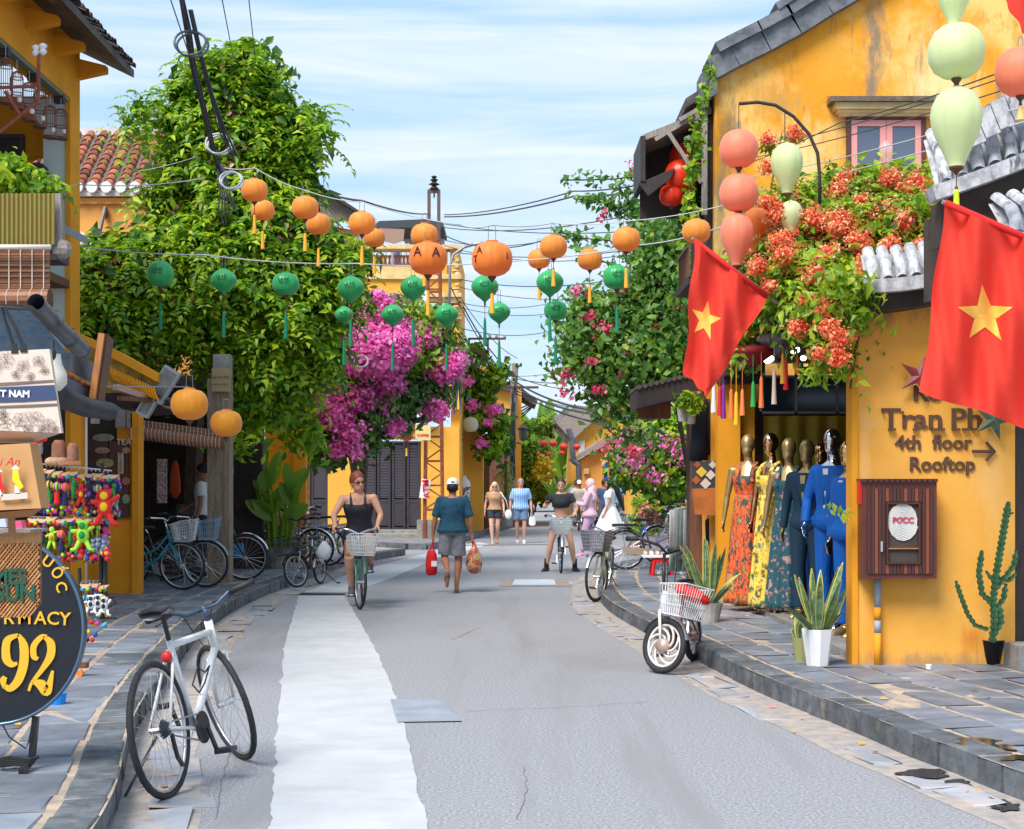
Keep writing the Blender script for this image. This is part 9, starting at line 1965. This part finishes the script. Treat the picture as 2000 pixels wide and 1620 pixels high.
# cactus
CT=thing('candelabra_cactus','thin branching green cactus in a black pot against the lettered wall','plant',G(1935,1295,.15)); cm_=mat('cactus_green',(.03,.11,.04),.5,noise=(9,.4)); b=G(1935,1296,.15)
q=MB(); q.lathe([(.085,0),(.11,.19),(.115,.19),(.10,.17)],16,b); q.build('pot',M_['blackm'],CT,smooth=True)
def cact(pts,r):
    P=[at(x,y,Yc) for x,y,Yc in pts]; q=MB(); Q=[]
    for a_,b_ in zip(P,P[1:]):
        n=max(2,int((b_-a_).length/.02))
        for k in range(n): Q.append(a_.lerp(b_,k/n))
    Q.append(P[-1]); vs=[];fs=[]; n=8
    for i,p in enumerate(Q):
        d=(Q[min(i+1,len(Q)-1)]-Q[max(i-1,0)]).normalized(); u=d.cross(V((0,1,0))).normalized(); w=u.cross(d)
        for j in range(n):
            a=2*math.pi*j/n; rr=r*(1.15 if j%2 else .55)*(1+.22*(1 if i%2 else -1)*(j%2))*(1 if i<len(Q)-2 else .6); vs.append(p+u*rr*math.cos(a)+w*rr*math.sin(a))
    for i in range(len(Q)-1):
        for j in range(n): fs.append((i*n+j,i*n+(j+1)%n,(i+1)*n+(j+1)%n,(i+1)*n+j))
    fs.append(tuple((len(Q)-1)*n+j for j in range(n))); q.add(vs,fs); q.build('branch',cm_,CT)
Yc=11.35
for pts,r in (([(1938,1255),(1942,1215),(1940,1170),(1946,1120),(1958,1050),(1970,980)],.026),([(1930,1230),(1905,1222),(1890,1200),(1875,1160),(1867,1135)],.018),([(1938,1180),(1918,1160),(1912,1120),(1918,1075)],.022),([(1945,1150),(1965,1125),(1980,1105),(1985,1075)],.02),([(1945,1190),(1960,1170),(1965,1140)],.02),([(1944,1140),(1925,1115)],.016),([(1940,1240),(1955,1215),(1952,1180)],.024),([(1945,1130),(1970,1135),(1985,1120)],.018),([(1965,1005),(1980,1002)],.014)): cact([(x,y,Yc) for x,y in pts],r)
# --- clothes rack, patchwork bag, dark clothes on the right
CRk=thing('clothes_rack','rack of white, grey and sage green shirts on the pavement behind the blue bicycle','clothes rack',at(1340,1110,21)); Y=21
q=MB(); q.tube([at(1318,985,Y),at(1365,985,Y)],.012,6); q.tube([at(1320,985,Y),at(1320,1118,Y)],.012,6); q.build('frame',M_['grey_metal'],CRk)
for i,(px,c_) in enumerate(((1326,(.75,.76,.76)),(1332,(.7,.7,.68)),(1339,(.35,.45,.42)),(1346,(.33,.44,.4)),(1353,(.7,.72,.76)),(1360,(.62,.64,.72)))):
    p=at(px,1000,Y+.02*i); q=MB(); m=mat('shirt_cloth',c_,.85,noise=(9,.2)); ring_loft(q,[(p+V((0,0,z)),V((.75,.66,0)),V((.66,-.75,0)),a,b_) for z,a,b_ in ((.06,.05,.012),(.02,.2,.02),(-.1,.2,.03),(-.55-.06*(i%3),.21,.035))],12); q.build('shirt',m,CRk,smooth=True)
    q=MB(); q.tube([p+V((0,-.01,.06)),p+V((0,-.01,.11))],.004,4); q.obox(p+V((-.11,-.10,.03)),p+V((.11,.10,.03)),.012,.02); q.build('hanger',M_['orange_wood'],CRk)
for i,(px,c_) in enumerate(((1322,(.3,.42,.38)),(1334,(.25,.36,.33)),(1348,(.3,.4,.4)),(1358,(.6,.62,.64)))):
    p=at(px,1075,Y+.1); q=MB(); ring_loft(q,[(p+V((0,0,z)),V((.75,.66,0)),V((.66,-.75,0)),a,.025) for z,a in ((.15,.14),(-.3,.18))],10); q.build('hanging_trousers',mat('sage_cloth',c_,.85),CRk,smooth=True)
BG=thing('patchwork_bag','orange-brown tote bag with black, yellow and white diamond patches beside the shop pillar','bag',at(1375,960,18.6)); Y=18.6
q=MB(); q.prism([at(1358,1005,Y),at(1396,1007,Y),at(1402,953,Y),at(1352,955,Y)],(0,.1,0)); q.build('lower_leather',mat('orange_leather',(.5,.15,.03),.6,noise=(6,.3)),BG,fix=True)
q=MB(); q.prism([at(1352,955,Y),at(1402,953,Y),at(1400,900,Y),at(1352,902,Y)],(0,.08,0)); q.build('upper_panel',mat('dark_panel',(.04,.045,.055),.7),BG,fix=True)
for (x,y,r,c_) in ((1370,922,11,(.7,.45,.05)),(1388,928,10,(.65,.55,.48)),(1360,938,9,(.4,.1,.03)),(1378,945,11,(.6,.52,.45)),(1392,908,8,(.6,.5,.42)),(1362,908,7,(.35,.08,.03))):
    q=MB(); q.add([at(x-r,y,Y-.01),at(x,y+r,Y-.01),at(x+r,y,Y-.01),at(x,y-r,Y-.01)],[(0,1,2,3)]); q.build('diamond_patch',mat('patch',c_,.7),BG)
for i,(px,y0,y1,w,c_,l) in enumerate(((1365,770,900,15,(.02,.025,.04),'long black jacket hanging above the patchwork bag'),(1382,780,890,14,(.03,.035,.05),'dark navy garment hanging next to the shop pillar'),(1390,1010,1090,12,(.04,.03,.05),'dark backpack on the pavement behind the snake plant'))):
    p=at(px,(y0+y1)/2,18.9+.1*i); s_=F/18.9; h=(y1-y0)/s_; q=MB(); ring_loft(q,[(p+V((0,0,z*h)),V((1,0,0)),V((0,1,0)),a*w/s_,.06) for z,a in ((.5,.4),(.42,1.1),(0,1.0),(-.5,1.25))],12); tag(q.build('dark_garment' if i<2 else 'backpack',mat('dark_cloth',c_,.85,noise=(9,.4)),smooth=True),l,'garment' if i<2 else 'backpack')
for i,(px,py) in enumerate(((1333,805),(1350,810))):
    t=thing('hanging_pot',('left','right')[i]+' white hanging pot with a trailing plant under the dark lean-to edge','plant',at(px,py,18.7)); q=MB(); q.lathe([(.05,-.12),(.075,.06),(.07,.06)],14,at(px,py,18.7)); q.build('pot',mat('greyish_pot',(.4,.38,.36),.8),t); q=MB(); q.tube([at(px,py-8,18.7),at(px,py-40,18.7)],.004,4); q.build('wire',M_['wire'],t)
    foliage(t,'leaves',[pb(px+6,py-20,7,18.6,rzf=2.4)],160,.05,.5,LM['lime'],shell=.1,clump=.05)
# shoe display with red stool
ST=thing('plastic_stool','red plastic stool under the shoe display on the right pavement','stool',G(1292,1127,.15)); b=G(1292,1124,.15); r0=.14
q=MB(); q.box(b.x-.135,b.x+.135,b.y-.12,b.y+.14,.15+.25,.15+.275); q.build('seat',M_['red'],ST)
for sx in (-1,1):
    for sy in (-1,1): q=MB(); q.obox(b+V((.155*sx,.15*sy,.0)),b+V((.12*sx,.11*sy,.25)),.05,.035); q.build('leg',M_['red'],ST)
q=MB(); 
for sy in (-1,1): q.box(b.x-.12,b.x+.12,b.y+.12*sy-.01,b.y+.12*sy+.01,.35,.40)
q.build('apron',M_['red'],ST)
q=MB(); q.box(b.x-.30,b.x+.30,b.y-.15,b.y+.2,.43,.455); tag(q.build('display_board',whitec),'white board resting on the red stool and carrying shoes','board')
for i in range(6):
    x=b.x-.25+i*.095; t=thing('shoe',ordn[i]+' white shoe from the left on the board over the red stool','shoe',(x,b.y,.455),group='white shoes on the display board'); q=MB(); q.tube([(x,b.y+.1,.495),(x,b.y,.49),(x,b.y-.1,.48),(x,b.y-.13,.475)],[.035,.035,.03,.015],8); q.build('upper',whitec if i%2 else mat('blush_shoe',(.7,.5,.42),.6),t,smooth=True); q=MB(); q.box(x-.035,x+.035,b.y-.13,b.y+.13,.455,.468); q.build('sole',whitec,t)
# scooter extras
bm=WM[SC.name]
q=MB(); cpos=at(1352,1162,12.2); 
rm=Matrix.Translation(cpos)
ring_loft(q,[(cpos+V((x,0,z)),V((0,1,0)),V((0,0,1)),.10,r_) for x,z,r_ in ((-.13,.05,.03),(-.09,.03,.06),(0,.0,.065),(.09,-.03,.055),(.13,-.05,.03))],14); tag(q.build('red_jacket',mat('bright_red_cloth',(.72,.015,.015),.7,noise=(9,.3)),smooth=True),'bright red quilted cloth stuffed in the wire basket of the electric bicycle','cloth')
def plasticbag(label,px,py,Y,w,h,seed):
    random.seed(seed); c=at(px,py,Y); s_=F/Y; q=MB(); W2,H2=w/s_/2,h/s_/2; ring_loft(q,[(c+V((random.uniform(-.01,.01),0,z*H2)),V((1,0,0)),V((0,1,0)),a*W2,a*W2*.6) for z,a in ((1,.2),(.7,.5),(.3,.8),(-.2,1),(-.7,.9),(-1,.4))],16,fn=lambda t_,a:1+.2*math.sin(a*3+t_*9+seed)+.1*math.sin(a*7-t_*14)); tag(q.build('plastic_bag',mat('white_plastic',(.78,.8,.85),.35,transl=.3,bump=(20,.4,.02)),smooth=True),label,'bag')
plasticbag('thin white plastic bag tied to the electric bicycle with the red-filled basket',1300,1180,12.3,26,52,3)
plasticbag('white carrier bag with faint red print hanging on the small black electric bicycle',632,1075,22.4,28,36,5)
# menu stand, stool and red crates near the grey pot
t=thing('low_wooden_table','low red and yellow table with an open menu in front of the vine plants','table',G(500,1098,.15)); b=G(500,1098,.15)
q=MB(); q.box(b.x-.22,b.x+.22,b.y,b.y+.3,.15+.50,.15+.54); q.build('tabletop',M_['brown_wood'],t)
for sx in (-.2,.16): q=MB(); q.box(b.x+sx,b.x+sx+.04,b.y,b.y+.04,.15,.65); q.build('leg',M_['orange_wood'],t)
q=MB(); q.box(b.x-.18,b.x+.14,b.y+.04,b.y+.2,.33,.62); q.build('red_panel',M_['red'],t)
q=MB(); q.box(-.09,.09,-.01,.01,-.13,.13); q.tf(Matrix.Translation(at(484,1028,b.y))@rot('Y',-20)@rot('X',-35)); tag(q.build('menu_card',whitec),'white open menu card leaning on the low red table','menu')
st=thing('plastic_stool','brownish red plastic stool standing beside the big grey pot','stool',G(527,1098,.15)); b=G(527,1098,.15)
q=MB(); q.box(b.x-.12,b.x+.12,b.y,b.y+.24,.55,.58); q.build('seat',mat('brick_plastic',(.45,.07,.03),.5),st)
for sx in (-.11,.08): 
    for sy in (0,.2): q=MB(); q.box(b.x+sx,b.x+sx+.035,b.y+sy,b.y+sy+.035,.15,.55); q.build('leg',mat('brick_plastic2',(.45,.07,.03),.5),st)
q=MB(); q.box(at(456,0,24).x,at(475,0,24).x,23.9,24.05,at(0,1090,24).z,at(0,1062,24).z); tag(q.build('blue_crate',mat('blue_crate',(.02,.2,.5),.5)),'small blue crate seen through the wheel right of the square post','crate')
for i,(px,py,c_) in enumerate(((1216,972,(.05,.02,.05)),)):
    t=thing('dark_shrub','dark purple-leaved shrub above the far pale bicycles','shrub',at(px,1000,45)); foliage(t,'leaves',[pb(1262,975,22,44,rzf=.8),pb(1245,985,14,44)],900,.09,.4,LM['dark'],shell=.2,clump=.2); foliage(t,'red_leaves',[pb(1258,968,20,43.6)],260,.08,.4,LM['brownred'],shell=.3,clump=.2)
